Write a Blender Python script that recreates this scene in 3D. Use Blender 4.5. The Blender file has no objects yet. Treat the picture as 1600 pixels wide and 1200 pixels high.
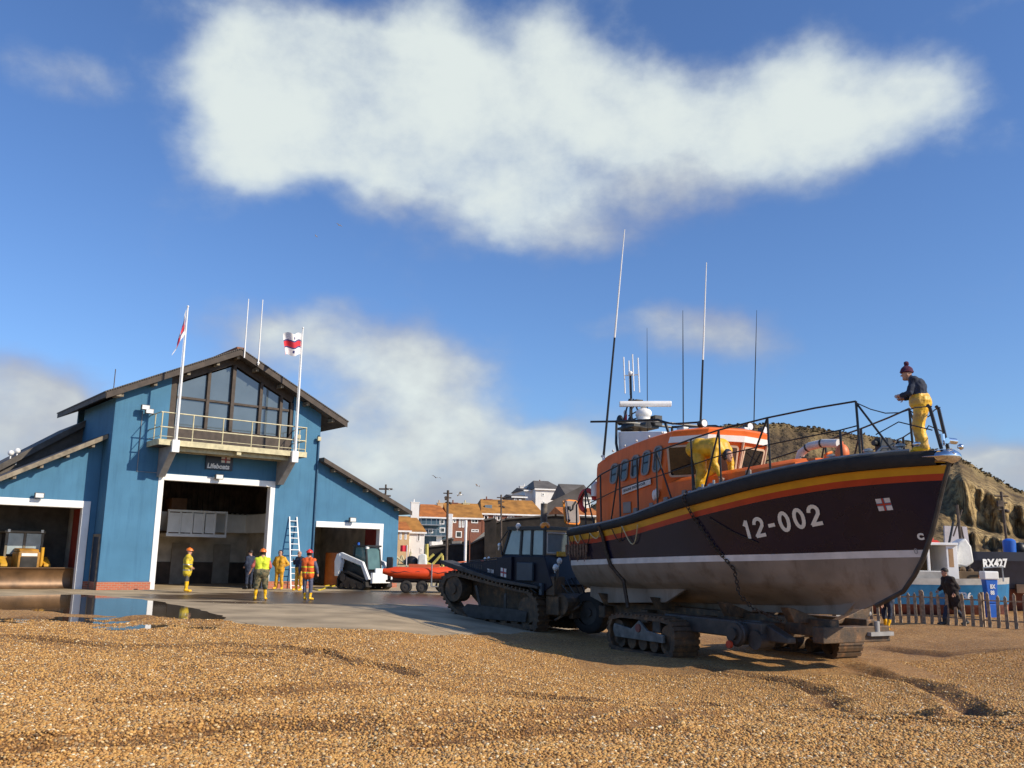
import bpy, bmesh, math, random
from mathutils import Vector, Matrix, noise
random.seed(7)
C = bpy.context.scene.collection
R = math.radians
# ------------------------------------------------------------------ camera numbers (also used to survey far things)
FP = 1400.; PIT = math.atan(270/1400.); ROL = math.atan(0.0175); CZ = 1.65
_c, _s = math.cos(ROL), math.sin(ROL)
F_ = Vector((0, math.cos(PIT), math.sin(PIT))); U0 = Vector((0, -math.sin(PIT), math.cos(PIT))); R0 = Vector((1, 0, 0))
RR = R0*_c + U0*_s; UU = U0*_c - R0*_s
def ray(px, py): return F_ + RR*((px-800)/FP) + UU*((600-py)/FP)
def at(px, py, Y):
    d = ray(px, py); k = Y/d.y; return Vector((d.x*k, Y, d.z*k+CZ))
def atz(px, py, z):
    d = ray(px, py); k = (z-CZ)/d.z; return Vector((d.x*k, d.y*k, z))
def lerp(T, x):
    if x <= T[0][0]: return T[0][1]
    for (a, b), (c, d) in zip(T, T[1:]):
        if x <= c: return b+(d-b)*(x-a)/(c-a)
    return T[-1][1]
def sst(a, b, x):
    t = max(0., min(1., (x-a)/(b-a))); return t*t*(3-2*t)

# ------------------------------------------------------------------ materials
MATS = {}
def mat(name, col, rough=.6, metal=0., var=.12, scale=3., bump=0., col2=None, spec=.5, bscale=None, thr=None, coat=0.):
    if name in MATS: return MATS[name]
    m = bpy.data.materials.new(name); m.use_nodes = True; MATS[name] = m
    nt = m.node_tree; N = nt.nodes; L = nt.links; b = N['Principled BSDF']
    b.inputs['Roughness'].default_value = rough; b.inputs['Metallic'].default_value = metal
    b.inputs['Specular IOR Level'].default_value = spec; b.inputs['Coat Weight'].default_value = coat
    tc = N.new('ShaderNodeTexCoord'); n = N.new('ShaderNodeTexNoise'); n.inputs['Scale'].default_value = scale
    n.inputs['Detail'].default_value = 6; L.new(tc.outputs['Object'], n.inputs['Vector'])
    r = N.new('ShaderNodeValToRGB'); L.new(n.outputs['Fac'], r.inputs['Fac'])
    c2 = col2 or tuple(max(0, c*(1-2.2*var)) for c in col)
    lo, hi = thr or (.3, .7)
    r.color_ramp.elements[0].position = lo; r.color_ramp.elements[1].position = hi
    r.color_ramp.elements[0].color = (*c2, 1); r.color_ramp.elements[1].color = (*(min(1, c*(1+var*.5)) for c in col), 1)
    L.new(r.outputs['Color'], b.inputs['Base Color'])
    if bump:
        n2 = N.new('ShaderNodeTexNoise'); n2.inputs['Scale'].default_value = bscale or scale*6; n2.inputs['Detail'].default_value = 4
        L.new(tc.outputs['Object'], n2.inputs['Vector'])
        bp = N.new('ShaderNodeBump'); bp.inputs['Strength'].default_value = bump; bp.inputs['Distance'].default_value = .02
        L.new(n2.outputs['Fac'], bp.inputs['Height']); L.new(bp.outputs['Normal'], b.inputs['Normal'])
    return m
BLUE = mat('blue_render', (.074, .205, .335), .8, 0, .07, .9, .35, bscale=60, spec=.25)
WHITE = mat('white_paint', (.87, .87, .85), .45, 0, .06, 2)
CREAM = mat('cream_paint', (.62, .55, .33), .5, 0, .15, 5)
DKWOOD = mat('dark_timber', (.075, .055, .042), .7, 0, .2, 4, .3)
ROOF = mat('roof_sheet', (.11, .095, .08), .75, 0, .2, 3, .3)
RTILE = mat('ridge_tile', (.30, .12, .06), .8, 0, .2, 8)
FASC = mat('fascia_timber', (.28, .23, .16), .7, 0, .25, 5, .2)
GLASS = mat('window_glass', (.10, .13, .15), .04, 0, .1, 1, spec=1.0)
DGLASS = mat('dark_glass', (.012, .013, .015), .05, 0, .1, 1, spec=.9)
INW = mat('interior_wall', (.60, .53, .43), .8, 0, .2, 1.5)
IND = mat('interior_dark', (.05, .045, .04), .8, 0, .3, 2)
INR = mat('interior_red_door', (.35, .05, .03), .6, 0, .15, 2)
STEEL = mat('galvanised_steel', (.45, .46, .46), .38, .7, .15, 8)
CHROME = mat('polished_steel', (.8, .8, .8), .15, 1, .05, 8)
GREYP = mat('grey_paint', (.33, .32, .31), .6, 0, .12, 3)
NAVY = mat('navy_hull_paint', (.006, .006, .026), .26, 0, .15, 1.5, spec=.4)
RUBB = mat('black_rubber', (.022, .019, .017), .75, 0, .2, 6, .3)
YEL = mat('yellow_band_paint', (.62, .31, .012), .45, 0, .08, 3)
RED = mat('red_band_paint', (.46, .045, .012), .45, 0, .08, 3)
ORANGE = mat('orange_deckhouse_paint', (.80, .165, .028), .5, 0, .1, 1.5, spec=.3)
HWHITE = mat('boot_stripe_paint', (.74, .70, .66), .4, 0, .1, 3)
ANTI = mat('hull_bottom_paint', (.31, .25, .195), .6, 0, .15, 1.1, .15, spec=.25)
DECK = mat('deck_grey', (.30, .29, .28), .75, 0, .15, 4)
DRUST = mat('muddy_steel', (.045, .033, .024), .65, .2, .35, 5, .4, col2=(.14, .085, .045))
TRNAVY = mat('tractor_navy_paint', (.009, .010, .022), .5, 0, .25, 2, spec=.35)
TRGREY = mat('tractor_grey_steel', (.065, .055, .048), .55, .2, .25, 4)
BLACK = mat('black_paint', (.015, .015, .016), .45, 0, .2, 4)
CHAIN = mat('rusty_chain', (.09, .06, .04), .6, .5, .3, 20)
SKIN = mat('skin', (.55, .30, .20), .55, 0, .08, 6)
HIVY = mat('hi_vis_yellow_cloth', (.75, .85, .04), .7, 0, .15, 9, .4)
YOIL = mat('yellow_oilskin', (.85, .48, .02), .5, 0, .18, 7, .6, bscale=12)
YBOOT = mat('yellow_rubber_boot', (.90, .50, .01), .35, 0, .06, 4)
ORAN = mat('orange_helmet', (.85, .20, .02), .35, 0, .06, 4)
REDH = mat('red_helmet', (.75, .05, .03), .35, 0, .06, 4)
OVEST = mat('orange_hi_vis_cloth', (.85, .14, .02), .7, 0, .12, 9, .4)
NAVYC = mat('navy_cloth', (.025, .035, .065), .85, 0, .2, 8, .5, bscale=14)
GREYC = mat('grey_trousers', (.10, .09, .08), .85, 0, .2, 8, .5, bscale=14)
DARKC = mat('dark_brown_coat', (.030, .022, .018), .85, 0, .2, 8, .5, bscale=14)
CAMO = mat('camouflage_cloth', (.20, .16, .08), .85, 0, 0, 9, .3, col2=(.05, .06, .035), thr=(.44, .56))
PINKC = mat('red_shirt_cloth', (.55, .13, .10), .8, 0, .1, 8)
HAIR = mat('dark_hair', (.02, .014, .01), .7)
MAROON = mat('maroon_wool', (.13, .02, .035), .95, 0, .3, 30, .6, col2=(.03, .02, .06))
RIBO = mat('orange_inflatable_tube', (.80, .075, .012), .45, 0, .08, 3)
TARP = mat('white_tarpaulin', (.78, .78, .74), .7, 0, .1, 3, .5)
BRUST = mat('dozer_blade_brown', (.20, .11, .05), .4, .3, .25, 2)
DOZY = mat('dozer_yellow', (.75, .40, .03), .5, 0, .15, 3)
WOODP = mat('weathered_pale_wood', (.46, .34, .22), .85, 0, .25, 12, .4)
POLE = mat('pole_timber', (.12, .09, .07), .85, 0, .25, 6)
TARRED = mat('black_tarred_boards', (.030, .024, .019), .85, 0, .35, 1.2, .4)
BBLUE = mat('fishing_boat_blue', (.02, .17, .36), .45, 0, .12, 3)
BBLACK = mat('fishing_boat_black', (.015, .015, .028), .4, 0, .15, 3)
BRED = mat('fishing_boat_red_bottom', (.17, .05, .035), .7, 0, .25, 3)
BGREY = mat('fishing_boat_grey', (.42, .40, .37), .7, 0, .15, 3)
BARB = mat('blue_barrel_plastic', (.02, .13, .55), .4, 0, .08, 3)
LAMPG = mat('lamp_glass', (.8, .8, .78), .1, 0, .05, 3, spec=.9)
AMBER = mat('amber_lens', (.85, .28, .02), .2, 0, .05, 3)
LYEL = mat('faded_yellow_beam', (.62, .52, .13), .6, 0, .15, 3)

def brickmat(name, c1, c2, mortar, sc=1.):
    m = bpy.data.materials.new(name); m.use_nodes = True; nt = m.node_tree; N = nt.nodes; L = nt.links; b = N['Principled BSDF']
    b.inputs['Roughness'].default_value = .85
    tc = N.new('ShaderNodeTexCoord'); sp = N.new('ShaderNodeSeparateXYZ'); cb = N.new('ShaderNodeCombineXYZ')
    ad = N.new('ShaderNodeMath'); L.new(tc.outputs['Object'], sp.inputs[0]); L.new(sp.outputs[0], ad.inputs[0]); L.new(sp.outputs[1], ad.inputs[1])
    L.new(ad.outputs[0], cb.inputs[0]); L.new(sp.outputs[2], cb.inputs[1])
    br = N.new('ShaderNodeTexBrick'); br.inputs['Scale'].default_value = sc; br.inputs['Mortar Size'].default_value = .01
    br.inputs['Brick Width'].default_value = .22; br.inputs['Row Height'].default_value = .075
    br.inputs['Color1'].default_value = (*c1, 1); br.inputs['Color2'].default_value = (*c2, 1); br.inputs['Mortar'].default_value = (*mortar, 1)
    L.new(cb.outputs[0], br.inputs['Vector']); L.new(br.outputs['Color'], b.inputs['Base Color']); MATS[name] = m; return m
BRICK = brickmat('red_brick', (.50, .13, .06), (.38, .09, .045), (.35, .25, .18))
BRICKT = brickmat('town_brick', (.26, .075, .04), (.18, .055, .035), (.2, .14, .1))
HT1 = mat('ochre_tiles', (.44, .20, .04), .85, 0, .2, .8, .3)
HT2 = mat('orange_tiles', (.52, .17, .035), .85, 0, .2, .8, .3)
SLATE = mat('grey_slate', (.14, .125, .11), .8, 0, .2, .6)
HBLUE = mat('house_blue_grey', (.05, .11, .16), .6, 0, .15, .8)
HWALL = mat('house_white_render', (.80, .79, .76), .7, 0, .06, .5)
HCREAM = mat('house_cream_render', (.62, .42, .22), .7, 0, .1, .5)

def weather(m, dark=(.72, .72, .74), sc=(2.2, 2.2, .18), lo=.50, hi=.72):
    nt = m.node_tree; N = nt.nodes; L = nt.links; b = N['Principled BSDF']; src = b.inputs['Base Color'].links[0].from_socket
    tc = N.new('ShaderNodeTexCoord'); mp = N.new('ShaderNodeMapping'); mp.inputs['Scale'].default_value = sc; L.new(tc.outputs['Object'], mp.inputs[0])
    n = N.new('ShaderNodeTexNoise'); n.inputs['Scale'].default_value = 2; n.inputs['Detail'].default_value = 8; n.inputs['Roughness'].default_value = .65; L.new(mp.outputs[0], n.inputs['Vector'])
    r = N.new('ShaderNodeValToRGB'); r.color_ramp.elements[0].position = lo; r.color_ramp.elements[1].position = hi; r.color_ramp.elements[0].color = (1, 1, 1, 1); r.color_ramp.elements[1].color = (*dark, 1); L.new(n.outputs['Fac'], r.inputs['Fac'])
    mx = N.new('ShaderNodeMixRGB'); mx.blend_type = 'MULTIPLY'; mx.inputs[0].default_value = 1; L.new(src, mx.inputs[1]); L.new(r.outputs[0], mx.inputs[2]); L.new(mx.outputs[0], b.inputs['Base Color'])
weather(BLUE, (.80, .82, .84)); weather(ANTI, (.62, .55, .48), (1.2, 1.2, .35)); weather(WHITE, (.95, .94, .91)); weather(NAVY, (1.5, 1.4, 1.2), (.8, .8, .5), .5, .75); weather(ORANGE, (.85, .80, .78), (3, 3, .4))
weather(TRNAVY, (1.6, 1.3, 1.0), (2, 2, .6), .48, .7); weather(DRUST, (1.9, 1.6, 1.3), (3, 3, 2), .5, .65)
# ------------------------------------------------------------------ mesh builder
class MB:
    def __init__(s): s.v = []; s.f = []; s.m = []; s.mi = 0; s.M = None
    def add(s, vs, fs):
        o = len(s.v)
        for p in vs:
            p = Vector(p); s.v.append(s.M @ p if s.M else p)
        for f in fs: s.f.append([o+i for i in f]); s.m.append(s.mi)
        return s
    def box(s, x0, x1, y0, y1, z0, z1):
        vs = [(x, y, z) for z in (z0, z1) for y in (y0, y1) for x in (x0, x1)]
        return s.add(vs, [(0, 2, 3, 1), (4, 5, 7, 6), (0, 1, 5, 4), (2, 6, 7, 3), (0, 4, 6, 2), (1, 3, 7, 5)])
    def prism(s, poly, a, b, ax='y'):
        n = len(poly)
        def P(u, v, w): return {'y': (u, w, v), 'x': (w, u, v), 'z': (u, v, w)}[ax]
        vs = [P(u, v, a) for u, v in poly] + [P(u, v, b) for u, v in poly]
        return s.add(vs, [tuple(range(n)), tuple(range(2*n-1, n-1, -1))] + [(i, n+i, n+(i+1) % n, (i+1) % n) for i in range(n)])
    def cyl(s, p0, p1, r0, r1=None, n=10, cap=True):
        p0 = Vector(p0); p1 = Vector(p1); r1 = r0 if r1 is None else r1
        d = (p1-p0).normalized(); a = d.orthogonal().normalized(); b = d.cross(a)
        vs = []
        for p, r in ((p0, r0), (p1, r1)):
            for i in range(n):
                t = 2*math.pi*i/n; vs.append(p+(a*math.cos(t)+b*math.sin(t))*r)
        fs = [(i, (i+1) % n, n+(i+1) % n, n+i) for i in range(n)]
        if cap: fs += [tuple(range(n-1, -1, -1)), tuple(range(n, 2*n))]
        return s.add(vs, fs)
    def tube(s, pts, r, n=6):
        pts = [Vector(p) for p in pts]; k = len(pts); vs = []
        rs = r if isinstance(r, (list, tuple)) else [r]*k
        d0 = (pts[1]-pts[0]).normalized(); a = d0.orthogonal().normalized()
        for i, p in enumerate(pts):
            d = ((pts[min(i+1, k-1)]-pts[max(i-1, 0)])).normalized()
            a = (a-d*a.dot(d)).normalized(); b = d.cross(a)
            for j in range(n):
                t = 2*math.pi*j/n; vs.append(p+(a*math.cos(t)+b*math.sin(t))*rs[i])
        fs = [(i*n+j, i*n+(j+1) % n, (i+1)*n+(j+1) % n, (i+1)*n+j) for i in range(k-1) for j in range(n)]
        fs += [tuple(range(n-1, -1, -1)), tuple(range((k-1)*n, k*n))]
        return s.add(vs, fs)
    def sph(s, c, r, n=10, m=7, zmin=-1.):
        c = Vector(c); r = r if isinstance(r, (tuple, list)) else (r, r, r)
        vs = []
        for i in range(m+1):
            ph = math.pi/2 - (math.pi/2-math.asin(zmin))*i/m if zmin > -1 else math.pi*(.5-i/m)
            for j in range(n):
                t = 2*math.pi*j/n; vs.append((c.x+r[0]*math.cos(ph)*math.cos(t), c.y+r[1]*math.cos(ph)*math.sin(t), c.z+r[2]*math.sin(ph)))
        fs = [(i*n+j, (i+1)*n+j, (i+1)*n+(j+1) % n, i*n+(j+1) % n) for i in range(m) for j in range(n)]
        return s.add(vs, fs)
    def torus(s, c, R1, r, axis='y', n=20, m=7, a0=0., a1=2*math.pi):
        vs = []; c = Vector(c); full = a1-a0 > 6.28; k = n if full else n+1
        for i in range(k):
            t = a0+(a1-a0)*i/n
            for j in range(m):
                p = 2*math.pi*j/m; rr = R1+r*math.cos(p); q = (rr*math.cos(t), r*math.sin(p), rr*math.sin(t))
                if axis == 'z': q = (q[0], q[2], q[1])
                if axis == 'x': q = (q[1], q[0], q[2])
                vs.append(c+Vector(q))
        fs = [(i*m+j, i*m+(j+1) % m, ((i+1) % k)*m+(j+1) % m, ((i+1) % k)*m+j) for i in range(n) for j in range(m)]
        return s.add(vs, fs)
    def rows(s, rws, closed=False):
        n = len(rws[0]); o = len(s.v)
        for r in rws:
            for p in r: s.v.append(s.M @ Vector(p) if s.M else Vector(p))
        for i in range(len(rws)-1):
            for j in range(n if closed else n-1):
                s.f.append([o+i*n+j, o+i*n+(j+1) % n, o+(i+1)*n+(j+1) % n, o+(i+1)*n+j]); s.m.append(s.mi)
        return s
    def build(s, name, mats, parent=None, smooth=False, bevel=0., fix=True):
        me = bpy.data.meshes.new(name); me.from_pydata([tuple(v) for v in s.v], [], s.f)
        mats = mats if isinstance(mats, (list, tuple)) else [mats]
        for m in mats: me.materials.append(m)
        if len(mats) > 1: me.polygons.foreach_set('material_index', s.m)
        if fix:
            bm = bmesh.new(); bm.from_mesh(me); bmesh.ops.remove_doubles(bm, verts=bm.verts, dist=1e-5)
            bmesh.ops.recalc_face_normals(bm, faces=bm.faces); bm.to_mesh(me); bm.free()
        if smooth:
            me.polygons.foreach_set('use_smooth', [True]*len(me.polygons))
            if smooth != 'all': me.set_sharp_from_angle(angle=R(38))
        o = bpy.data.objects.new(name, me); C.objects.link(o)
        if parent is not None: o.parent = parent
        if bevel:
            b = o.modifiers.new('bevel', 'BEVEL'); b.width = bevel; b.segments = 2; b.limit_method = 'ANGLE'; b.angle_limit = R(40)
        return o
def build_each(mb, name, mats, parent, **k):
    par = list(range(len(mb.v)))
    def fd(a):
        while par[a] != a: par[a] = par[par[a]]; a = par[a]
        return a
    for f in mb.f:
        for q in f[1:]: par[fd(q)] = fd(f[0])
    comp = {}
    for f, mi in zip(mb.f, mb.m): comp.setdefault(fd(f[0]), []).append((f, mi))
    out = []
    for c in comp.values():
        ids = sorted({i for f, _ in c for i in f}); mp = {i: j for j, i in enumerate(ids)}
        n = MB(); n.v = [mb.v[i] for i in ids]; n.f = [[mp[i] for i in f] for f, _ in c]; n.m = [m for _, m in c]
        out.append(n.build(name, mats, parent, **k))
    return out
def tag(o, label, cat, group=None, kind=None):
    if label: o['label'] = label
    if cat: o['category'] = cat
    if group: o['group'] = group
    if kind: o['kind'] = kind
    return o
def empty(name, loc, rz=0., label=None, cat=None, group=None, rot=None):
    o = bpy.data.objects.new(name, None); C.objects.link(o); o.location = loc; o.empty_display_size = .3
    o.rotation_euler = rot or (0, 0, rz)
    return tag(o, label, cat, group)
def struct(o): o['kind'] = 'structure'; return o
def copytree(o, parent=None):
    c = o.copy(); C.objects.link(c)
    if parent is not None: c.parent = parent
    for ch in list(o.children): copytree(ch, c)
    return c
def text2d(s, size=1., sx=1., bold=0.):
    cu = bpy.data.curves.new('t', 'FONT'); cu.body = s; cu.size = size; cu.offset = bold; cu.resolution_u = 3
    cu.align_x = 'LEFT'; ob = bpy.data.objects.new('t', cu); C.objects.link(ob)
    dg = bpy.context.evaluated_depsgraph_get(); me = bpy.data.meshes.new_from_object(ob.evaluated_get(dg))
    vs = [(v.co.x*sx, v.co.y) for v in me.vertices]; fs = [tuple(p.vertices) for p in me.polygons]
    bpy.data.objects.remove(ob); bpy.data.meshes.remove(me); bpy.data.curves.remove(cu)
    return vs, fs
def write(name, s, fn, m, parent, size, sx=1., bold=0.):
    vs, fs = text2d(s, size, sx, bold)
    x0 = min(v[0] for v in vs); x1 = max(v[0] for v in vs)
    mb = MB(); mb.add([fn(v[0]-x0, v[1]) for v in vs], fs)
    o = mb.build(name, m, parent, fix=False)
    return o, x1-x0
def emblem(fn, parent, w, h, name='flag_emblem'):
    """white field, red cross edged in blue; fn(u,v,lift)->3d"""
    mb = MB()
    def q(u0, u1, v0, v1, l, mi): mb.mi = mi; mb.add([fn(u0, v0, l), fn(u1, v0, l), fn(u1, v1, l), fn(u0, v1, l)], [(0, 1, 2, 3)])
    q(0, w, 0, h, .0, 0)
    q(0, w, h*.38, h*.62, .004, 1); q(w*.40, w*.60, 0, h, .004, 1)
    q(0, w, h*.43, h*.57, .008, 2); q(w*.44, w*.56, 0, h, .008, 2)
    return mb.build(name, [HWHITE, BBLUE, RED], parent, fix=False)

# ------------------------------------------------------------------ ground
def zbase(x, y):
    a = sst(-4., 2.5, x); b = sst(9, 16, y); c = 1-.60*sst(9, 14, x); d = 1-sst(33, 40, y)*(1-sst(8, 14, x))
    return -.6*a*b*c*d
RUTS = []
def rut(pts, w, dep): RUTS.append(([atz(px, py, -.35 if px > 1000 else -.1).xy for px, py in pts], w, dep))
rut([(1325, 1022), (1390, 1038), (1440, 1050), (1490, 1070), (1530, 1100), (1540, 1128), (1518, 1150)], .32, .13)
rut([(1110, 1026), (1200, 1040), (1262, 1052), (1294, 1074), (1290, 1100)], .30, .12)
rut([(1320, 1152), (1400, 1160), (1480, 1168), (1640, 1188)], .16, .13)  # long cast-shadow streak, put into the shingle's shape and dark colour
rut([(40, 1196), (220, 1178), (330, 1160), (470, 1152), (620, 1150), (760, 1130), (900, 1118), (1100, 1108)], .28, .13)
rut([(225, 1108), (350, 1102), (470, 1090), (600, 1072), (800, 1062), (930, 1070)], .25, .11)
rut([(0, 1006), (120, 1012), (240, 1018), (420, 1022), (520, 1030), (640, 1045)], .22, .09)
rut([(365, 1035), (440, 1038), (500, 1027), (560, 1040)], .16, .12)
rut([(0, 975), (90, 975), (160, 982), (250, 972), (330, 978)], .35, .11)
rut([(660, 1180), (820, 1165), (1000, 1150), (1180, 1128), (1260, 1108)], .26, .10)
rut([(1180, 1090), (1300, 1105), (1400, 1130), (1480, 1150)], .3, .07)
rut([(1000, 1075), (1010, 1105), (930, 1130), (800, 1150)], .22, .07)
rut([(1380, 1000), (1480, 1012), (1640, 1020)], .3, .07)
EDGE = [Vector(p) for p in [(-70, 33), (-22, 31.5), (-16, 29.4), (-13.6, 25.6), (-11.2, 24.4), (-9, 24.1), (-6.1, 22.5), (-3.4, 21.1), (-1.9, 21.8), (-1.2, 24.4), (1.0, 28.5), (3.0, 33), (6, 40), (9, 55), (9, 75), (-70, 75)]]
def segd(p, a, b):
    ab = b-a; t = max(0., min(1., (p-a).dot(ab)/max(ab.length_squared, 1e-9))); return (p-a-ab*t).length
def sd_edge(p):
    d = 1e9; ins = False; n = len(EDGE)
    for i in range(n):
        a, b = EDGE[i], EDGE[(i+1) % n]; d = min(d, segd(p, a, b))
        if (a.y > p.y) != (b.y > p.y) and p.x < (b.x-a.x)*(p.y-a.y)/(b.y-a.y)+a.x: ins = not ins
    return d if ins else -d
BB = [(min(p.x for p in P)-1, max(p.x for p in P)+1, min(p.y for p in P)-1, max(p.y for p in P)+1) for P, w, d in RUTS]
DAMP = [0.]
def zshingle(x, y):
    DAMP[0] = 0.
    z = zbase(x, y); p = Vector((x, y))
    if y < 60:
        n = noise.noise(Vector((x*.35, y*.35, 0)))*.07 + noise.noise(Vector((x*1.3, y*1.3, 3)))*.035 + noise.noise(Vector((x*4, y*4, 7)))*.014
        z += n*(1 if y > 6 else .4)
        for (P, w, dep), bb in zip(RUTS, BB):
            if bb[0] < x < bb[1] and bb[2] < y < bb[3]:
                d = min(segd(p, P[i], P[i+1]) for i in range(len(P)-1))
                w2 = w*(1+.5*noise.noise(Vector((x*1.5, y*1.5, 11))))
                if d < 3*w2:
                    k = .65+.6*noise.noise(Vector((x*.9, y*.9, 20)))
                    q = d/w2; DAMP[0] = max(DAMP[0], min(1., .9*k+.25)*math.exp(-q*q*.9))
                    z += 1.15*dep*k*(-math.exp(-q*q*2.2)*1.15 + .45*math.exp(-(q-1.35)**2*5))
        if 19 < y < 75 and x < 10:
            s = sd_edge(p)+noise.noise(Vector((x*.8, y*.8, 5)))*.5+noise.noise(Vector((x*3, y*3, 9)))*.15
            k = sst(-1.1, .15, s)
            z = z*(1-k)+(zbase(x, y)-.12)*k
            z += .05*(1-k)*sst(-2.5, -1, s)
    return z
def axis(a, b, st, far, g):
    L = []; x = a
    while x < b: L.append(x); x += st
    s = st; y = b
    while y < far: L.append(y); s *= g; y += s
    L.append(far); return L
ys = axis(5., 20., .075, 20, 2)[:-1] + [20+.13*i for i in range(125)]
y = ys[-1]; s_ = .2
while y < 2600: y += s_; s_ *= 1.18; ys.append(y)
ys = [-40, -10, 0, 3, 4.5]+ys
xr = [-15+.09*i for i in range(345)]
x = xr[-1]; s_ = .12; xs2 = []
while x < 2500: x += s_; s_ *= 1.18; xs2.append(x)
x = xr[0]; s_ = .12; xs1 = []
while x > -2500: x -= s_; s_ *= 1.18; xs1.append(x)
xs = xs1[::-1]+xr+xs2
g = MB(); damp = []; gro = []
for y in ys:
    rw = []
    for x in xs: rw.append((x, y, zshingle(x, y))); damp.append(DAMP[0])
    gro.append(rw)
g.rows(gro)

def shingle_mat():
    m = bpy.data.materials.new('shingle'); m.use_nodes = True; nt = m.node_tree; N = nt.nodes; L = nt.links; b = N['Principled BSDF']
    b.inputs['Roughness'].default_value = .8
    tc = N.new('ShaderNodeTexCoord')
    wob = N.new('ShaderNodeTexNoise'); wob.inputs['Scale'].default_value = 12; L.new(tc.outputs['Object'], wob.inputs['Vector'])
    mx = N.new('ShaderNodeMixRGB'); mx.blend_type = 'ADD'; mx.inputs[0].default_value = .03
    L.new(tc.outputs['Object'], mx.inputs[1]); L.new(wob.outputs['Color'], mx.inputs[2])
    vo = N.new('ShaderNodeTexVoronoi'); vo.inputs['Scale'].default_value = 40; L.new(mx.outputs[0], vo.inputs['Vector'])
    r = N.new('ShaderNodeValToRGB'); e = r.color_ramp.elements
    cols = [(0, (.12, .06, .02)), (.2, (.36, .18, .052)), (.42, (.51, .27, .078)), (.62, (.61, .35, .11)), (.8, (.52, .285, .10)), (.89, (.28, .19, .10)), (.96, (.66, .46, .20)), (1, (.75, .62, .40))]
    e[0].position = 0; e[0].color = (*cols[0][1], 1); e[1].position = 1; e[1].color = (*cols[-1][1], 1)
    for p, c in cols[1:-1]: q = e.new(p); q.color = (*c, 1)
    sp = N.new('ShaderNodeSeparateColor'); L.new(vo.outputs['Color'], sp.inputs[0]); L.new(sp.outputs[0], r.inputs['Fac'])
    n = N.new('ShaderNodeTexNoise'); n.inputs['Scale'].default_value = .35; n.inputs['Detail'].default_value = 5; L.new(tc.outputs['Object'], n.inputs['Vector'])
    r2 = N.new('ShaderNodeValToRGB'); r2.color_ramp.elements[0].position = .35; r2.color_ramp.elements[1].position = .65
    r2.color_ramp.elements[0].color = (.78, .72, .68, 1); r2.color_ramp.elements[1].color = (1.08, 1.02, .95, 1); L.new(n.outputs['Fac'], r2.inputs['Fac'])
    mu = N.new('ShaderNodeMixRGB'); mu.blend_type = 'MULTIPLY'; mu.inputs[0].default_value = 1
    L.new(r.outputs[0], mu.inputs[1]); L.new(r2.outputs[0], mu.inputs[2]); L.new(mu.outputs[0], b.inputs['Base Color'])
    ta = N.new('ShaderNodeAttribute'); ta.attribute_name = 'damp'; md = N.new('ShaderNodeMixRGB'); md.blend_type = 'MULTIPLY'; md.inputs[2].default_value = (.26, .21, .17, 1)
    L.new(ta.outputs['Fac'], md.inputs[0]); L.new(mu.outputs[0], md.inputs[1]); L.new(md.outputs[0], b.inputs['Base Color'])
    bp = N.new('ShaderNodeBump'); bp.inputs['Strength'].default_value = .9; bp.inputs['Distance'].default_value = .03; bp.invert = True
    L.new(vo.outputs['Distance'], bp.inputs['Height']); L.new(bp.outputs[0], b.inputs['Normal'])
    return m
SHING = shingle_mat()
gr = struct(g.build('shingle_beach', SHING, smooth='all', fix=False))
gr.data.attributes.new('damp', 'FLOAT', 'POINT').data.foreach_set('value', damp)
# loose pebbles lying on the near shingle
def pebble_mat():
    m = bpy.data.materials.new('pebble'); m.use_nodes = True; N = m.node_tree.nodes; L = m.node_tree.links; b = N['Principled BSDF']
    b.inputs['Roughness'].default_value = .7; b.inputs['Specular IOR Level'].default_value = .3
    oi = N.new('ShaderNodeObjectInfo'); r = N.new('ShaderNodeValToRGB'); e = r.color_ramp.elements
    cols = [(0, (.13, .065, .025)), (.12, (.36, .18, .052)), (.4, (.53, .285, .082)), (.62, (.61, .36, .115)), (.8, (.53, .29, .105)), (.88, (.30, .21, .12)), (.95, (.68, .48, .22)), (1, (.80, .70, .50))]
    e[0].color = (*cols[0][1], 1); e[1].color = (*cols[-1][1], 1)
    for p, c in cols[1:-1]: q = e.new(p); q.color = (*c, 1)
    L.new(oi.outputs['Random'], r.inputs['Fac']); L.new(r.outputs[0], b.inputs['Base Color']); return m
PEB = pebble_mat()
pb = MB(); pb.sph((0, 0, 0), (1., .72, .5), 7, 4)
pb.v = [v*(1+.18*noise.noise(v*1.7)) for v in pb.v]
pebble = pb.build('loose_pebbles_stone', PEB, smooth='all'); 
pts = []
random.seed(3)
for i in range(210000):
    y = 6.6+ (random.random()**1.5)*15.5; x = (random.random()*2-1)*(y*.62+.6)+ (y*.0)
    if y > 16 and x > 1.5 and x < 9 and y > 19: continue
    if sd_edge(Vector((x, y))) > -.6: continue
    z = zshingle(x, y)
    if random.random() < DAMP[0]*.8: continue
    pts.append((x, y, z+.003))
pm = bpy.data.meshes.new('loose_pebbles'); pm.from_pydata(pts, [], [])
po = bpy.data.objects.new('loose_pebbles', pm); C.objects.link(po); po['kind'] = 'stuff'; po['label'] = 'loose tan and grey pebbles covering the near beach'; po['category'] = 'pebbles'
pebble.parent = po
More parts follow.
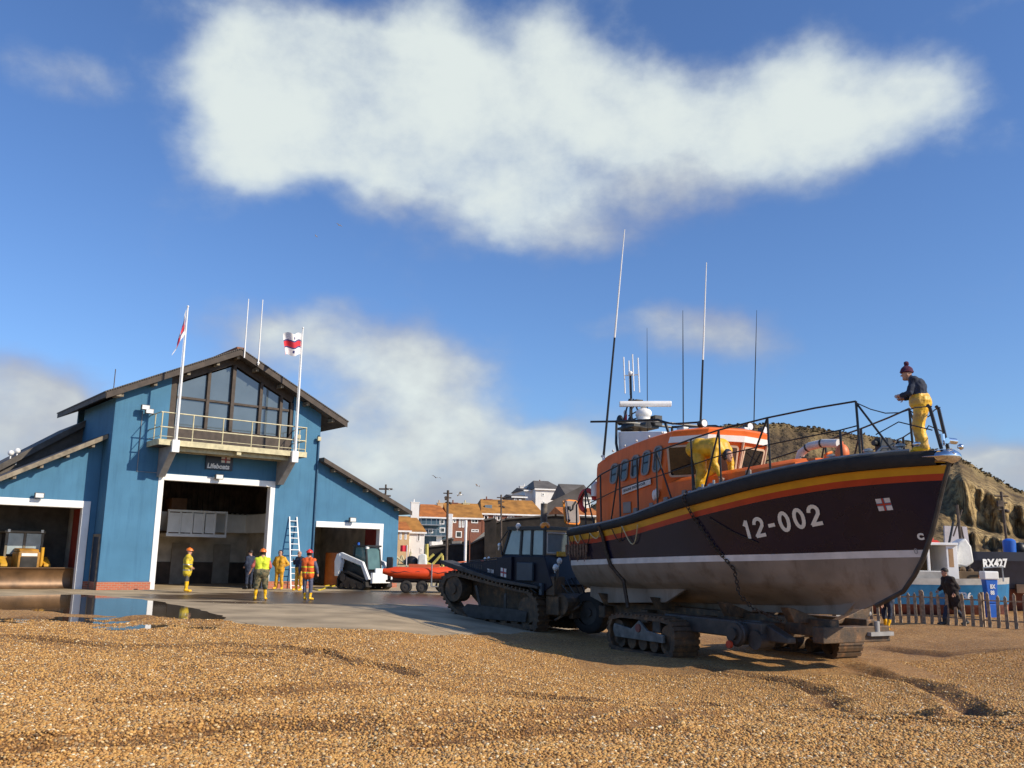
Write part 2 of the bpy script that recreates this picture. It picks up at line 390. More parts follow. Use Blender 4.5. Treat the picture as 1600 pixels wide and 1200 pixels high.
def gn_scatter(ob, inst):
    ng = bpy.data.node_groups.new('scatter', 'GeometryNodeTree')
    ng.interface.new_socket('Geometry', in_out='INPUT', socket_type='NodeSocketGeometry'); ng.interface.new_socket('Geometry', in_out='OUTPUT', socket_type='NodeSocketGeometry')
    N = ng.nodes; L = ng.links; gi = N.new('NodeGroupInput'); go = N.new('NodeGroupOutput')
    iop = N.new('GeometryNodeInstanceOnPoints'); oi = N.new('GeometryNodeObjectInfo'); oi.inputs['Object'].default_value = inst
    oi.inputs['As Instance'].default_value = True
    rr = N.new('FunctionNodeRandomValue'); rr.data_type = 'FLOAT_VECTOR'; rr.inputs[0].default_value = (-.45, -.45, 0); rr.inputs[1].default_value = (.45, .45, 6.28)
    rs = N.new('FunctionNodeRandomValue'); rs.data_type = 'FLOAT'; rs.inputs[2].default_value = .008; rs.inputs[3].default_value = .026
    pw = N.new('FunctionNodeRandomValue'); pw.data_type = 'FLOAT'; pw.inputs[2].default_value = .7; pw.inputs[3].default_value = 1.15; pw.inputs['Seed'].default_value = 5
    mm = N.new('ShaderNodeMath'); mm.operation = 'MULTIPLY'; L.new(rs.outputs[1], mm.inputs[0]); L.new(pw.outputs[1], mm.inputs[1])
    L.new(gi.outputs[0], iop.inputs['Points']); L.new(oi.outputs['Geometry'], iop.inputs['Instance'])
    L.new(rr.outputs[0], iop.inputs['Rotation']); L.new(mm.outputs[0], iop.inputs['Scale']); L.new(iop.outputs[0], go.inputs[0])
    mo = ob.modifiers.new('scatter', 'NODES'); mo.node_group = ng
gn_scatter(po, pebble)
pebble.location = (0, -60, -3)   # source stone, out of the way under the ground

# concrete apron and puddle
def concrete_mat():
    m = mat('concrete', (.52, .40, .25), .85, 0, .2, .7, .3, bscale=30, spec=.25)
    nt = m.node_tree; N = nt.nodes; L = nt.links; b = N['Principled BSDF']
    src = b.inputs['Base Color'].links[0].from_socket
    tc = N.new('ShaderNodeTexCoord'); mp = N.new('ShaderNodeMapping'); mp.inputs['Location'].default_value = (6.2, -35.5, 0)
    mp.vector_type = 'POINT'; L.new(tc.outputs['Object'], mp.inputs['Vector'])
    ro = N.new('ShaderNodeMapping'); ro.inputs['Rotation'].default_value = (0, 0, R(12)); ro.inputs['Scale'].default_value = (.13, .16, 0); L.new(mp.outputs[0], ro.inputs['Vector'])
    ln = N.new('ShaderNodeVectorMath'); ln.operation = 'LENGTH'; L.new(ro.outputs[0], ln.inputs[0])
    n = N.new('ShaderNodeTexNoise'); n.inputs['Scale'].default_value = .45; n.inputs['Detail'].default_value = 6
    mp2 = N.new('ShaderNodeMapping'); mp2.inputs['Scale'].default_value = (.6, 1.6, 1); L.new(tc.outputs['Object'], mp2.inputs['Vector']); L.new(mp2.outputs[0], n.inputs['Vector'])
    ad = N.new('ShaderNodeMath'); ad.operation = 'MULTIPLY_ADD'; ad.inputs[1].default_value = 1.7; L.new(n.outputs['Fac'], ad.inputs[0]); L.new(ln.outputs['Value'], ad.inputs[2])
    r = N.new('ShaderNodeMapRange'); r.inputs['From Min'].default_value = 1.62; r.inputs['From Max'].default_value = 1.78
    L.new(ad.outputs[0], r.inputs['Value'])
    mx = N.new('ShaderNodeMixRGB'); mx.inputs[1].default_value = (.10, .062, .034, 1); L.new(r.outputs[0], mx.inputs[0]); L.new(src, mx.inputs[2]); L.new(mx.outputs[0], b.inputs['Base Color'])
    bt = N.new('ShaderNodeTexBrick'); bt.inputs['Scale'].default_value = 1; bt.offset = 0; bt.inputs['Brick Width'].default_value = 4.5; bt.inputs['Row Height'].default_value = 4.5; bt.inputs['Mortar Size'].default_value = .02
    bt.inputs['Color1'].default_value = (1, 1, 1, 1); bt.inputs['Color2'].default_value = (.9, .9, .9, 1); bt.inputs['Mortar'].default_value = (.4, .38, .35, 1)
    mj = N.new('ShaderNodeMapping'); mj.inputs['Rotation'].default_value = (0, 0, R(-39)); L.new(tc.outputs['Object'], mj.inputs[0]); L.new(mj.outputs[0], bt.inputs['Vector'])
    mm_ = N.new('ShaderNodeMixRGB'); mm_.blend_type = 'MULTIPLY'; mm_.inputs[0].default_value = 1; L.new(mx.outputs[0], mm_.inputs[1]); L.new(bt.outputs['Color'], mm_.inputs[2]); L.new(mm_.outputs[0], b.inputs['Base Color'])
    r3 = N.new('ShaderNodeMapRange'); r3.inputs['To Min'].default_value = .33; r3.inputs['To Max'].default_value = .85; L.new(r.outputs[0], r3.inputs['Value']); L.new(r3.outputs[0], b.inputs['Roughness'])
    return m
cx = [-70, -50, -40, -32, -26]+[-22+.5*i for i in range(66)]; cy = [19.5+.5*i for i in range(70)]+[56, 60, 66, 75]
cm = MB(); cm.rows([[(x, y, zbase(x, y)-.5*sst(.8, 1.6, -sd_edge(Vector((x, y))))) for x in cx] for y in cy]); ca = struct(cm.build('concrete_apron', concrete_mat(), smooth='all', fix=False))
WATER = mat('puddle_water', (.11, .08, .05), .03, 0, .1, 1, .05, spec=.6, bscale=3)
pp = []
outl = [(-60, 932), (0, 932), (60, 930), (118, 929), (160, 931), (215, 936), (248, 940), (290, 948), (320, 955), (345, 962), (350, 968), (340, 985), (300, 985), (150, 985), (0, 970), (-60, 965)]
for i, (px, py) in enumerate(outl):
    a = atz(px, py, 0); b2 = atz(*outl[(i+1) % len(outl)], 0)
    for k in range(6):
        p = a.lerp(b2, k/6); pp.append((p.x+.15*noise.noise(p*1.3), p.y+.28*noise.noise(p*1.1+Vector((9, 0, 0)))+.12*noise.noise(p*3.1), .006))
w = MB(); w.add(pp, [tuple(range(len(pp)))]); struct(w.build('puddle', WATER, fix=False))

# ------------------------------------------------------------------ lifeboat station
ST = empty('lifeboat_station', (-17.4, 37.8, 0), R(39), 'blue rendered lifeboat station with gabled tower, two wings and white door frames', 'lifeboat station')
def sp(s, t, z): # station point -> world
    return ST_M @ Vector((s, t, z))
ST_M = Matrix.Translation((-17.4, 37.8, 0)) @ Matrix.Rotation(R(39), 4, 'Z')
def zr(s): return 10.72-.485*abs(s-5.55)
m = MB()
m.prism([(.45, .33), (2.75, .33), (2.75, zr(2.75)), (.45, zr(.45))], 0, .3)
m.prism([(2.75, 4.8), (7.8, 4.8), (7.8, 6.4), (2.75, 6.4)], 0, .3)
m.prism([(7.8, .33), (10.2, .33), (10.2, zr(10.2)), (8.7, zr(8.7)), (8.7, 6.4), (7.8, 6.4)], 0, .3)
m.prism([(.3+.003, .33), (5, .33), (5, 8.12), (.303, 8.12)], .45, .75, 'x')
m.prism([(.303, .33), (8, .33), (8, 8.3), (.303, 8.3)], 9.9, 10.2, 'x')
m.prism([(.75, 4.0), (9.9, 4.0), (9.9, zr(9.9)), (5.55, zr(5.55)), (.75, zr(.75))], 7.4, 7.6)
build_each(m, 'tower_wall', BLUE, ST, bevel=.01)
m = MB()
for a, b2 in ((.45, 2.6), (7.95, 10.2)): m.box(a-.02, b2, -.03, .3, 0, .33)
m.box(.42, .75, .303, 5, 0, .33); m.box(10.2, 10.24, -.03, .3, 0, .33); m.box(14.0, 14.97, -.03, .25, 0, .33); m.box(.2, .42, 1.17, 1.4, 0, .33)
build_each(m, 'brick_plinth', BRICK, ST)
def doorframe(s0, s1, zt, wd, wt_, y=-.02, left=True):
    m = MB()
    if left: m.box(s0, s0+wd, y, y+.34, .0, zt-wt_)
    m.box(s1-wd, s1, y, y+.34, 0.0, zt-wt_); m.box(s0, s1, y-.003, y+.34, zt-wt_, zt)
    return m.build('door_frame', WHITE, ST, bevel=.012)
m = doorframe(2.55, 8.0, 4.98, .24, .27); doorframe(10.24, 14.05, 3.2, .22, .28, y=-.03, left=False)
m = MB(); m.box(-7, .18, 1.16, 1.5, 3.38, 3.68); m.box(-.13, .18, 1.163, 1.5, 0, 3.38); m.build('door_frame', WHITE, ST, bevel=.012)
# gable timber and windows
m = MB()
m.prism([(2.75, 6.4), (3.02, 6.4), (3.02, 9.12), (2.75, zr(2.75))], .05, .25)
m.prism([(2.75, zr(2.75)-.003), (3.02, 9.12), (5.55, 10.32), (5.55, zr(5.55))], .05, .25)
m.prism([(5.55, zr(5.55)), (5.55, 10.32), (8.6, 8.85), (8.7, zr(8.7))], .05, .25)
m.box(8.55, 8.7, .05, .25, 6.4, 8.85)
m.box(3.02, 8.55, .05, .25, 6.4, 7.15)
m.build('gable_timber', DKWOOD, ST)
def zw(s): return 10.32-.475*abs(s-5.55)
gs = [3.02, 4.45, 5.6, 7.0, 8.05, 8.55]
for i in range(5):
    a, b2 = gs[i]+.07, gs[i+1]-.07
    for lo, up in ((7.15, 8.42), (8.52, None)):
        if up: poly = [(a, lo), (b2, lo), (b2, up), (a, up)]
        else:
            poly = [(a, lo), (b2, lo), (b2, zw(b2)-.08)] + ([(5.55, zw(5.55)-.08)] if a < 5.55 < b2 else []) + [(a, zw(a)-.08)]
        m = MB(); m.prism(poly, .16, .18); m.build('window_pane', GLASS, ST)
m = MB()
for k in gs[1:-1]: m.box(k-.07, k+.07, .02, .2, 7.15, zw(k)-.02)
for a, b2 in zip(gs, gs[1:]): m.box(a+.07, b2-.07, .06, .2, 8.42, 8.52)
m.box(5.52, 5.68, -.02, .2, 7.15, 10.25)
build_each(m, 'window_mullion', DKWOOD, ST)
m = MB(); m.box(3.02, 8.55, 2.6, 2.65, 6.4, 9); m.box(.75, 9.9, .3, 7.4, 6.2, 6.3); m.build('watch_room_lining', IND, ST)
# main roof
def roofpoly(x0, x1, th=.22):
    a = 5.55; return ([(x0, zr(x0)), (a, zr(a)), (a, zr(a)+th), (x0, zr(x0)+th)], [(a, zr(a)), (x1, zr(x1)), (x1, zr(x1)+th), (a, zr(a)+th)])
m = MB()
for p in roofpoly(-.15, 11.35): m.prism(p, -.62, 7.7)
rf = m.build('main_roof', ROOF, ST, bevel=.01)
m = MB()
for sg in (-1, 1):
    x1 = -.2 if sg < 0 else 11.4
    n = 60
    for i in range(n):
        a = 5.55+(x1-5.55)*i/n; b2 = 5.55+(x1-5.55)*(i+.72)/n
        m.prism([(a, zr(a)+.225), (b2, zr(b2)+.225), (b2, zr(b2)+.285), (a, zr(a)+.285)], -.68, 7.75)
m.build('corrugated_sheet', ROOF, rf)
m = MB(); m.box(5.35, 5.78, -.66, 7.7, 10.93, 11.04); m.build('ridge_cap', RTILE, rf, bevel=.02)
m = MB()
for s in (.55, 1.9, 3.3, 4.6, 5.55, 6.5, 7.8, 9.2, 10.6): m.box(s-.07, s+.07, -.5, -.003, zr(s)-.2, zr(s)-.03)
m.box(.3, .5, -.6, -.003, zr(.5)-.2, zr(.5)-.05)
build_each(m, 'purlin', FASC, rf)
m = MB()
for sgn, x1 in ((-1, -.12), (1, 11.32)):
    m.prism([(5.55, zr(5.55)-.06), (x1, zr(x1)-.06), (x1, zr(x1)+.2), (5.55, zr(5.55)+.2)], -.66, -.623)
build_each(m, 'barge_board', DKWOOD, rf)
# right wing
zrr = lambda s: 6.22-.455*(s-9.95)
m = MB()
m.prism([(10.203, 3.12), (14.0, 3.12), (14.0, zrr(14.0)), (10.203, zrr(10.203))], .012, .25)
m.prism([(14.0, .33), (14.95, .33), (14.95, zrr(14.95)), (14.0, zrr(14.0))], .012, .25)
m.prism([(.253, 0), (9, 0), (9, 3.9), (.253, 3.9)], 14.7, 14.95, 'x')
m.build('right_wing_wall', BLUE, ST)
m = MB(); m.prism([(10.21, zrr(10.21)), (15.45, zrr(15.45)), (15.45, zrr(15.45)+.18), (10.21, zrr(10.21)+.18)], -.5, 9.3)
m2 = m.build('right_wing_roof', ROOF, ST, bevel=.01)
m = MB(); m.prism([(10.21, zrr(10.21)-.05), (15.42, zrr(15.42)-.05), (15.42, zrr(15.42)+.16), (10.21, zrr(10.21)+.16)], -.54, -.503)
m.build('barge_board', DKWOOD, m2)
m = MB()
for i in range(5):
    s = 10.9+i*.95; m.box(s-.06, s+.06, -.42, .01, zrr(s)-.17, zrr(s)-.02)
build_each(m, 'purlin', FASC, m2)
# left wing
zl = lambda s: 6.42+.54*(s-.45)
m = MB(); m.prism([(-11, 3.66), (.44, 3.66), (.44, zl(.44)), (-4.6, 3.69)], 1.2, 1.45)
m.prism([(-11, 0), (-7, 0), (-7, 3.66), (-11, 3.66)], 1.2, 1.45)
m.box(.2, .44, 1.2, 1.45, .33, 3.66)
m.build('left_wing_wall', BLUE, ST)
m = MB(); m.prism([(.44, zl(.44)), (-5.5, zl(-5.5)), (-5.5, zl(-5.5)+.17), (.44, zl(.44)+.17)], .55, 9.2)
m2 = m.build('left_wing_roof', ROOF, ST, bevel=.01)
m = MB(); m.prism([(.42, zl(.42)-.04), (-5.45, zl(-5.45)-.04), (-5.45, zl(-5.45)+.16), (.42, zl(.42)+.16)], .5, .547); m.build('barge_board', FASC, m2)
m = MB()
for i in range(6):
    s = -.1-i*.95; m.box(s-.06, s+.06, .62, 1.19, zl(s)-.17, zl(s)-.02)
build_each(m, 'purlin', FASC, m2)
m = MB(); m.prism([(.44, 7.55), (-3.2, 5.0), (-7, 2.6), (-7, 0), (.44, 0)], 9.25, 9.5); m.prism([(.44, 7.3), (-3.2, 4.75), (-7, 2.5), (-7, 2.8), (-3.2, 5.05), (.44, 7.6)], 4.6, 9.8)
m.prism([(.44, 7.3), (-3.2, 4.75), (-7, 2.5), (-7, 0), (.44, 0)], 4.9, 5.1)
m.build('rear_roof', ROOF, ST)
m = MB()
for k in range(2):
    q = sp(0, 0, 0)*0
    m.sph((-2.2-.25*k, 4.9, 6.05-.12*k-.1), (.13, .13, .13)); m.cyl((-2.2-.25*k, 4.9, 5.3), (-2.2-.25*k, 4.9, 5.95), .03)
m.build('roof_vent', WHITE, ST, smooth=True)
# side door in tower's left wall
m = MB(); m.box(.425, .46, .25, 1.1, 0, 2.18); m.build('side_door', mat('side_door_dark_blue', (.02, .035, .06), .5), ST)
m = MB(); m.box(.40, .447, .15, .25, 0, 2.3); m.box(.40, .447, 1.1, 1.16, 0, 2.3); m.box(.403, .447, .25, 1.1, 2.18, 2.3); m.build('side_door_frame', FASC, ST)
# interiors
m = MB(); m.box(.751, 9.899, 7.2, 7.39, 0, 6.2); m.box(.751, .8, .31, 7.2, 0, 6.2); m.box(9.84, 9.899, .31, 7.2, 0, 6.2)
m.build('boat_hall_lining', INW, ST)
m = MB(); m.box(.8, 9.8, 7.12, 7.19, 0, 1.1); m.box(9.78, 9.83, .5, 7.1, 0, 1.1); m.box(4, 9.8, 7.1, 7.19, 3.7, 6.1); m.box(9.77, 9.83, 2.0, 7.1, 3.7, 6.1)
for i in range(20): m.box(4+i*.29, 4.12+i*.29, 7.02, 7.1, 3.65, 6.1)
m_ = MB(); m_.box(3, 9.76, 6.3, 7.09, 2.65, 3.6); m_.box(9.3, 9.76, 2.2, 6.3, 2.65, 3.6); m_.build('gallery_front', WHITE, ST)
m.build('hall_dark_panelling', mat('hall_panelling', (.10, .07, .05), .8, 0, .3, 2), ST)
m = MB(); m.box(4.6, 7.6, 4.6, 7.1, 2.35, 2.5); m.build('mezzanine_floor', INW, ST)
m = MB()
for i in range(6): m.box(4.62+i*.58, 4.70+i*.58, 4.55, 4.6, 2.5, 3.6)
m.box(4.6, 7.6, 4.55, 4.62, 3.55, 3.65); m.box(4.6, 7.6, 4.56, 4.6, 2.35, 2.5); m.box(7.52, 7.62, 4.6, 7.1, 3.55, 3.65)
for i in range(4): m.box(4.7+i*.6, 5.2+i*.6, 4.57, 4.59, 2.55, 3.5)
m.build('mezzanine_railing', WHITE, ST)
m = MB(); m.box(5.2, 6.0, 6, 7, 2.5, 4.3); m.build('mezzanine_cupboard', mat('brown_cupboard', (.2, .09, .04), .6), ST, bevel=.02)
m = MB()
for s in (5.8, 8.0): m.box(s, s+.9, 7.08, 7.118, 0, 2.05)
build_each(m, 'hall_door', mat('hall_door_paint', (.33, .28, .22), .6), ST)
m = MB(); m.box(-7, .2, 8.6, 8.8, 0, 5.5); m.box(.25, .44, 1.46, 8.6, 0, 5.9); m.build('left_garage_lining', INW, ST)
m = MB(); m.box(.14, .24, 2.3, 3.7, 0, 3.4); m.build('left_garage_red_shutter', INR, ST)
m = MB(); m.box(-7, .2, 8.5, 8.59, 2.1, 3.6); m.box(-.2, .2, 8.45, 8.59, 0, 2.0); m.box(-7, -.4, 8.4, 8.5, 3.0, 3.4); m.build('left_garage_shelving', mat('garage_dark', (.05, .03, .025), .8, 0, .4, 2, col2=(.15, .03, .02)), ST)
m = MB(); m.box(10.3, 14.69, 7.9, 8.1, 0, 4); m.box(14.6, 14.69, .3, 7.9, 0, 3.8); m.box(10.205, 10.28, .31, 7.9, 0, 5); m.build('right_garage_lining', INW, ST)
m = MB(); m.box(14.5, 14.59, .5, 2.6, 2.05, 3.1); m.build('right_garage_red_panel', INR, ST)
m = MB(); m.cyl((12.9, 3, 0), (12.9, 3, 1.7), .42, n=16); drum = m.build('orange_tank', mat('tank_orange', (.55, .15, .02), .5), None, smooth=True)
drum.matrix_world = ST_M; tag(drum, 'tall orange drum standing inside the right hand garage', 'drum')
m = MB(); m.box(0, .5, 0, .5, 0, .95); m.box(-.02, .52, -.02, .52, .95, 1.0); bx = m.build('white_bin', WHITE, None, bevel=.03); bx.matrix_world = ST_M @ Matrix.Translation((13.35, 2.2, 0)); tag(bx, 'white bin on garage floor behind the white loader', 'bin')
m = MB(); m.tube([(10.12, -.06, 7.4), (10.12, -.06, .35)], .05, 8); m.build('downpipe', mat('pipe_blue', (.05, .13, .22), .5), ST, smooth=True)
m = MB(); m.tube([(1.6, -.03, 7.6), (1.6, -.03, 5.0), (2.5, -.03, 5.0)], .015, 5); m.build('cable_conduit', GREYP, ST)
# balcony
m = MB(); m.box(1.95, 8.75, -1.5, -.003, 6.1, 6.3); bal = m.build('balcony', DKWOOD, ST)
m = MB(); m.box(1.93, 8.77, -1.55, -1.503, 6.08, 6.32); m.box(1.9, 1.947, -1.5, -.003, 6.08, 6.32); m.box(8.753, 8.8, -1.5, -.003, 6.08, 6.32)
m.box(2.8, 8.0, -1.2, -1.1, 5.9, 6.097); m.box(2.8, 8.0, -.5, -.4, 5.9, 6.097); m.box(5.4, 5.6, -1.49, -.01, 5.92, 6.095); m.build('balcony_fascia', CREAM, bal)
m = MB()
zt = 7.48
for z in (6.85, zt): m.tube([(1.95, -.02, z), (1.95, -1.5, z), (8.72, -1.5, z), (8.72, -.02, z)], .028)
m.tube([(1.95, -.02, 6.45), (1.95, -1.5, 6.45), (8.72, -1.5, 6.45), (8.72, -.02, 6.45)], .015)
for i in range(6): m.cyl((2.0+i*1.34, -1.5, 6.3), (2.0+i*1.34, -1.5, zt), .028)
for y_ in (-.75,): m.cyl((1.95, y_, 6.3), (1.95, y_, zt), .025); m.cyl((8.72, y_, 6.3), (8.72, y_, zt), .025)
m.build('balcony_railing', CREAM, bal, smooth=True)
for s in (2.45, 8.0):
    m = MB(); m.prism([(-.003, 4.83), (-.003, 6.078), (-1.45, 6.078), (-1.45, 5.82), (-.25, 4.83)], s, s+.3, 'x'); m.build('balcony_bracket', GREYP, ST, bevel=.012)
# no steps built left of balcony; the railing itself shadows that wall
# sign
m = MB(); m.box(4.55, 5.8, -.1, -.003, 5.32, 5.98); sg_ = m.build('sign_board', mat('sign_dark_blue', (.012, .02, .045), .4), ST)
write('sign_lettering', 'Lifeboats', lambda u, v: (4.62+u+.12*v, -.108, 5.38+v), WHITE, sg_, .30, .95, .012)
emblem(lambda u, v, l: (5.25+u, -.104-l, 5.66+v), sg_, .42, .27)
# floodlights
LAMPB = mat('lamp_housing', (.12, .11, .10), .5)
def flood(s, t, z, name='floodlight'):
    m = MB(); m.box(s-.18, s+.18, t-.12, t+.04, z-.1, z+.12); m.cyl((s, t+.04, z), (s, t+.3, z+.05), .03)
    o = m.build(name, LAMPB, ST, bevel=.02)
    k = MB(); k.box(s-.15, s+.15, t-.125, t-.122, z-.08, z+.09); k.build('lamp_glass', LAMPG, o); return o
flood(1.6, -.32, 7.75); flood(5.15, -.2, 4.98); flood(12.1, -.2, 3.32); flood(-1.9, 1.0, 3.8); flood(1.78, -.32, 7.6)
m = MB()
for s in (10.05, 8.95): m.box(s-.09, s+.09, -.25, -.1, 7.1, 7.3)
build_each(m, 'wall_lamp', CREAM, ST, bevel=.02)
m = MB(); m.cyl((5.72, -.7, 10.55), (5.72, -.7, 13.4), .035, .02); m.cyl((6.42, -.7, 10.3), (6.42, -.7, 13.5), .035, .02); m.sph((6.42, -.7, 10.4), .07)
m.build('whip_aerials', WHITE, ST, smooth=True)
m = MB(); m.cyl((1.1, 3, 9), (1.1, 3, 9.9), .02); m.build('roof_finial', POLE, ST)
def flag(parent, pts_rows, mi_rows, mats, name='flag'):
    m = MB(); n = len(pts_rows[0])
    m.rows(pts_rows); m.m = [mi_rows(i, j) for i in range(len(pts_rows)-1) for j in range(n-1)]
    o = m.build(name, mats, parent, smooth='all', fix=False)
    return o
FW = mat('flag_white', (.8, .78, .78), .8, 0, .05); FR = mat('flag_red', (.65, .03, .05), .8, 0, .08); FB = mat('flag_blue', (.05, .06, .2), .8)
for idx, s in enumerate((2.62, 8.14)):
    P = sp(s, -1.62, 5.82); lab = ['tall white flagpole at the left end of the balcony with a limp furled flag', 'white flagpole at the right end of the balcony with a flag blowing out flat'][idx]
    e = empty('flagpole', P, R(39), lab, 'flagpole', 'flagpoles on the station balcony')
    m = MB(); m.tube([(0, 0, 0), (.0, 0, 3.2), (.0, 0, 6.4)], [.06, .05, .03], 10); m.sph((0, 0, 6.42), .05); m.build('pole', WHITE, e, smooth=True)
    m = MB(); m.box(-.16, .16, -.06, .1, -.03, .5); m.build('pole_socket', WHITE, e, bevel=.02)
    m = MB(); m.cyl((-.09, .0, .5), (-.06, 0, 6.2), .008, n=5); m.build('halyard', WHITE, e)
    if idx == 0:
        rows = [[(-.05-.42*v*(.4+.6*u)-.02*math.sin(9*v+u*5), .07*math.sin(u*11+v*4)*(.3+v), 5.75-1.15*u-1.15*v*(1-.1*u)) for v in [k/14 for k in range(15)]] for u in [k/12*1 for k in range(13)]]
        rows = [[(p[0], p[1], p[2]+.55) for p in r] for r in rows]
        flag(e, rows, lambda i, j: 1 if (5 <= i <= 7 or 6 <= j <= 8) else (2 if (i in (4, 8) or j in (5, 9)) else 0), [FW, FR, FB])
    else:
        rows = [[(-.04-.85*v, .22*math.sin(v*8+u*2.5)*v, 6.1-1.05*u-.10*v*v+.07*math.sin(v*9+u)) for v in [k/20 for k in range(21)]] for u in [k/16 for k in range(17)]]
        flag(e, rows, lambda i, j: 1 if (6 <= i <= 9) or (9 <= j <= 11 and False) or (15 <= i and j > 8 and False) or (j == 19 and i > 9) else (2 if i in (5, 10) or (i in (2, 3, 12, 13) and j in (8, 9)) else 0), [FW, FR, FB])
# ladder leaning on the tower
e = empty('ladder', sp(9.0, -.85, 0), R(39), 'tall aluminium ladder leaning on the blue wall between the two doorways', 'ladder')
m = MB()
L_ = 3.45; th = math.asin(.82/L_)
def lp(u, k): return (u, k*L_*math.sin(th), k*L_*math.cos(th)*1.0)
for u0, u1 in ((-.28, -.19), (.28, .19)): m.tube([lp(u0, 0), lp(u1, 1)], .035, 4)
m.build('stile', WHITE, e)
m = MB()
for i in range(12):
    k = (i+.6)/12.3; w_ = .28-.09*k; m.cyl(lp(-w_, k), lp(w_, k), .022, n=6)
build_each(m, 'rung', WHITE, e)
# yellow hose on the ground
m = MB(); q0 = atz(492, 919, 0); q1 = atz(524, 922, 0)
hp = []
for i in range(40):
    t = i/39; px = 488+t*38; py = 920+3*math.sin(t*6.0)*(1 if t < .5 else .6)
    v = atz(px if t < .7 else 526-(t-.7)*60, py+(0 if t < .7 else -3), 0); hp.append((v.x, v.y, .03))
m.tube(hp, .03); tag(m.build('hose', mat('yellow_hose', (.75, .6, .04), .5), smooth=True), 'yellow hose lying on wet concrete behind the orange vest worker', 'hose')

# ------------------------------------------------------------------ the lifeboat
BX, BY, BZ, BYAW, BPIT = 3.19, 27.38, 1.406, -1.081, .030
BOAT = empty('lifeboat', (BX, BY, BZ), 0, 'large orange and navy lifeboat numbered 12-002 standing bow up on its beach carriage', 'lifeboat', rot=(0, -BPIT, BYAW))
BM = Matrix.Translation((BX, BY, BZ)) @ Matrix.Rotation(BYAW, 4, 'Z') @ Matrix.Rotation(-BPIT, 4, 'Y')
def bw(x, y, z): return BM @ Vector((x, y, z))
LEN = 11.5
SHEER = [(0, 1.03), (2.1, 1.08), (3.6, 1.2), (4.8, 1.4), (5.9, 1.58), (7.1, 1.75), (8.2, 1.9), (9.0, 1.98), (9.6, 2.04), (10.7, 2.08), (11.5, 2.08)]
HB = [(0, 1.66), (1, 1.8), (2, 1.9), (4, 2.0), (6, 1.95), (7, 1.84), (8, 1.66), (8.8, 1.44), (9.5, 1.18), (10.1, .92), (10.7, .6), (11.1, .36), (11.35, .2), (11.5, .05)]
WLB = [(0, 1.56), (2, 1.72), (4, 1.8), (6, 1.68), (7, 1.5), (8, 1.22), (9, .86), (9.8, .55), (10.5, .3), (11, .16), (11.5, .02)]
STEM = [(-1.0, 9.0), (-.85, 9.6), (-.6, 10.1), (-.3, 10.38), (0, 10.6), (.5, 10.86), (1.0, 11.06), (1.5, 11.25), (2.08, 11.5)]
def smooth_lerp(T, x): return (lerp(T, x-.35)+2*lerp(T, x)+lerp(T, x+.35))/4 if .4 < x < 11.0 else lerp(T, x)
def sheer(x): return smooth_lerp(SHEER, x)
def hy(X, z, zs):   # X is station 0..11.5 ; half breadth at height z
    b = smooth_lerp(HB, X); w_ = smooth_lerp(WLB, X)
    if z >= .05:
        t = (z-.05)/(zs-.05); return w_+(b-w_)*(t**1.35)
    if z > -.5: return w_*(1-.20*((.05-z)/.55)**1.5)
    k = (-.5-z)/.5; return max(.03, w_*.8*(1-k*1.0))
ribx = [0, .35, .8, 1.4, 2, 2.6, 3.2, 3.8, 4.4, 5, 5.6, 6.2, 6.8, 7.4, 7.9, 8.4, 8.8, 9.2, 9.6, 10, 10.3, 10.6, 10.85, 11.1, 11.3, 11.42, 11.5]
def rubd(x): return .17+.11*sst(2, 7, x)
def hullpt(X, z, off=0., side=-1):
    zs = sheer(X); y = hy(X, z, zs)+off; return (X*lerp(STEM, z)/LEN, side*y, z)
def hull_z(x, y_unused=None): pass
LV = ['rub0', 'rub1', 'y', 'r', 'n', 'n1', 'n2', 'n3', 'st', 'sb', 'b1', 'b2', 'b3', 'ch', 'k1', 'k2']
def levels(X):
    zs = sheer(X); rd = rubd(X); a = zs-rd; b1 = a-.155; b2 = b1-.13; st, sb = .17+.03*sst(8, 11, X), .03+.03*sst(8, 11, X)
    return [zs, a, b1, b2, b2+(st-b2)*.25, b2+(st-b2)*.5, b2+(st-b2)*.75, st, sb, -.12, -.28, -.42, -.5, -.72, -.98]
def band(i0, i1, name, m_, off=0., smooth='all'):
    mb = MB()
    for side in (-1, 1):
        mb.rows([[hullpt(X, levels(X)[i], off, side) for X in ribx] for i in range(i0, i1+1)])
    return mb.build(name, m_, BOAT, smooth=smooth)
band(1, 2, 'yellow_stripe', YEL); band(2, 3, 'red_stripe', RED); band(3, 7, 'hull', NAVY); band(7, 8, 'boot_stripe', HWHITE); band(8, 14, 'hull_bottom', ANTI)
mb = MB()
for side in (-1, 1):
    R_ = []
    for X in ribx[:-2]:
        zs = sheer(X); a = zs-rubd(X); bt = smooth_lerp(HB, X)
        xs_ = X*lerp(STEM, zs)/LEN
        R_.append([(xs_, side*(bt-.06), zs+.015), (xs_, side*(bt+.03), zs), (xs_, side*(bt+.055), zs-.06), (xs_, side*(bt+.05), a+.05), (xs_, side*(bt-.005), a)])
    mb.rows(R_)
mb.build('rubbing_strake', RUBB, BOAT, smooth='all')
mb = MB(); tr = [hullpt(0, z, 0, -1) for z in levels(0)]; mb.add(tr+[(0, -p[1], p[2]) for p in tr[::-1]], [tuple(range(2*len(tr)))]); mb.build('transom', NAVY, BOAT)
mb = MB()
mb.rows([[(X*lerp(STEM, sheer(X))/LEN, k*(smooth_lerp(HB, X)-.05), sheer(X)-.02+.06*(1-k*k)) for k in (-1, -.6, 0, .6, 1)] for X in ribx]); mb.build('deck', DECK, BOAT, smooth='all')
mb = MB()
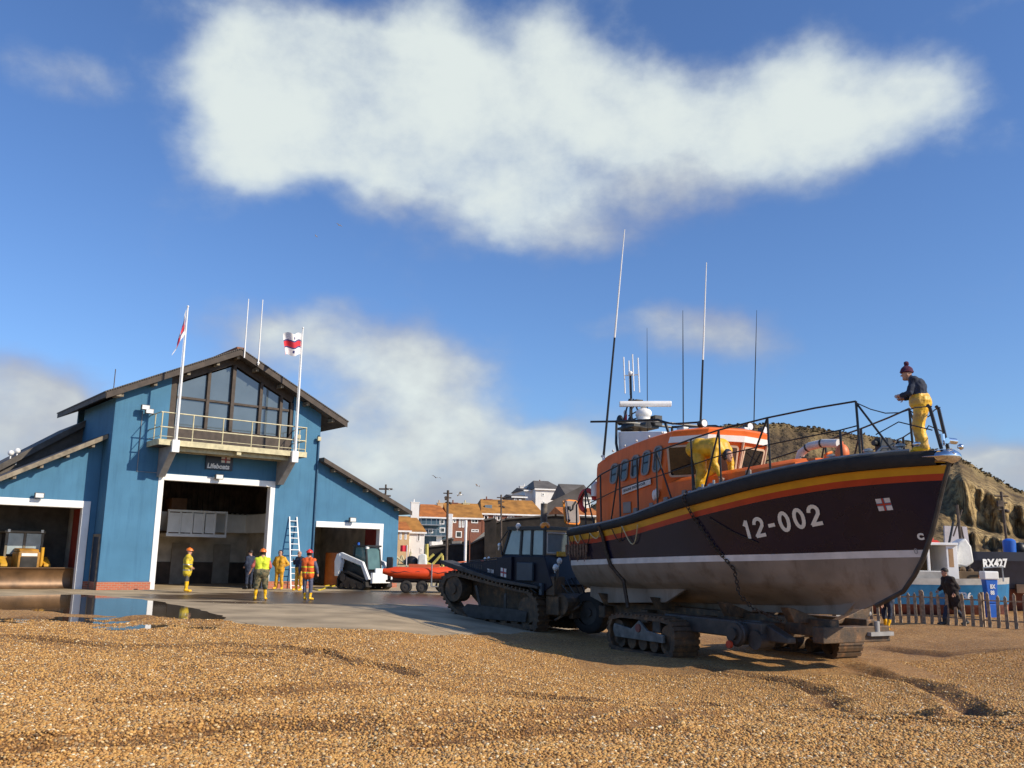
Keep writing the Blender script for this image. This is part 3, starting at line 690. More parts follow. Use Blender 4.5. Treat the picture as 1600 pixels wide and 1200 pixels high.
for side in (-1, 1):   # toe rail
    mb.tube([(X*lerp(STEM, sheer(X))/LEN, side*(smooth_lerp(HB, X)-.10), sheer(X)+.05) for X in ribx[:-4]], .035, 5)
mb.build('toe_rail', DECK, BOAT, smooth=True)
# stem guard and bilge keels
mb = MB(); mb.tube([(lerp(STEM, z)+.0, 0, z) for z in (-.9, -.6, -.3, 0, .5, 1, 1.5, 1.95)], [.05]*8, 8); mb.build('stem_band', TRGREY, BOAT, smooth=True)
mb = MB()
for side in (-1, 1): mb.prism([(.3, -.45), (3.5, -.5), (4.6, -.62), (3.8, -.95), (.9, -1.02), (.3, -.85)], side*1.05-.06, side*1.05+.06)
mb.prism([(0.2, -.6), (9.0, -.8), (8.6, -1.12), (1.0, -1.15)], -.07, .07)
mb.build('bilge_keel', ANTI, BOAT, bevel=.02)
# bow fitting
mb = MB()
rws = []
for k, (X, sc) in enumerate([(10.95, 1.0), (11.15, 1.02), (11.35, 1.05), (11.5, 1.2), (11.56, .9), (11.6, .3)]):
    hw = smooth_lerp(HB, min(X, 11.4))*sc+.05*sc; z = 2.10; vr = .15 if X < 11.45 else (.13 if X < 11.52 else (.09 if X < 11.58 else .03))
    rws.append([(X, hw*math.cos(t), z-.13+vr*math.sin(t)) for t in [2*math.pi*i/14 for i in range(14)]])
mb.rows(rws, closed=True); mb.add(rws[-1], [tuple(range(14))]); mb.add(rws[0], [tuple(range(14))])
mb.cyl((11.3, 0, 2.2), (11.3, 0, 2.42), .06); mb.cyl((11.5, -.12, 2.26), (11.5, .12, 2.26), .06); mb.sph((11.68, 0, 2.12), .06); mb.sph((10.95, -.3, 2.25), (.09, .05, .05))
mb.build('bow_fairlead', CHROME, BOAT, smooth=True)
# numbers, emblem on hull (both sides share the hull's own surface)
def on_hull(x, z, lift=.012, side=-1):
    X = x*LEN/lerp(STEM, z); y = hy(X, z, sheer(X))+lift; return (x, side*y, z)
def hull_text(name, s, x0, z0, slope, size, sx, bold, m_, side=-1):
    vs, fs = text2d(s, size, sx, bold); xm = min(v[0] for v in vs)
    mb = MB(); mb.add([on_hull(x0+(v[0]-xm), z0+v[1]+slope*(v[0]-xm), .014, side) for v in vs], fs)
    return mb.build(name, m_, BOAT, fix=False)
NUMC = mat('number_cream', (.80, .76, .66), .5, 0, .06, 3)
def seg_digits(s, x0, z0, slope, h, w, gap, r, lift, m_, name):
    """rounded stroke numerals laid on the hull"""
    G = {'1': [[(.15, .78), (.55, 1), (.55, 0)]],
         '2': [[(.08, .74)]+[(.5+.42*math.cos(t), .72+.28*math.sin(t)) for t in [math.pi*(1-k/8) for k in range(1, 9)]]+[(.86, .55), (.08, .0), (.95, .0)]],
         '0': [[(.5+.40*math.cos(t), .5+.5*math.sin(t)*(1)) for t in [2*math.pi*k/20 for k in range(21)]]],
         '-': [[(.12, .45), (.88, .45)]]}
    mb = MB(); x = x0
    for ch in s:
        cw = w*(.62 if ch in '1' else (.7 if ch == '-' else 1))
        for st in G[ch]:
            P = [(x+u*cw, v*h) for u, v in st]; Q = []
            for a, b in zip(P, P[1:]):
                n = 3
                for k in range(n): Q.append((a[0]+(b[0]-a[0])*k/n, a[1]+(b[1]-a[1])*k/n))
            Q.append(P[-1])
            for a, b in zip(Q, Q[1:]):
                dx, dz = b[0]-a[0], b[1]-a[1]; l = math.hypot(dx, dz)
                if l < 1e-6: continue
                ex, ez = dx/l*r*.45, dz/l*r*.45; nx, nz = -dz/l*r, dx/l*r
                c = [(a[0]-ex+nx, a[1]-ez+nz), (b[0]+ex+nx, b[1]+ez+nz), (b[0]+ex-nx, b[1]+ez-nz), (a[0]-ex-nx, a[1]-ez-nz)]
                lift += .00012
                mb.add([on_hull(u, z0+v+slope*(u-x0), lift) for u, v in c], [(0, 1, 2, 3)])
        x += cw+gap
    return mb.build(name, m_, BOAT, fix=False)
seg_digits('12-002', 7.20, .52, .155, .36, .225, .11, .038, .012, NUMC, 'hull_number')
emblem(lambda u, v, l: on_hull(10.06+u, .98+v+.05*u, .014+l), BOAT, .26, .24)
hull_text('load_mark', 'C', 10.62, .40, 0, .16, 1, .012, NUMC); hull_text('draught_mark', '0', 10.50, .12, 0, .16, 1, 0, GREYP)
# wheelhouse
def ztop(x): return lerp([(1.4, 2.84), (1.6, 2.96), (2.6, 3.12), (3.6, 3.22), (4.85, 3.28), (5.6, 3.30)], x)
def wx(z): return lerp([(1.0, 4.35), (1.4, 4.40), (2.06, 4.43), (3.27, 4.85)], z)
def outline(lv):
    L_ = []
    def pt(x, y):
        z = ztop(x) if lv == 3 else [1.1, 2.06, 2.7][lv]; L_.append((x, y, z))
    zf = [1.1, 2.06, 2.7, 3.27][lv]; xc = wx(zf)
    for x in (1.4, 1.9, 2.5, 3.1, 3.7): pt(x, -1.6+.03*lv)
    pt(xc, -1.6+.03*lv); pt(xc+.75, -.98); pt(xc+.95, 0); pt(xc+.75, .98); pt(xc, 1.6-.03*lv)
    for x in (3.7, 3.1, 2.5, 1.9, 1.4): pt(x, 1.6-.03*lv)
    return L_
o0, o1, o2, o3 = [outline(i) for i in range(4)]
mb = MB(); mb.rows([o0, o1, o2, o3], closed=True); n = len(o3)
top = [(x*.985+.04, y*.93, z+.05) for x, y, z in o3]; mb.rows([o3, top], closed=True)
for i in range(n//2): mb.add([top[i], top[(i+1)], top[n-2-i], top[n-1-i]], [(0, 1, 2, 3)]) if i < n-2-i else None
WH = mb.build('wheelhouse', ORANGE, BOAT, smooth=True, bevel=.02)
mb = MB()
vz0, vz1 = 3.0, 3.15
V = []
for z, off in ((vz0, .07), (vz1, .05)):
    xc = wx(z); V.append([(xc-.02, -1.51-off, z), (xc+.75+off, -.98-off*.6, z), (xc+.95+off, 0, z), (xc+.75+off, .98+off*.6, z), (xc-.02, 1.51+off, z)])
mb.rows(V); mb.rows([[(x-.12, y*.93, z+.004) for x, y, z in V[0]], V[0]]); mb.rows([V[1], [(x-.12, y*.93, z-.004) for x, y, z in V[1]]]); mb.build('white_visor', WHITE, WH)
# trunk cabin ahead of wheelhouse
mb = MB()
R_ = []
for x, hwid, zt_ in ((4.2, 1.50, 2.1), (5.4, 1.42, 2.12), (6.6, 1.3, 2.15), (7.6, 1.1, 2.2), (8.2, .95, 2.24)):
    zd = sheer(x)-.05; R_.append([(x, -hwid-.04, zd), (x, -hwid, zt_-.10), (x, -hwid+.12, zt_), (x, 0, zt_+.08), (x, hwid-.12, zt_), (x, hwid, zt_-.10), (x, hwid+.04, zd)])
mb.rows(R_); mb.add([(8.35, y, min(z, 2.15)) for x, y, z in R_[-1]], [tuple(range(7))]); mb.rows([R_[-1], [(8.35, y, min(z, 2.15)) for x, y, z in R_[-1]]])
mb.build('trunk_cabin', ORANGE, BOAT, smooth=True)
# windows
def rrect(w, h, r, n=4):
    P = []
    for cx_, cy_, a0 in ((w/2-r, h/2-r, 0), (-w/2+r, h/2-r, 90), (-w/2+r, -h/2+r, 180), (w/2-r, -h/2+r, 270)):
        for k in range(n+1):
            t = R(a0+90*k/n); P.append((cx_+r*math.cos(t), cy_+r*math.sin(t)))
    return P
def window(fn, w, h, r, parent, fm, shear=0., fw=.05, lift=.0):
    out = rrect(w, h, r); inn = rrect(w-2*fw, h-2*fw, max(.02, r-fw)); n = len(out)
    T = lambda P, l: [fn(u+shear*v, v, l) for u, v in P]
    m1 = MB(); m1.rows([T(out, 0), T(out, .022), T(inn, .022), T(inn, .004)], closed=True); f = m1.build('window', fm, parent, smooth=True)
    m2 = MB(); m2.add(T(inn, .006), [tuple(range(n))]); m2.build('window_glass', WGL if fm is GREYW else DGLASS, f, fix=False); return f
WGL = mat('cabin_glass', (.035, .045, .055), .12, 0, .1, 1, spec=.5)
GREYW = mat('window_frame_grey', (.26, .22, .20), .5, 0, .1, 4)
for s_ in (-1, 1):
    for i in range(5):
        cx_ = 2.32+i*.485; cz_ = 2.47+i*.045
        window(lambda u, v, l, cx_=cx_, cz_=cz_, s_=s_: (cx_+u, s_*(1.6-.03*(cz_+v-2.06)/.64 if cz_+v > 2.06 else 1.6)+s_*(l-.002-.0), cz_+v), .35, .56+.03*i, .14, WH, GREYW, .14, .05)
def panel(A, B, C_, D, w, h, r, fm, cu=0., cv=0., fw=.05):
    A, B, C_, D = map(Vector, (A, B, C_, D)); ce = (A+B+C_+D)/4; ux = ((B-A)+(C_-D)).normalized(); nn = ux.cross((D-A)).normalized()
    if nn.x < 0: nn = -nn
    vy = nn.cross(ux).normalized(); 
    if vy.z < 0: vy = -vy
    return window(lambda u, v, l: tuple(ce+ux*(u+cu)+vy*(v+cv)+nn*(l+.014)), w, h, r, WH, fm, 0, fw)
CFR = mat('window_frame_cream', (.62, .50, .36), .5, 0, .1, 4)
fo = [(5, 6), (6, 7), (7, 8), (8, 9)]
zl_, zh_ = 2.10, 2.98
def fp(i, z):
    xc = wx(z); return {5: (xc, -1.58, z), 6: (xc+.75, -.98, z), 7: (xc+.95, 0, z), 8: (xc+.75, .98, z), 9: (xc, 1.58, z)}[i]
for a, b in fo:
    A, B = Vector(fp(a, zl_)), Vector(fp(b, zl_)); wd = (B-A).length
    panel(A, B, fp(b, zh_), fp(a, zh_), wd-.13, .80, .09, CFR)
mb = MB()
for a in (6, 7, 8): mb.tube([Vector(fp(a, 2.1))+Vector((.035, 0, 0)), Vector(fp(a, 3.0))+Vector((.035, 0, 0))], .035, 6)
build_each(mb, 'window_post', CFR, WH)
# name plate
def plate(u, v, l): return (2.74+u, -1.603-l, 1.86+v+.13*u)
mb = MB(); mb.add([plate(0, 0, 0), plate(1.26, 0, 0), plate(1.26, .16, 0), plate(0, .16, 0), plate(0, 0, .02), plate(1.26, 0, .02), plate(1.26, .16, .02), plate(0, .16, .02)], [(4, 5, 6, 7), (0, 1, 5, 4), (1, 2, 6, 5), (2, 3, 7, 6), (3, 0, 4, 7)])
np_ = mb.build('name_plate', HWHITE, WH); write('name_lettering', 'SEALINK ENDEAVOUR', lambda u, v: plate(.06+u, .045+v, .024), BLACK, np_, .1, .98, .002)
mb = MB(); mb.box(2.75, 3.1, -1.62, -1.60, 1.35, 1.65); mb.build('side_vent', GREYW, WH, bevel=.01)
mb = MB()
for x, z in ((4.2, 1.72), (4.3, 1.75)): mb.sph((x, -1.66, z), (.07, .06, .14))
for i in range(6): mb.sph((1.7+i*.55, -1.55, ztop(1.7+i*.55)+.05), .035)
build_each(mb, 'roof_fitting', HWHITE, WH, smooth=True)
# upper steering position : white box and dark frame, radar, aerial cluster, whips
mb = MB(); mb.prism([(1.62, 2.95), (1.58, 3.80), (2.9, 3.62), (3.72, 3.50), (3.72, 3.2)], -.92, .92); mb.build('upper_screen', WHITE, BOAT, bevel=.04)
mb = MB()
for s_ in (-1, 1):
    y_ = s_*1.0
    mb.tube([(1.75, y_, 2.95), (1.62, y_, 3.45), (1.66, y_, 4.08), (3.6, y_, 3.82), (3.9, y_, 3.7), (4.08, y_, 3.3)], .04)
    mb.tube([(1.06, y_*1.5, 4.12), (1.66, y_, 4.08)], .03); mb.tube([(3.6, y_, 3.82), (4.2, y_, 3.62), (5.1, y_*.7, 3.56)], .025)
mb.tube([(1.66, -1.0, 4.08), (1.66, 1.0, 4.08)], .04); mb.tube([(3.0, -1.0, 3.9), (3.0, 1.0, 3.9)], .035)
mb.box(.9, 1.75, -.45, .45, 3.98, 4.05)
mb.sph((1.2, -.3, 4.0), (.25, .2, .17)); mb.cyl((1.25, -.35, 3.72), (1.25, -.35, 3.98), .1); mb.cyl((1.0, .3, 3.6), (1.0, .3, 4.4), .04); mb.cyl((.85, -.2, 3.4), (.85, -.2, 4.3), .035)
mb.build('mast_frame', BLACK, BOAT, smooth=True)
mb = MB(); mb.cyl((1.62, 0, 4.05), (1.62, 0, 4.35), .17, .2, 14); mb.sph((1.62, 0, 4.4), (.27, .24, .17)); mb.cyl((1.62, 0, 4.5), (1.62, 0, 4.62), .08); rad = mb.build('radar_pedestal', WHITE, BOAT, smooth=True)
mb = MB(); mb.M = Matrix.Translation((1.72, 0, 4.68)) @ Matrix.Rotation(R(-30), 4, 'Z') @ Matrix.Rotation(R(2), 4, 'Y'); mb.prism([(-.08, -.08), (.06, -.08), (.09, 0), (.06, .08), (-.08, .08)], -.76, .76, 'y'); mb.build('radar_scanner', WHITE, BOAT, bevel=.02)
mb = MB()
for k in range(4): mb.tube([(.9+.08*k, -.25+.05*k, 4.05+.18*k), (1.25-.04*k, .2-.05*k, 4.2+.18*k)], .02)
mb.tube([(.85, -.28, 4.02), (1.0, -.05, 4.95)], .025); mb.tube([(1.3, -.28, 4.02), (1.06, -.05, 4.95)], .025); mb.tube([(1.3, .28, 4.02), (1.06, .05, 4.95)], .025); mb.sph((.95, -.38, 4.28), (.12, .1, .16)); mb.sph((1.45, -.35, 4.2), (.1, .08, .12)); mb.cyl((2.2, -.5, 3.95), (2.5, -.5, 3.9), .07, .1, 10)
mb.sph((.75, .3, 4.15), (.1, .1, .14)); mb.box(1.5, 1.85, .25, .5, 4.05, 4.35)
mb.build('mast_lattice', BLACK, BOAT, smooth=True)
mb = MB(); mb.cyl((1.02, 0, 4.0), (1.02, 0, 5.75), .035); mb.box(.85, 1.45, -.12, .12, 4.83, 4.86); mb.build('mast_pole', BLACK, BOAT)
mb = MB()
for k, (dx, dy) in enumerate(((-.22, .1), (-.12, -.16), (.2, .14), (.28, -.12))):
    mb.cyl((1.06+dx, dy, 5.12), (1.03+dx, dy, 6.2+.06*(k % 2)), .02, n=6); mb.cyl((1.03, 0, 5.68), (1.05+dx, dy, 5.68), .018, n=5)
mb.sph((1.03, 0, 5.74), .08); mb.build('dipole_aerials', WHITE, BOAT, smooth=True)
FL = MB(); FL.rows([[(.78-.16*v-.05*u, .03*math.sin(6*v+3*u), 4.72-.55*u-.1*v) for v in (0, .3, .6, 1)] for u in (0, .33, .66, 1)]); FL.m = [1 if (i // 3) == 1 else 0 for i in range(9)]; FL.build('ensign', [FW, FR], BOAT, smooth='all', fix=False)
def whip(P, r, mats_, split, name='whip_aerial'):
    P = [Vector(p) for p in P]; k = P[0]+(P[-1]-P[0])*split
    m1 = MB(); m1.cyl(P[0], k, r, r*.8, 7); o = m1.build(name, mats_[0], BOAT, smooth=True)
    m1 = MB(); m1.cyl(k, P[-1], r*.8, r*.35, 7); m1.build('aerial_tip', mats_[1], o, smooth=True)
    m1 = MB(); m1.cyl(P[0]-Vector((0, 0, .12)), P[0]+Vector((0, 0, .1)), .045, .03, 8); m1.build('aerial_base', WHITE, o, smooth=True)
whip([(1.78, -1.55, 3.03), (3.06, -1.55, 9.36)], .035, (BLACK, WHITE), .52)
whip([(4.82, -.6, 3.35), (5.36, -.6, 7.8)], .032, (BLACK, WHITE), .42)
whip([(4.14, -.6, 3.4), (4.32, -.6, 6.76)], .018, (BLACK, BLACK), .6); whip([(1.51, .2, 3.75), (1.65, .2, 7.05)], .014, (BLACK, BLACK), .6); whip([(4.72, 1.31, 3.3), (5.12, 1.31, 6.83)], .016, (BLACK, BLACK), .6)
mb = MB()
for x, y in ((4.6, -1.2), (4.9, -.2), (5.3, .2), (4.5, .9)): mb.box(x, x+.28, y, y+.2, 3.3, 3.44)
build_each(mb, 'roof_locker', STEEL, WH, bevel=.03)
mb = MB()
for x in (3.2, 3.9, 4.5, 5.2, 6.4, 7.2): mb.box(x, x+.16, -1.62+(.12*max(0, x-5)), -1.56+(.12*max(0, x-5)), lerp(SHEER, x)+.12, lerp(SHEER, x)+.3)
build_each(mb, 'deck_locker', GREYW if 'GREYW' in globals() else STEEL, BOAT, bevel=.02)
# searchlights on the wheelhouse roof
for x, y in ((5.15, -.8), (5.35, .55), (5.1, 1.3)):
    mb = MB(); mb.cyl((x, y, 3.28), (x, y, 3.42), .025); mb.cyl((x-.1, y, 3.5), (x+.08, y, 3.5), .09, .11, 12); o = mb.build('searchlight', BLACK, BOAT, smooth=True)
    mb = MB(); mb.cyl((x+.082, y, 3.5), (x+.09, y, 3.5), .09, .09, 12); mb.build('lamp_glass', LAMPG, o)
# guard rails
def rails(side):
    m_ = MB(); y0 = lambda x: side*(smooth_lerp(HB, x)-.14)
    def P(x, z, k=1.): return (x, y0(x)*k, z)
    toprail = [P(.35, 1.75), P(.96, 2.14), P(1.89, 2.47), P(2.89, 2.64), P(4.57, 2.78), P(5.9, 2.92), P(6.8, 3.02), P(8.13, 3.12), P(9.2, 3.19), P(10.0, 3.23)]
    m_.tube(toprail, .02); m_.tube([P(.96, 1.7), P(2.89, 2.0), P(4.57, 2.15), P(5.9, 2.30), P(6.8, 2.42), P(8.13, 2.52), P(9.66, 2.66), P(10.0, 2.72)], .014)
    for x in (.35, .96, 1.89, 2.89, 3.75, 4.57, 5.9, 6.8, 8.13, 9.66, 10.0):
        zt_ = lerp([(p[0], p[2]) for p in toprail], x); zb = sheer(x)
        if x == 9.66: zt_ = 2.66
        m_.tube([P(x, zb), P(x, zt_)], .024 if x < 8 else .026)
    for a, za, b in ((1.0, 2.1, 1.5), (2.89, 2.64, 2.4), (4.57, 2.78, 5.15), (6.8, 3.02, 6.25), (8.13, 3.12, 7.45), (10.0, 3.20, 10.6)):
        m_.tube([P(a, za), P(b, sheer(b))], .022)
    m_.tube([P(5.9, 2.3), P(5.95, 1.75), P(6.1, 1.62)], .03)
    m_.build('guard_rail', BLACK, BOAT, smooth=True)
    m_ = MB(); m_.tube([P(10.0+.19*i*1.3, 3.2-.28*math.sin(math.pi*min(1, i/5.2))*1.0+(-.04*i/5), 1) for i in range(5)]+[(11.24, side*.12, 2.98)], .012); m_.tube([P(10.3, 2.5), P(10.7, 2.72), (11.22, side*.15, 2.5)], .012)
    m_.build('guard_rope', NAVYC, BOAT)
    m_ = MB(); m_.tube([(11.15, side*.13, 3.02), (11.20, side*.13, 2.95), (11.34, side*.1, 2.12)], .035); m_.build('bow_post', BLACK, BOAT, smooth=True)
rails(-1); rails(1)
# deck gear
mb = MB()
for x in (5.7, 6.05, 6.45): mb.sph((x, -1.72, sheer(x)+.09), (.12, .07, .08)); mb.cyl((x+.1, -1.72, sheer(x)), (x+.1, -1.72, sheer(x)+.22), .03)
for x in (7.7, 8.6, 9.6, 10.4): mb.cyl((x, -.1, 2.1), (x, -.1, 2.28), .05); mb.sph((x, -.1, 2.3), (.12, .09, .05))
mb.box(9.3, 10.2, -.3, .3, 2.08, 2.16); mb.tube([(10.2, -.6, 2.12), (10.3, -.5, 2.26), (10.5, -.4, 2.22), (10.6, -.3, 2.12)], .03)
mb.build('deck_fitting', STEEL, BOAT, smooth=True)
mb = MB(); mb.box(9.45, 9.6, .3, .7, 2.1, 2.62); mb.cyl((9.5, .2, 2.5), (9.5, .9, 2.5), .06); mb.tube([(9.5, .5, 2.1), (9.9, .5, 2.5), (10.2, .3, 2.1)], .03); mb.build('anchor_windlass', BLACK, BOAT, bevel=.02)
def onboat(o): o.matrix_world = BM @ o.matrix_world; return o
mb = MB(); mb.tube([(7.55, .0, 2.34), (7.65, -.02, 2.50), (7.9, 0, 2.62), (8.3, .0, 2.64), (8.75, 0, 2.58)], .095, 10); o = mb.build('deck_fender', HWHITE, None, smooth=True); onboat(o); tag(o, 'curved white fender with black bands lying on the foredeck', 'fender')
mb = MB(); mb.cyl((7.82, -.01, 2.59), (7.86, -.01, 2.60), .10, n=12); mb.cyl((8.25, 0, 2.64), (8.3, 0, 2.64), .10, n=12); mb.cyl((7.6, 0, 2.42), (7.62, 0, 2.45), .1, n=12); mb.build('fender_strap', BLACK, o)
mb = MB(); mb.sph((0, 0, .19), (.15, .15, .21), 12, 9); mb.cyl((0, 0, .38), (0, 0, .45), .04); o = mb.build('mooring_buoy', mat('buoy_orange', (.85, .2, .06), .5), None, smooth=True); o.matrix_world = BM @ Matrix.Translation((9.0, -.2, 2.12)); tag(o, 'round orange buoy standing on the foredeck beside a stanchion', 'buoy')
mb = MB(); mb.prism([(-.12, 0), (.12, 0), (.15, .3), (-.1, .36)], -.1, .1); mb.cyl((0, -.1, .35), (0, .1, .4), .03); o = mb.build('orange_bag', mat('bag_orange', (.85, .22, .03), .6), None, bevel=.03); o.matrix_world = BM @ Matrix.Translation((7.6, .95, 2.2)); tag(o, 'small orange bag on deck at the port front corner of the wheelhouse', 'bag')
mb = MB(); mb.torus((0, 0, 0), .3, .075, 'y', 20, 8, 0, 2*math.pi*.7); o = mb.build('life_ring', mat('ring_red', (.6, .04, .03), .5), None, smooth=True); o.matrix_world = BM @ Matrix.Translation((.75, -1.45, 1.85)) @ Matrix.Rotation(R(10), 4, 'Z'); tag(o, 'red horseshoe life ring on the rail at the lifeboat stern', 'life ring')
mb = MB(); mb.cyl((0, 0, 0), (0, 0, .32), .11, n=12); mb.sph((0, 0, .32), .11); o = mb.build('stern_canister', WHITE, None, smooth=True); o.matrix_world = BM @ Matrix.Translation((1.15, -1.45, 1.95)); tag(o, 'white rounded canister beside the aft end of the orange wheelhouse', 'canister')
# ropes hanging on the aft side and lashing chains
def rope(P, r, m_, name, label, cat, group=None, link=False):
    mb = MB(); Q = [Vector(p) for p in P]
    if link:
        tot = sum((b-a).length for a, b in zip(Q, Q[1:])); acc = 0; d = 0; i = 0; k = 0
        pts_ = []
        for a, b in zip(Q, Q[1:]):
            n_ = max(1, int((b-a).length/.09))
            for j in range(n_): pts_.append((a.lerp(b, (j+.5)/n_), (b-a).normalized()))
        for k, (p, d_) in enumerate(pts_):
            s_ = d_.orthogonal().normalized(); s_ = s_ if k % 2 else d_.cross(s_)
            mb.tube([p-d_*.06+s_*.0, p-d_*.04+s_*r*1.4, p+d_*.04+s_*r*1.4, p+d_*.06, p+d_*.04-s_*r*1.4, p-d_*.04-s_*r*1.4, p-d_*.06], r*.55, 4)
    else: mb.tube(Q, r, 6)
    o = mb.build(name, m_, None, smooth=True, fix=False); return tag(o, label, cat, group)
def hs(x, z, l=.05): return bw(*on_hull(x, z, l))
rope([bw(5.8, -1.92, 1.66), bw(5.82, -2.06, 1.5), hs(5.95, 1.0), hs(6.3, .42), hs(6.72, -.15), bw(7.1, -1.62, -.7), bw(7.5, -1.6, -1.0), bw(8.3, -1.5, -1.25)], .024, CHAIN, 'lashing_chain', 'rusty chain running from the gunwale amidships down over the navy hull to the carriage', 'chain', None, True)
rope([bw(2.1, -1.98, 1.05), hs(2.15, .8), hs(2.2, .4), hs(2.35, 0), hs(2.6, -.4), bw(2.85, -1.6, -1.1)], .05, CHAIN, 'lashing_strap', 'thick dark strap running down the hull near the stern to the carriage', 'strap')
rope([hs(6.35, 1.03, .03), hs(6.9, .68, .03), hs(7.45, .42, .03)], .012, CHAIN, 'hull_rope', 'thin dark rope lying diagonally on the navy hull just left of the white number', 'rope')
for i, (xa, xb, zd) in enumerate(((.15, .5, .3), (.5, .9, .22), (.9, 1.5, .30), (1.5, 2.1, .16), (2.7, 3.2, .35), (3.2, 3.9, .48))):
    P = [hs(xa+(xb-xa)*k/8, sheer(xa)-.18-zd*math.sin(math.pi*k/8), .06) for k in range(9)]
    rope(P, .014, CREAM if i % 2 else CHAIN, 'grab_line', None, None); 
gl = [o for o in C.objects if o.name.startswith('grab_line')]
for o in gl:
    o.parent = BOAT; o.matrix_parent_inverse = BM.inverted()
    for k_ in ('label', 'category'):
        if k_ in o: del o[k_]
mb = MB()
random.seed(5)
for k in range(16):
    x = .05+k*.075; mb.prism([(x, .62-.02*(k % 3)), (x+.05, .62), (x+.055, .12+.25*random.random()), (x+.01, .2+.2*random.random())], -1.80-.02*(k % 2), -1.78-.02*(k % 2), 'y')
mb.v = [v+Vector((0, .02, 0)) for v in mb.v]
mb.build('rope_fringe_fender', mat('worn_rope', (.22, .12, .07), .9, 0, .4, 20, col2=(.05, .03, .02)), BOAT)

# ------------------------------------------------------------------ beach carriage
GZ = -.62
CA = empty('boat_carriage', (BX, BY, GZ), BYAW, 'dark steel tracked boat carriage carrying the big lifeboat on the shingle', 'boat carriage')
mb = MB()
for s_ in (-1, 1):
    mb.box(-1.2, 8.8, s_*.55-.14, s_*.55+.14, .72, 1.08)
mb.box(-1.2, -1.0, -.7, .7, .7, 1.0)
for x in (.6, 2.6, 5.0, 7.2, 8.6): mb.box(x, x+.3, -1.0, 1.0, .62, .95)
mb.build('chassis', DRUST, CA, bevel=.02)
mb = MB()
for x in (1.0, 3.4, 6.0, 8.0):
    for s_ in (-1, 1): mb.prism([(s_*.2, .95), (s_*1.1, 1.0), (s_*1.3, 1.32), (s_*1.1, 1.3), (s_*.2, 1.02)], x, x+.22, 'x')
build_each(mb, 'cradle_arm', DRUST, CA, bevel=.015)
mb = MB()
mb.box(4.6, 7.9, -1.75, -1.35, .62, .98); mb.box(4.6, 7.9, 1.35, 1.75, .62, .98)
mb.prism([(7.2, 1.0), (7.7, 1.02), (8.5, .72), (8.5, .6), (7.2, .6)], -1.6, -1.35)
mb.box(4.7, 5.0, -2.2, 2.2, .55, .85)
mb.build('side_beam', TRGREY, CA, bevel=.03)
mb = MB()
mb.cyl((7.3, -1.98, .72), (7.3, -1.3, .72), .24, n=18); mb.cyl((7.3, -2.05, .72), (7.3, -1.98, .72), .13, n=14); mb.cyl((7.75, -1.8, .62), (7.75, -1.4, .62), .2, n=16); mb.torus((7.3, -1.9, .72), .24, .04, 'y', 18)
mb.build('winch_drum', TRGREY, CA, smooth=True)
mb = MB(); mb.cyl((7.25, -2.09, .5), (7.25, -2.03, .5), .085, n=14); mb.build('red_reflector', RED, CA)
mb = MB()
mb.box(7.0, 7.12, 1.35, 2.3, .93, 1.07); mb.tube([(7.4, 1.7, .95), (7.7, 1.9, .75), (8.0, 1.6, .72)], .05); mb.tube([(7.6, 1.5, .55), (7.9, 2.0, .85)], .035); mb.sph((7.5, 2.0, 1.1), .07); mb.sph((7.3, 1.7, 1.14), .06); mb.box(8.5, 9.0, .3, 1.0, .75, .83); mb.cyl((8.9, .6, .83), (8.9, .6, 1.05), .06)
mb.build('bow_end_frame', GREYP, CA, smooth=True)
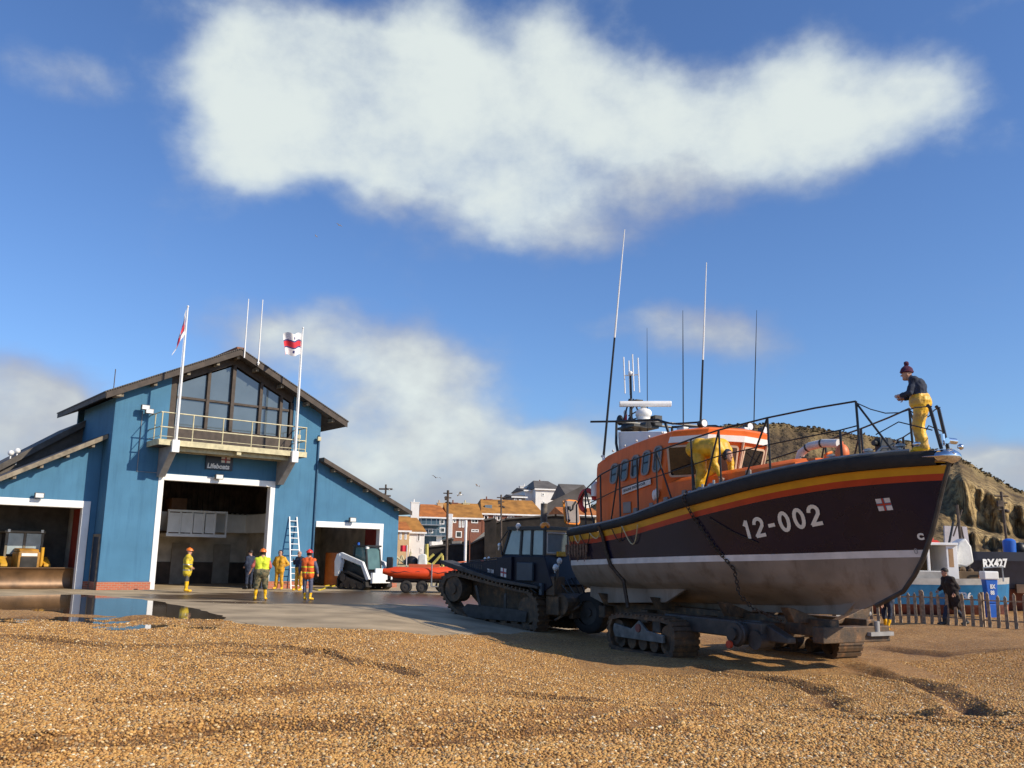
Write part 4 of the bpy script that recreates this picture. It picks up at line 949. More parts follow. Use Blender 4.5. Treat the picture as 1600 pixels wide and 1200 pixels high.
for (x0, x1, y0, y1, name) in ((2.9, 5.6, -2.25, -1.52, 0), (3.9, 7.0, 1.52, 2.32, 1)):
    H = .9; Lh = x1-x0
    prof = [(x0+.12, .05), (x0+.55, .0), (x1-.5, .0), (x1-.12, .06), (x1, .32), (x1, .62), (x1-.12, .84), (x1-.5, .9), (x0+.5, .9), (x0+.12, .82), (x0, .6), (x0, .3)]
    mb = MB()
    n = len(prof); inner = [(x0+Lh/2+(px-x0-Lh/2)*(1-.10/(Lh/2)), .45+(pz-.45)*.82) for px, pz in prof]
    for a in range(n):
        b = (a+1) % n; P0, P1, Q0, Q1 = prof[a], prof[b], inner[a], inner[b]
        mb.add([(P0[0], y0, P0[1]), (P1[0], y0, P1[1]), (Q1[0], y0, Q1[1]), (Q0[0], y0, Q0[1]), (P0[0], y1, P0[1]), (P1[0], y1, P1[1]), (Q1[0], y1, Q1[1]), (Q0[0], y1, Q0[1])], [(0, 1, 2, 3), (4, 7, 6, 5), (0, 4, 5, 1), (3, 2, 6, 7)])
        d = Vector((P1[0]-P0[0], P1[1]-P0[1])); L_ = d.length; d.normalize(); nn = Vector((d.y, -d.x)); k = max(1, round(L_/.16))
        for j in range(k):
            c = Vector(P0)+d*(L_*(j+.5)/k); e0 = c-d*.045; e1 = c+d*.045; o0_ = e0+nn*.035; o1_ = e1+nn*.035; e0 = e0-nn*.01; e1 = e1-nn*.01
            mb.add([(q.x, yy, q.y) for yy in (y0-.01, y1+.01) for q in (e0, e1, o1_, o0_)], [(0, 1, 2, 3), (4, 7, 6, 5), (0, 4, 5, 1), (1, 5, 6, 2), (2, 6, 7, 3), (3, 7, 4, 0)])
    tr_ = mb.build('track', DRUST, CA)
    ys_ = (y0+.02) if y0 < 0 else (y1-.02)
    mb = MB()
    for k in range(5): mb.cyl((x0+.45+k*(Lh-.9)/4, y0+.1, .26), (x0+.45+k*(Lh-.9)/4, y1-.1, .26), .17, n=14)
    for xx in (x0+.33, x1-.33): mb.cyl((xx, y0+.1, .46), (xx, y1-.1, .46), .30, n=18)
    mb.build('track_rollers', DRUST, tr_, smooth=True)
    mb = MB(); a_ = y0-.02 if y0 < 0 else y1-.06; b_ = a_+.08
    mb.prism([(x0+.35, .34), (x1-.4, .34), (x1-.4, .52), (x0+Lh*.62, .58), (x0+Lh*.5, .80), (x0+Lh*.38, .58), (x0+.3, .66), (x0+.25, .5)], a_, b_); mb.build('track_side_frame', mat('track_frame_grey', (.20, .19, .17), .6, .1, .25, 5), tr_, bevel=.015)
    mb = MB(); cx_ = x0+Lh*.5; mb.cyl((cx_, a_-.03, .62), (cx_, b_+.03, .62), .1, n=14); mb.build('track_hub', mat('hub_red', (.2, .05, .04), .5), tr_)
mb = MB()
def tyre(m_, c, r, w, ax=(0, 1, 0)):
    a = Vector(ax).normalized(); c = Vector(c); u = a.orthogonal().normalized(); v = a.cross(u)
    prof = [(-.5, .58), (-.5, .88), (-.42, .97), (-.25, 1.0), (.25, 1.0), (.42, .97), (.5, .88), (.5, .58)]
    rws = []
    for i in range(25):
        t = 2*math.pi*i/24; d = u*math.cos(t)+v*math.sin(t); rws.append([c+a*(p*w)+d*(q*r) for p, q in prof])
    m_.rows(rws)
def rim(m_, c, r, w, ax=(0, 1, 0)):
    a = Vector(ax).normalized(); c = Vector(c)
    m_.cyl(c-a*w*.32, c+a*w*.32, r*.6, n=18); m_.cyl(c-a*w*.42, c-a*w*.3, r*.2, n=12); m_.cyl(c+a*w*.3, c+a*w*.42, r*.2, n=12)
wl = atz(925, 990, -.52); wl = CA.matrix_world.inverted() @ wl if False else (Matrix.Translation((BX, BY, GZ)) @ Matrix.Rotation(BYAW, 4, 'Z')).inverted() @ wl
wy = wl.y
for k, (xx, yy) in enumerate(((wl.x, wl.y), (wl.x+.55, wl.y+1.6))):
    ax = Matrix.Rotation(R(20), 3, 'Z') @ Vector((0, 1, 0)); r_ = .60
    m1 = MB(); tyre(m1, (xx, yy, wl.z+r_), r_, .5, ax)
    o = m1.build('wheel', RUBB, CA, smooth=True); m1 = MB(); rim(m1, (xx, yy, wl.z+r_), r_, .5, ax); m1.build('rim', TRGREY, o, smooth=True)
mb.cyl((wl.x, wl.y, wl.z+.6), (wl.x+.55, wl.y+1.6, wl.z+.6), .08); mb.box(wl.x-.1, .8, wl.y+.5, wl.y+.8, .5, .75); mb.tube([(wl.x, wl.y+.8, .6), (wl.x-1.2, wl.y+.9, .55)], .07)
mb.build('axle', DRUST, CA)

# ------------------------------------------------------------------ launching tractor
KT = 1.077; TO = Vector((.8*KT, 25.1*KT, 0)); TYAW = math.atan2(.69, -.72)
TZ = CZ+(-.3-CZ)*KT
TR = empty('launching_tractor', (TO.x, TO.y, TZ), TYAW, 'dark navy crawler tractor with glazed cab hitched behind the lifeboat stern', 'tractor')
# local: x = forward, y negative = away from the near side ( near side is y>0? ) -> near side at y=0, body towards -y
def tz(z): return CZ+(z-CZ)*KT-TZ
S = KT
def trk(y0, y1, parent):
    prof = [(.05, .0+.02), (.5, -.0), (2.6, .0), (3.5, .42), (3.95, .88), (4.0, 1.12), (3.85, 1.38), (3.5, 1.5), (3.1, 1.46), (.9, 1.10), (.3, 1.02), (.03, .78), (-.02, .35)]
    prof = [(x*S, z*.98*S) for x, z in prof]; n = len(prof); cx_ = sum(p[0] for p in prof)/n; cz_ = sum(p[1] for p in prof)/n
    inner = [(cx_+(x-cx_)*.93, cz_+(z-cz_)*.84) for x, z in prof]
    mb = MB()
    for a in range(n):
        b = (a+1) % n; P0, P1, Q0, Q1 = prof[a], prof[b], inner[a], inner[b]
        mb.add([(P0[0], y0, P0[1]), (P1[0], y0, P1[1]), (Q1[0], y0, Q1[1]), (Q0[0], y0, Q0[1]), (P0[0], y1, P0[1]), (P1[0], y1, P1[1]), (Q1[0], y1, Q1[1]), (Q0[0], y1, Q0[1])], [(0, 1, 2, 3), (4, 7, 6, 5), (0, 4, 5, 1), (3, 2, 6, 7)])
        d = Vector((P1[0]-P0[0], P1[1]-P0[1])); L_ = d.length; d.normalize(); nn = Vector((d.y, -d.x)); k = max(1, round(L_/.17))
        for j in range(k):
            c = Vector(P0)+d*(L_*(j+.5)/k); e0 = c-d*.03; e1 = c+d*.03; q0 = e0+nn*.06; q1 = e1+nn*.06; e0 = e0-nn*.01; e1 = e1-nn*.01
            mb.add([(q.x, yy, q.y) for yy in (y0-.01, y1+.01) for q in (e0, e1, q1, q0)], [(0, 1, 2, 3), (4, 7, 6, 5), (0, 4, 5, 1), (1, 5, 6, 2), (2, 6, 7, 3), (3, 7, 4, 0)])
    t = mb.build('track', DRUST, parent)
    mb = MB()
    for k in range(6): mb.cyl(((.5+k*.42)*S, y0+.06, .26), ((.5+k*.42)*S, y1-.06, .26), .18, n=14)
    mb.cyl((.42*S, y0+.06, .56), (.42*S, y1-.06, .56), .38, n=18); mb.build('track_rollers', DRUST, t, smooth=True)
    mb = MB(); mb.cyl((3.42*S, y0+.04, .98*S), (3.42*S, y1-.04, .98*S), .40, n=20); mb.cyl((3.42*S, y0-.01, .98*S), (3.42*S, y1+.01, .98*S), .16, n=14); mb.build('drive_sprocket', DRUST, t, smooth=True)
    mb = MB(); yy = y1 if y1 > -.5 else y0
    mb.prism([(.45*S, .2), (2.7*S, .2), (3.0*S, .45), (2.8*S, .62), (.8*S, .55), (.4*S, .5)], y1-.05, y1-.01); mb.prism([(1.2*S, .55), (1.3*S, .55), (1.3*S, 1.0), (1.2*S, 1.0)], y1-.05, y1-.01); mb.prism([(2.2*S, .55), (2.3*S, .55), (2.5*S, 1.2), (2.4*S, 1.2)], y1-.05, y1-.01)
    mb.build('track_side_frame', TRGREY, t, bevel=.01)
trk(-.52, 0, TR); trk(-2.45, -1.93, TR)
mb = MB()
mb.prism([(-.05*S, tz(.72)), (.9*S, tz(.85)), (1.15*S, tz(.90)), (1.63*S, tz(1.02)), (3.3*S, tz(1.35)), (3.4*S, tz(1.42)), (3.05*S, tz(1.47)), (1.66*S, tz(1.58)), (1.6*S, tz(1.68)), (-.05*S, tz(1.68)), (-.35*S, tz(.9))], -2.1, -.22)
mb.build('body', TRNAVY, TR, bevel=.03)
mb = MB(); mb.prism([(-.3, .38), (2.6*S, .38), (3.5*S, tz(.7)), (3.5*S, tz(1.25)), (-.3, tz(.9))], -1.85, -.6); mb.build('chassis', DRUST, TR, bevel=.03)
mb = MB(); mb.prism([(.0, tz(.80)), (1.6*S, tz(.93)), (3.62*S, tz(1.30)), (4.0*S, tz(1.42)), (4.02*S, tz(1.52)), (3.6*S, tz(1.44)), (1.6*S, tz(1.04)), (.0, tz(.88))], -.55, .02); mb.prism([(.0, tz(.80)), (1.6*S, tz(.93)), (3.62*S, tz(1.30)), (4.0*S, tz(1.42)), (4.02*S, tz(1.52)), (3.6*S, tz(1.44)), (1.6*S, tz(1.04)), (.0, tz(.88))], -2.47, -1.9)
mb.build('track_fender', TRGREY, TR, bevel=.02)
mb = MB(); mb.prism([(1.12*S, tz(1.0)), (1.72*S, tz(1.1)), (1.72*S, tz(1.62)), (1.12*S, tz(1.66))], -.22, -.12); mb.build('side_panel', TRNAVY, TR, bevel=.02)
T118 = lambda u, v: (1.83*S-u-.05, -.117, tz(1.12)+v+.08*u)
# text reads left to right when seen from the near side (x decreasing to the right)
write('tractor_number', 'T118', lambda u, v: (2.16*S-u, -.205, tz(1.20)-.10*u+v), HWHITE, TR, .15, .9, .006)
emblem(lambda u, v, l: (1.52*S-u, -.105+l, tz(1.10)+v-.14*u), TR, .24, .26)
# cab : frame and glass
x0, x1, y0, y1, zb, zt = .02*S, 1.62*S, -1.75, -.3, tz(1.68), tz(2.42)
mb = MB()
cor = [((x1, y1, zb), (1.36*S, y1-.04, zt)), ((x1, y0, zb), (1.36*S, y0+.04, zt)), ((x0, y1, zb), (x0+.02, y1-.04, zt)), ((x0, y0, zb), (x0+.02, y0+.04, zt)), ((.92*S, y1, zb), (.90*S, y1-.04, zt)), ((.5*S, y1, zb), (.5*S, y1-.04, zt))]
for a, b in cor: mb.tube([a, b], .055, 4)
for z_, dx in ((zb, 0), ):
    mb.tube([(x1, y1, zb), (x1, y0, zb), (x0, y0, zb), (x0, y1, zb), (x1, y1, zb)], .05, 4)
mb.box(x0-.1, 1.42*S, y0-.05, y1+.06, zt-.02, zt+.09)
CABF = mb.build('cab', BLACK, TR, bevel=.01)
CGL = mat('cab_glass', (.22, .27, .27), .06, 0, .15, 2, spec=1.)
mb = MB()
mb.add([(x1, y1, zb), (.96*S, y1, zb), (.94*S, y1-.04, zt), (1.36*S, y1-.04, zt)], [(0, 1, 2, 3)]); mb.add([(.88*S, y1, zb), (.54*S, y1, zb), (.54*S, y1-.04, zt), (.86*S, y1-.04, zt)], [(0, 1, 2, 3)]); mb.add([(.46*S, y1, zb), (x0+.06, y1, zb), (x0+.06, y1-.04, zt), (.46*S, y1-.04, zt)], [(0, 1, 2, 3)])
mb.add([(x1, y1, zb), (x1, y0, zb), (1.36*S, y0+.04, zt), (1.36*S, y1-.04, zt)], [(0, 1, 2, 3)]); mb.add([(x0, y1-.08, zb+.12), (x0, y0+.3, zb+.12), (x0, y0+.3, zt-.1), (x0, y1-.08, zt-.1)], [(0, 1, 2, 3)])
mb.v = [v for v in mb.v]; mb.build('cab_window', CGL, CABF, fix=False)
mb = MB(); 
for P in ([(x0-.02, y1-.1, zb+.1), (x0-.02, y0+.35, zb+.1), (x0-.02, y0+.35, zt-.1), (x0-.02, y1-.1, zt-.1), (x0-.02, y1-.1, zb+.1)],): mb.tube(P, .03, 5)
mb.tube([(x0-.12, -1.72, .9), (x0-.12, -1.72, 1.7), (x0-.12, -1.68, zt-.05), (x0, -1.6, zt)], .045); mb.build('cab_rear_frame', mat('pale_rail_paint', (.6, .57, .5), .5), CABF, smooth=True)
mb = MB(); mb.cyl((.80*S, -1.2, zt), (.78*S, -1.2, tz(3.2)), .10, .11, 12); mb.build('exhaust_stack', mat('exhaust_steel', (.22, .19, .16), .6, .3, .3, 4), TR, smooth=True)
mb = MB(); mb.sph((.05, -.35, zt+.1), (.16, .14, .12)); mb.box(-.05, .05, -1.35, -.6, zt+.0, zt+.07); mb.build('amber_beacon', AMBER, CABF, smooth=True)
for (x, y, z, r_) in ((-.28*S, -.45, tz(1.38), .11), (-.28*S, -.62, tz(1.56), .1), (1.75*S, -.28, tz(1.98), .07), (.98*S, -.25, zt+.1, .1), (2.2*S, -.3, tz(1.6), .05), (2.35*S, -.3, tz(1.58), .05)):
    mb = MB(); mb.sph((x, y, z), (r_*.7, r_, r_), 10, 7); mb.cyl((x, y, z), (x+.05, y-.02, z-.15), .025); o = mb.build('work_lamp', LAMPG if z < zt else HWHITE, TR, smooth=True)
mb = MB(); mb.M = Matrix.Translation((-.05, -1.5, zt+.15)) @ Matrix.Rotation(R(8), 4, 'Y')
P = rrect(.74, .78, .12)
mb.prism([(u, v+.42) for u, v in P], -.05, .0, 'x'); hp_ = mb.build('roof_hatch', AMBER, TR, bevel=.02)
mb = MB(); mb.M = Matrix.Translation((-.05, -1.5, zt+.15)) @ Matrix.Rotation(R(8), 4, 'Y'); mb.prism([(u*.84, v*.86+.42) for u, v in P], -.075, -.052, 'x'); mb.build('hatch_lining', GREYW, hp_)
mb = MB(); mb.M = Matrix.Translation((-.05, -1.5, zt+.15)) @ Matrix.Rotation(R(8), 4, 'Y'); mb.tube([(-.09, -.2, .75), (-.09, -.05, .62), (-.09, .0, .5), (-.09, .12, .45)], .03); mb.box(-.11, -.076, .1, .2, .48, .58); mb.sph((-.09, .22, .14), .04); mb.build('hatch_latch', BLACK, hp_)
mb = MB()
mb.box(-.55, -.05, -1.9, -.3, .45, .98); mb.cyl((-.5, -1.8, .75), (-.5, -.4, .75), .33, n=18); mb.box(-.75, -.6, -1.5, -.7, .35, .6); mb.tube([(-.3, -.3, 1.1), (-.45, -.35, 1.5), (-.35, -.5, 1.75)], .04); mb.box(-.42, -.1, -.75, -.25, 1.0, 1.55)
mb.tube([(-.4, -.3, .3), (-.9, -.8, .7), (-.7, -1.6, 1.0)], .04)
mb.build('rear_winch', DRUST, TR, bevel=.02)
mb = MB()
for k in range(4): mb.tube([(-.1, -.5-.3*k, 1.2), (-.35, -.55-.3*k, 1.4+.05*k), (-.6, -.7-.25*k, 1.05), (-.75, -.9-.2*k, .7)], .022)
mb.tube([(.2, -.18, 1.05), (.6*S, -.16, 1.3), (1.0*S, -.16, 1.1)], .03); mb.build('hydraulic_hose', BLACK, TR, smooth=True)
mb = MB()
for k in range(5): mb.cyl((1.85*S+.2*k, -.215, tz(1.5)-.02*k), (1.85*S+.2*k, -.235, tz(1.5)-.02*k), .02, n=6)
for k in range(6): mb.box(2.4*S+.1*k, 2.44*S+.1*k, -.235, -.218, tz(1.27)+.012*k, tz(1.40)+.005*k)
mb.tube([(1.75*S, -.2, tz(1.62)), (2.4*S, -.2, tz(1.54)), (3.0*S, -.2, tz(1.50))], .02); mb.tube([(1.62*S, -.24, tz(1.7)), (1.66*S, -.24, tz(2.1)), (1.4*S, -.24, tz(2.38))], .022)
build_each(mb, 'grab_bar', TRGREY, TR)
mb = MB(); mb.box(-.12, -.06, -1.15, -.75, tz(1.68), tz(1.82)); mb.build('yellow_cloth', YOIL, CABF, bevel=.02)
mb = MB(); mb.box(-.06, .05, -.22, -.1, 1.0, 1.35); mb.box(.3*S, .9*S, -.2, -.1, tz(1.0), tz(1.5)); mb.build('step_locker', mat('slate_blue_paint', (.05, .065, .08), .5), TR, bevel=.02)
# ------------------------------------------------------------------ people
def person(loc, rz, label, pose, outfit, hat=None, group=None, vox=.02, scale=1.):
    """one continuous body mesh; pose = joint positions (x right, y forward, z up)"""
    J = dict(pel=(0, 0, .95), chest=(0, 0, 1.30), neck=(0, 0, 1.47), head=(0, .02, 1.62),
             shL=(-.19, 0, 1.40), shR=(.19, 0, 1.40), elL=(-.26, -.02, 1.13), elR=(.26, -.02, 1.13), haL=(-.27, .06, .88), haR=(.27, .06, .88),
             hiL=(-.10, 0, .92), hiR=(.10, 0, .92), knL=(-.12, .02, .50), knR=(.12, .02, .50), anL=(-.13, 0, .09), anR=(.13, 0, .09), toeL=None, toeR=None)
    J.update(pose); J = {k: Vector(v) if v is not None else None for k, v in J.items()}
    for s in 'LR':
        if J['toe'+s] is None: J['toe'+s] = J['an'+s]+Vector((-.03 if s == 'L' else .03, .17, -.045))
    top, bot, boot, arm = outfit['top'], outfit['bottom'], outfit['boots'], outfit.get('arm', outfit['top'])
    ts = outfit.get('bulk', 1.15); bs = outfit.get('bb', 1.2); mats = [SKIN]; 
    def mi(m_):
        if m_ not in mats: mats.append(m_)
        return mats.index(m_)
    caps = []
    def cap(a, b, ra, rb, m_): caps.append((Vector(a), Vector(b), ra, rb, mi(m_)))
    pel, chest, neck, head = J['pel'], J['chest'], J['neck'], J['head']
    side = (J['shR']-J['shL']).normalized()
    hem = outfit.get('hem', .10)
    low = pel+(pel-chest).normalized()*hem
    for k in (-.07, .07):
        cap(low+side*k, chest+side*k*1.3, .125*ts, .135*ts, top)
        cap(chest+side*k, neck-(neck-chest)*.35+side*k*1.1, .13*ts, .09*ts, top)
    cap(J['shL'], J['shR'], .075*ts, .075*ts, top)
    cap(neck-(neck-chest)*.2, head-(head-neck)*.2, .06, .055, outfit.get('collar', SKIN))
    cap(pel+side*-.07, pel+side*.07, .125*bs, .125*bs, bot)
    for s in 'LR':
        cap(J['sh'+s], J['el'+s], .062*ts, .052*ts, arm); cap(J['el'+s], J['ha'+s]-(J['ha'+s]-J['el'+s]).normalized()*.08, .05*ts if not outfit.get('bare') else .042, .042*ts if not outfit.get('bare') else .032, SKIN if outfit.get('bare') else arm)
        hd = (J['ha'+s]-J['el'+s]).normalized(); cap(J['ha'+s]-hd*.08, J['ha'+s], .03, .036, SKIN)
        cap(J['hi'+s], J['kn'+s], .088*bs, .065*bs, bot)
        split = outfit.get('boottop', .55); k = J['kn'+s].lerp(J['an'+s], split)
        cap(J['kn'+s], k, .065*bs, .06*bs, bot); cap(J['kn'+s].lerp(J['an'+s], split-.1 if split < .9 else split), J['an'+s], .066, .05, boot)
        cap(J['an'+s]-Vector((0, .03, .02)), J['toe'+s], .052, .045, boot)
    cap(head+Vector((0, 0, .045)), head-Vector((0, -.01, .05)), .095, .075, SKIN)
    fd = outfit.get('face', Vector((0, 1, 0))); fd = Vector(fd).normalized(); sd = Vector((fd.y, -fd.x, 0))
    cap(head+fd*.075+Vector((0, 0, .0)), head+fd*.108-Vector((0, 0, .025)), .014, .017, SKIN); cap(head+fd*.045-Vector((0, 0, .085)), head+fd*.06-Vector((0, 0, .09)), .04, .03, SKIN)
    for k in (-1, 1): cap(head+sd*k*.09+Vector((0, 0, .01)), head+sd*k*.095-Vector((0, 0, .03)), .018, .014, SKIN)
    mb = MB()
    for a, b, ra, rb, _ in caps:
        mb.sph(a, ra, 12, 8); mb.sph(b, rb, 12, 8)
        if (b-a).length > 1e-4: mb.cyl(a, b, ra, rb, 12)
    t = mb.build('tmp', SKIN, None, fix=False)
    r = t.modifiers.new('r', 'REMESH'); r.mode = 'VOXEL'; r.voxel_size = vox
    sm = t.modifiers.new('s', 'SMOOTH'); sm.iterations = 3; sm.factor = .5
    dg = bpy.context.evaluated_depsgraph_get(); me = bpy.data.meshes.new_from_object(t.evaluated_get(dg)); bpy.data.objects.remove(t)
    bm = bmesh.new(); bm.from_mesh(me)
    DK = mi(HAIR)
    for f in bm.faces:
        c = f.calc_center_median(); best = 1e9; bi = 0
        for a, b, ra, rb, m_ in caps:
            ab = b-a; k = max(0., min(1., (c-a).dot(ab)/max(ab.length_squared, 1e-9))); d = (c-a-ab*k).length-(ra+(rb-ra)*k)
            if d < best: best, bi = d, m_
        f.material_index = bi; f.smooth = True
        if bi == 0 and (c-head).length < .16:
            for k in (-1, 1):
                if (c-(head+fd*.088+sd*k*.033+Vector((0, 0, .022)))).length < max(.013, vox*.8): f.material_index = DK
            if (c-(head+fd*.09-Vector((0, 0, .062)))).length < .014: f.material_index = mi(PINKC)
            if outfit.get('hair') and ((c-head).dot(fd) < -.0 and c.z > head.z-.05): f.material_index = DK
        if outfit.get('stripe') and bi == mi(top):
            h = (c-low).dot((neck-low).normalized())
            if any(abs(h-q) < .022 for q in outfit['stripe'][1]): f.material_index = mi(outfit['stripe'][0])
    # cloth folds
    for v in bm.verts:
        if v.co.z < head.z-.12: v.co += v.normal*(noise.noise(v.co*9)*.016+noise.noise(v.co*22)*.006)
    # hands : palm with five separate fingers
    for s in 'LR':
        ha = J['ha'+s]; hd = (ha-J['el'+s]).normalized(); ac = hd.cross(side).normalized() if abs(hd.dot(side)) < .95 else Vector((0, 1, 0)); wd_ = ac; pn = hd.cross(wd_)
        fm = MB(); sg = -1 if s == 'L' else 1
        for k, (o_, l_) in enumerate(((-.027, .062), (-.009, .074), (.009, .070), (.026, .055))):
            p0 = ha+wd_*o_+hd*.02; p1 = p0+hd*l_*.55-pn*sg*.012*0; p2 = p1+(hd*.75+pn*.5).normalized()*l_*.5
            fm.tube([p0, p1, p2], [.009, .0085, .007], 5)
        p0 = ha-hd*.02+wd_*.03; fm.tube([p0, p0+(wd_*.8+hd*.6).normalized()*.035, p0+(wd_*.5+hd*.9+pn*.3).normalized()*.065], [.011, .0095, .008], 5)
        vs = [bm.verts.new(v) for v in fm.v]
        for f in fm.f:
            nf = bm.faces.new([vs[i] for i in f]); nf.material_index = 0; nf.smooth = True
    bm.to_mesh(me); bm.free()
    for m_ in mats[len(me.materials):]: me.materials.append(m_)
    me.name = 'person'
    o = bpy.data.objects.new('person', me); C.objects.link(o); o.location = loc; o.rotation_euler = (0, 0, rz); o.scale = (scale,)*3
    tag(o, label, 'person', group)
    if hat:
        kind, hm = hat; mb = MB(); top_ = head+Vector((0, 0, .05))
        if kind == 'helmet':
            mb.sph(top_+Vector((0, 0, .0)), (.125, .145, .12), 16, 8, 0.); mb.M = None
            mb.cyl(top_+fd*.05+Vector((0, 0, -.005)), top_+fd*.05+Vector((0, 0, .01)), .125, .12, 16); mb.tube([top_-fd*.12+Vector((0, 0, .07)), top_+Vector((0, 0, .125)), top_+fd*.12+Vector((0, 0, .06))], .018, 6); n_ = 'hard_hat'
        elif kind == 'beanie':
            mb.sph(top_-Vector((0, 0, .01)), (.112, .12, .13), 14, 8, -.1); mb.torus(top_-Vector((0, 0, .005)), .105, .022, 'z', 16, 6); n_ = 'knitted_hat'
            for k in range(1): mb.sph(top_+Vector((0, 0, .155)), .05, 10, 7)
            mb.v = [v+Vector((noise.noise(v*40), noise.noise(v*41+Vector((3, 0, 0))), noise.noise(v*42)))*.008 for v in mb.v]
        elif kind == 'hood':
            mb.sph(top_-fd*.025-Vector((0, 0, .02)), (.118, .12, .135), 14, 8, -.75); mb.v = [v for v in mb.v]; n_ = 'hood'
            keep = []; 
            mb.v = [Vector((v.x, v.y, v.z)) - (fd*max(0, (v-top_).dot(fd)-.03) if v.z < top_.z+.03 else Vector()) for v in mb.v]
        else:
            mb.sph(top_-fd*.012-Vector((0, 0, .01)), (.105, .112, .10), 14, 8, -.25); n_ = 'hair'
            mb.v = [v-(fd*max(0, (v-top_).dot(fd)-.06)) if v.z < top_.z else v for v in mb.v]
        mb.build(n_, hm, o, smooth=True)
    return o
def facing(px): return 0
def gp(px, py, z=0.): v = atz(px, py, z); return (v.x, v.y, z)
GRP = 'station crew standing on the concrete'
# 1: yellow jacket, orange hat, facing right
person(gp(290, 925), R(-80), 'person in yellow jacket and orange helmet standing in front of the main doorway, facing right', dict(haL=(-.22, .16, .98), haR=(.22, .2, .98), elL=(-.27, -.02, 1.12), elR=(.27, .0, 1.12)), dict(top=YOIL if False else mat('yellow_jacket', (.80, .58, .03), .6, 0, .25, 7, .5, bscale=12), bottom=GREYC, boots=YBOOT, hem=.18, bulk=1.35, bb=.95, boottop=.35, collar=NAVYC, face=(.2, 1, 0), stripe=(STEEL, (.12, .34))), ('helmet', ORAN), GRP)
IB_S = 1.0
# 2: hi vis waistcoat, camouflage shorts, back to camera
person(gp(406, 938), R(15), 'person seen from behind in yellow hi-vis waistcoat, camouflage shorts and orange helmet', dict(haL=(-.42, .05, .93), elL=(-.32, -.04, 1.17), haR=(.26, .14, 1.02), elR=(.28, -.02, 1.15), anL=(-.17, 0, .09), anR=(.17, 0, .09), knL=(-.15, 0, .5), knR=(.15, 0, .5)), dict(top=HIVY, arm=PINKC, bare=True, bottom=CAMO, boots=YBOOT, hem=.06, bulk=1.22, bb=1.65, boottop=.12, hair=True), ('helmet', ORAN), GRP)
# 3: yellow oilskins, dark collar, facing camera, hands on hips
person(gp(435, 921), R(170), 'person in full yellow oilskins and black hood standing left of the ladder facing the camera', dict(haL=(-.16, .08, 1.0), elL=(-.38, -.08, 1.14), haR=(.16, .08, 1.0), elR=(.36, -.08, 1.14), anL=(-.16, 0, .09), anR=(.14, 0, .09)), dict(top=mat('amber_oilskin', (.80, .40, .02), .55, 0, .25, 7, .5, bscale=12), bottom=mat('amber_oilskin', (1, 1, 1)), boots=YBOOT, collar=NAVYC, hem=.1, bulk=1.25, bb=1.25, boottop=.8), ('hood', NAVYC), GRP)
# 4: dark jumper, yellow trousers behind ladder, bald
person(gp(466, 923), R(150), 'person in dark jumper and yellow waterproof trousers standing just right of the ladder', dict(haL=(-.2, .2, 1.0), elL=(-.3, 0, 1.13), haR=(.3, .1, 1.35), elR=(.33, 0, 1.18), head=(.0, .06, 1.60)), dict(top=NAVYC, bottom=mat('amber_oilskin', (1, 1, 1)), boots=YBOOT, hem=.02, bulk=1.15, bb=1.3, boottop=.6), None, GRP)
# 5: orange vest, red helmet, back
person(gp(479, 938), R(-8), 'person seen from behind in orange hi-vis waistcoat, navy trousers and red helmet', dict(haL=(-.34, .05, .92), elL=(-.30, -.05, 1.14), haR=(.34, .08, .9), elR=(.31, -.03, 1.14), anL=(-.09, .05, .09), anR=(.14, -.04, .09)), dict(top=OVEST, arm=mat('slate_blue_sleeve', (.10, .11, .17), .8, 0, .15, 8, .5), bottom=mat('slate_blue_trousers', (.10, .11, .17), .8, 0, .2, 8, .5), boots=YBOOT, hem=.08, bulk=1.2, bb=1.15, boottop=.5, stripe=(HIVY, (.1, .3)), hair=True), ('helmet', REDH), GRP)
# 6: dark figure just inside the doorway
person(gp(388, 921), R(60), 'person in dark navy clothing standing in the shade of the main doorway', dict(haL=(-.2, .15, 1.0)), dict(top=NAVYC, bottom=NAVYC, boots=BLACK, bulk=1.2), ('hair', HAIR), GRP)
# man on the bow
bwp = bw(10.78, .12, 2.13)
person(tuple(bwp), R(62), 'person in navy top, yellow waterproof trousers and maroon bobble hat standing on the lifeboat bow', dict(chest=(0, .03, 1.25), neck=(0, .11, 1.40), head=(0, .20, 1.50), shL=(-.18, .08, 1.34), shR=(.18, .08, 1.34), elL=(-.24, .16, 1.10), elR=(.24, .10, 1.10), haL=(-.08, .36, 1.08), haR=(.10, .34, 1.05), hiL=(-.1, -.02, .9), hiR=(.1, -.02, .9), anL=(-.10, -.02, .09), anR=(.10, .04, .09), knL=(-.12, .06, .5), knR=(.11, .08, .5)), dict(top=NAVYC, bottom=mat('stained_yellow_trousers', (.85, .48, .03), .5, 0, .2, 4, .8, bscale=10, col2=(.50, .30, .08), thr=(.35, .6)), boots=YBOOT, hem=-.02, bulk=1.15, bb=1.6, boottop=.9, collar=NAVYC, face=(-.1, 1, 0)), ('beanie', MAROON), None, .014, 1.085)
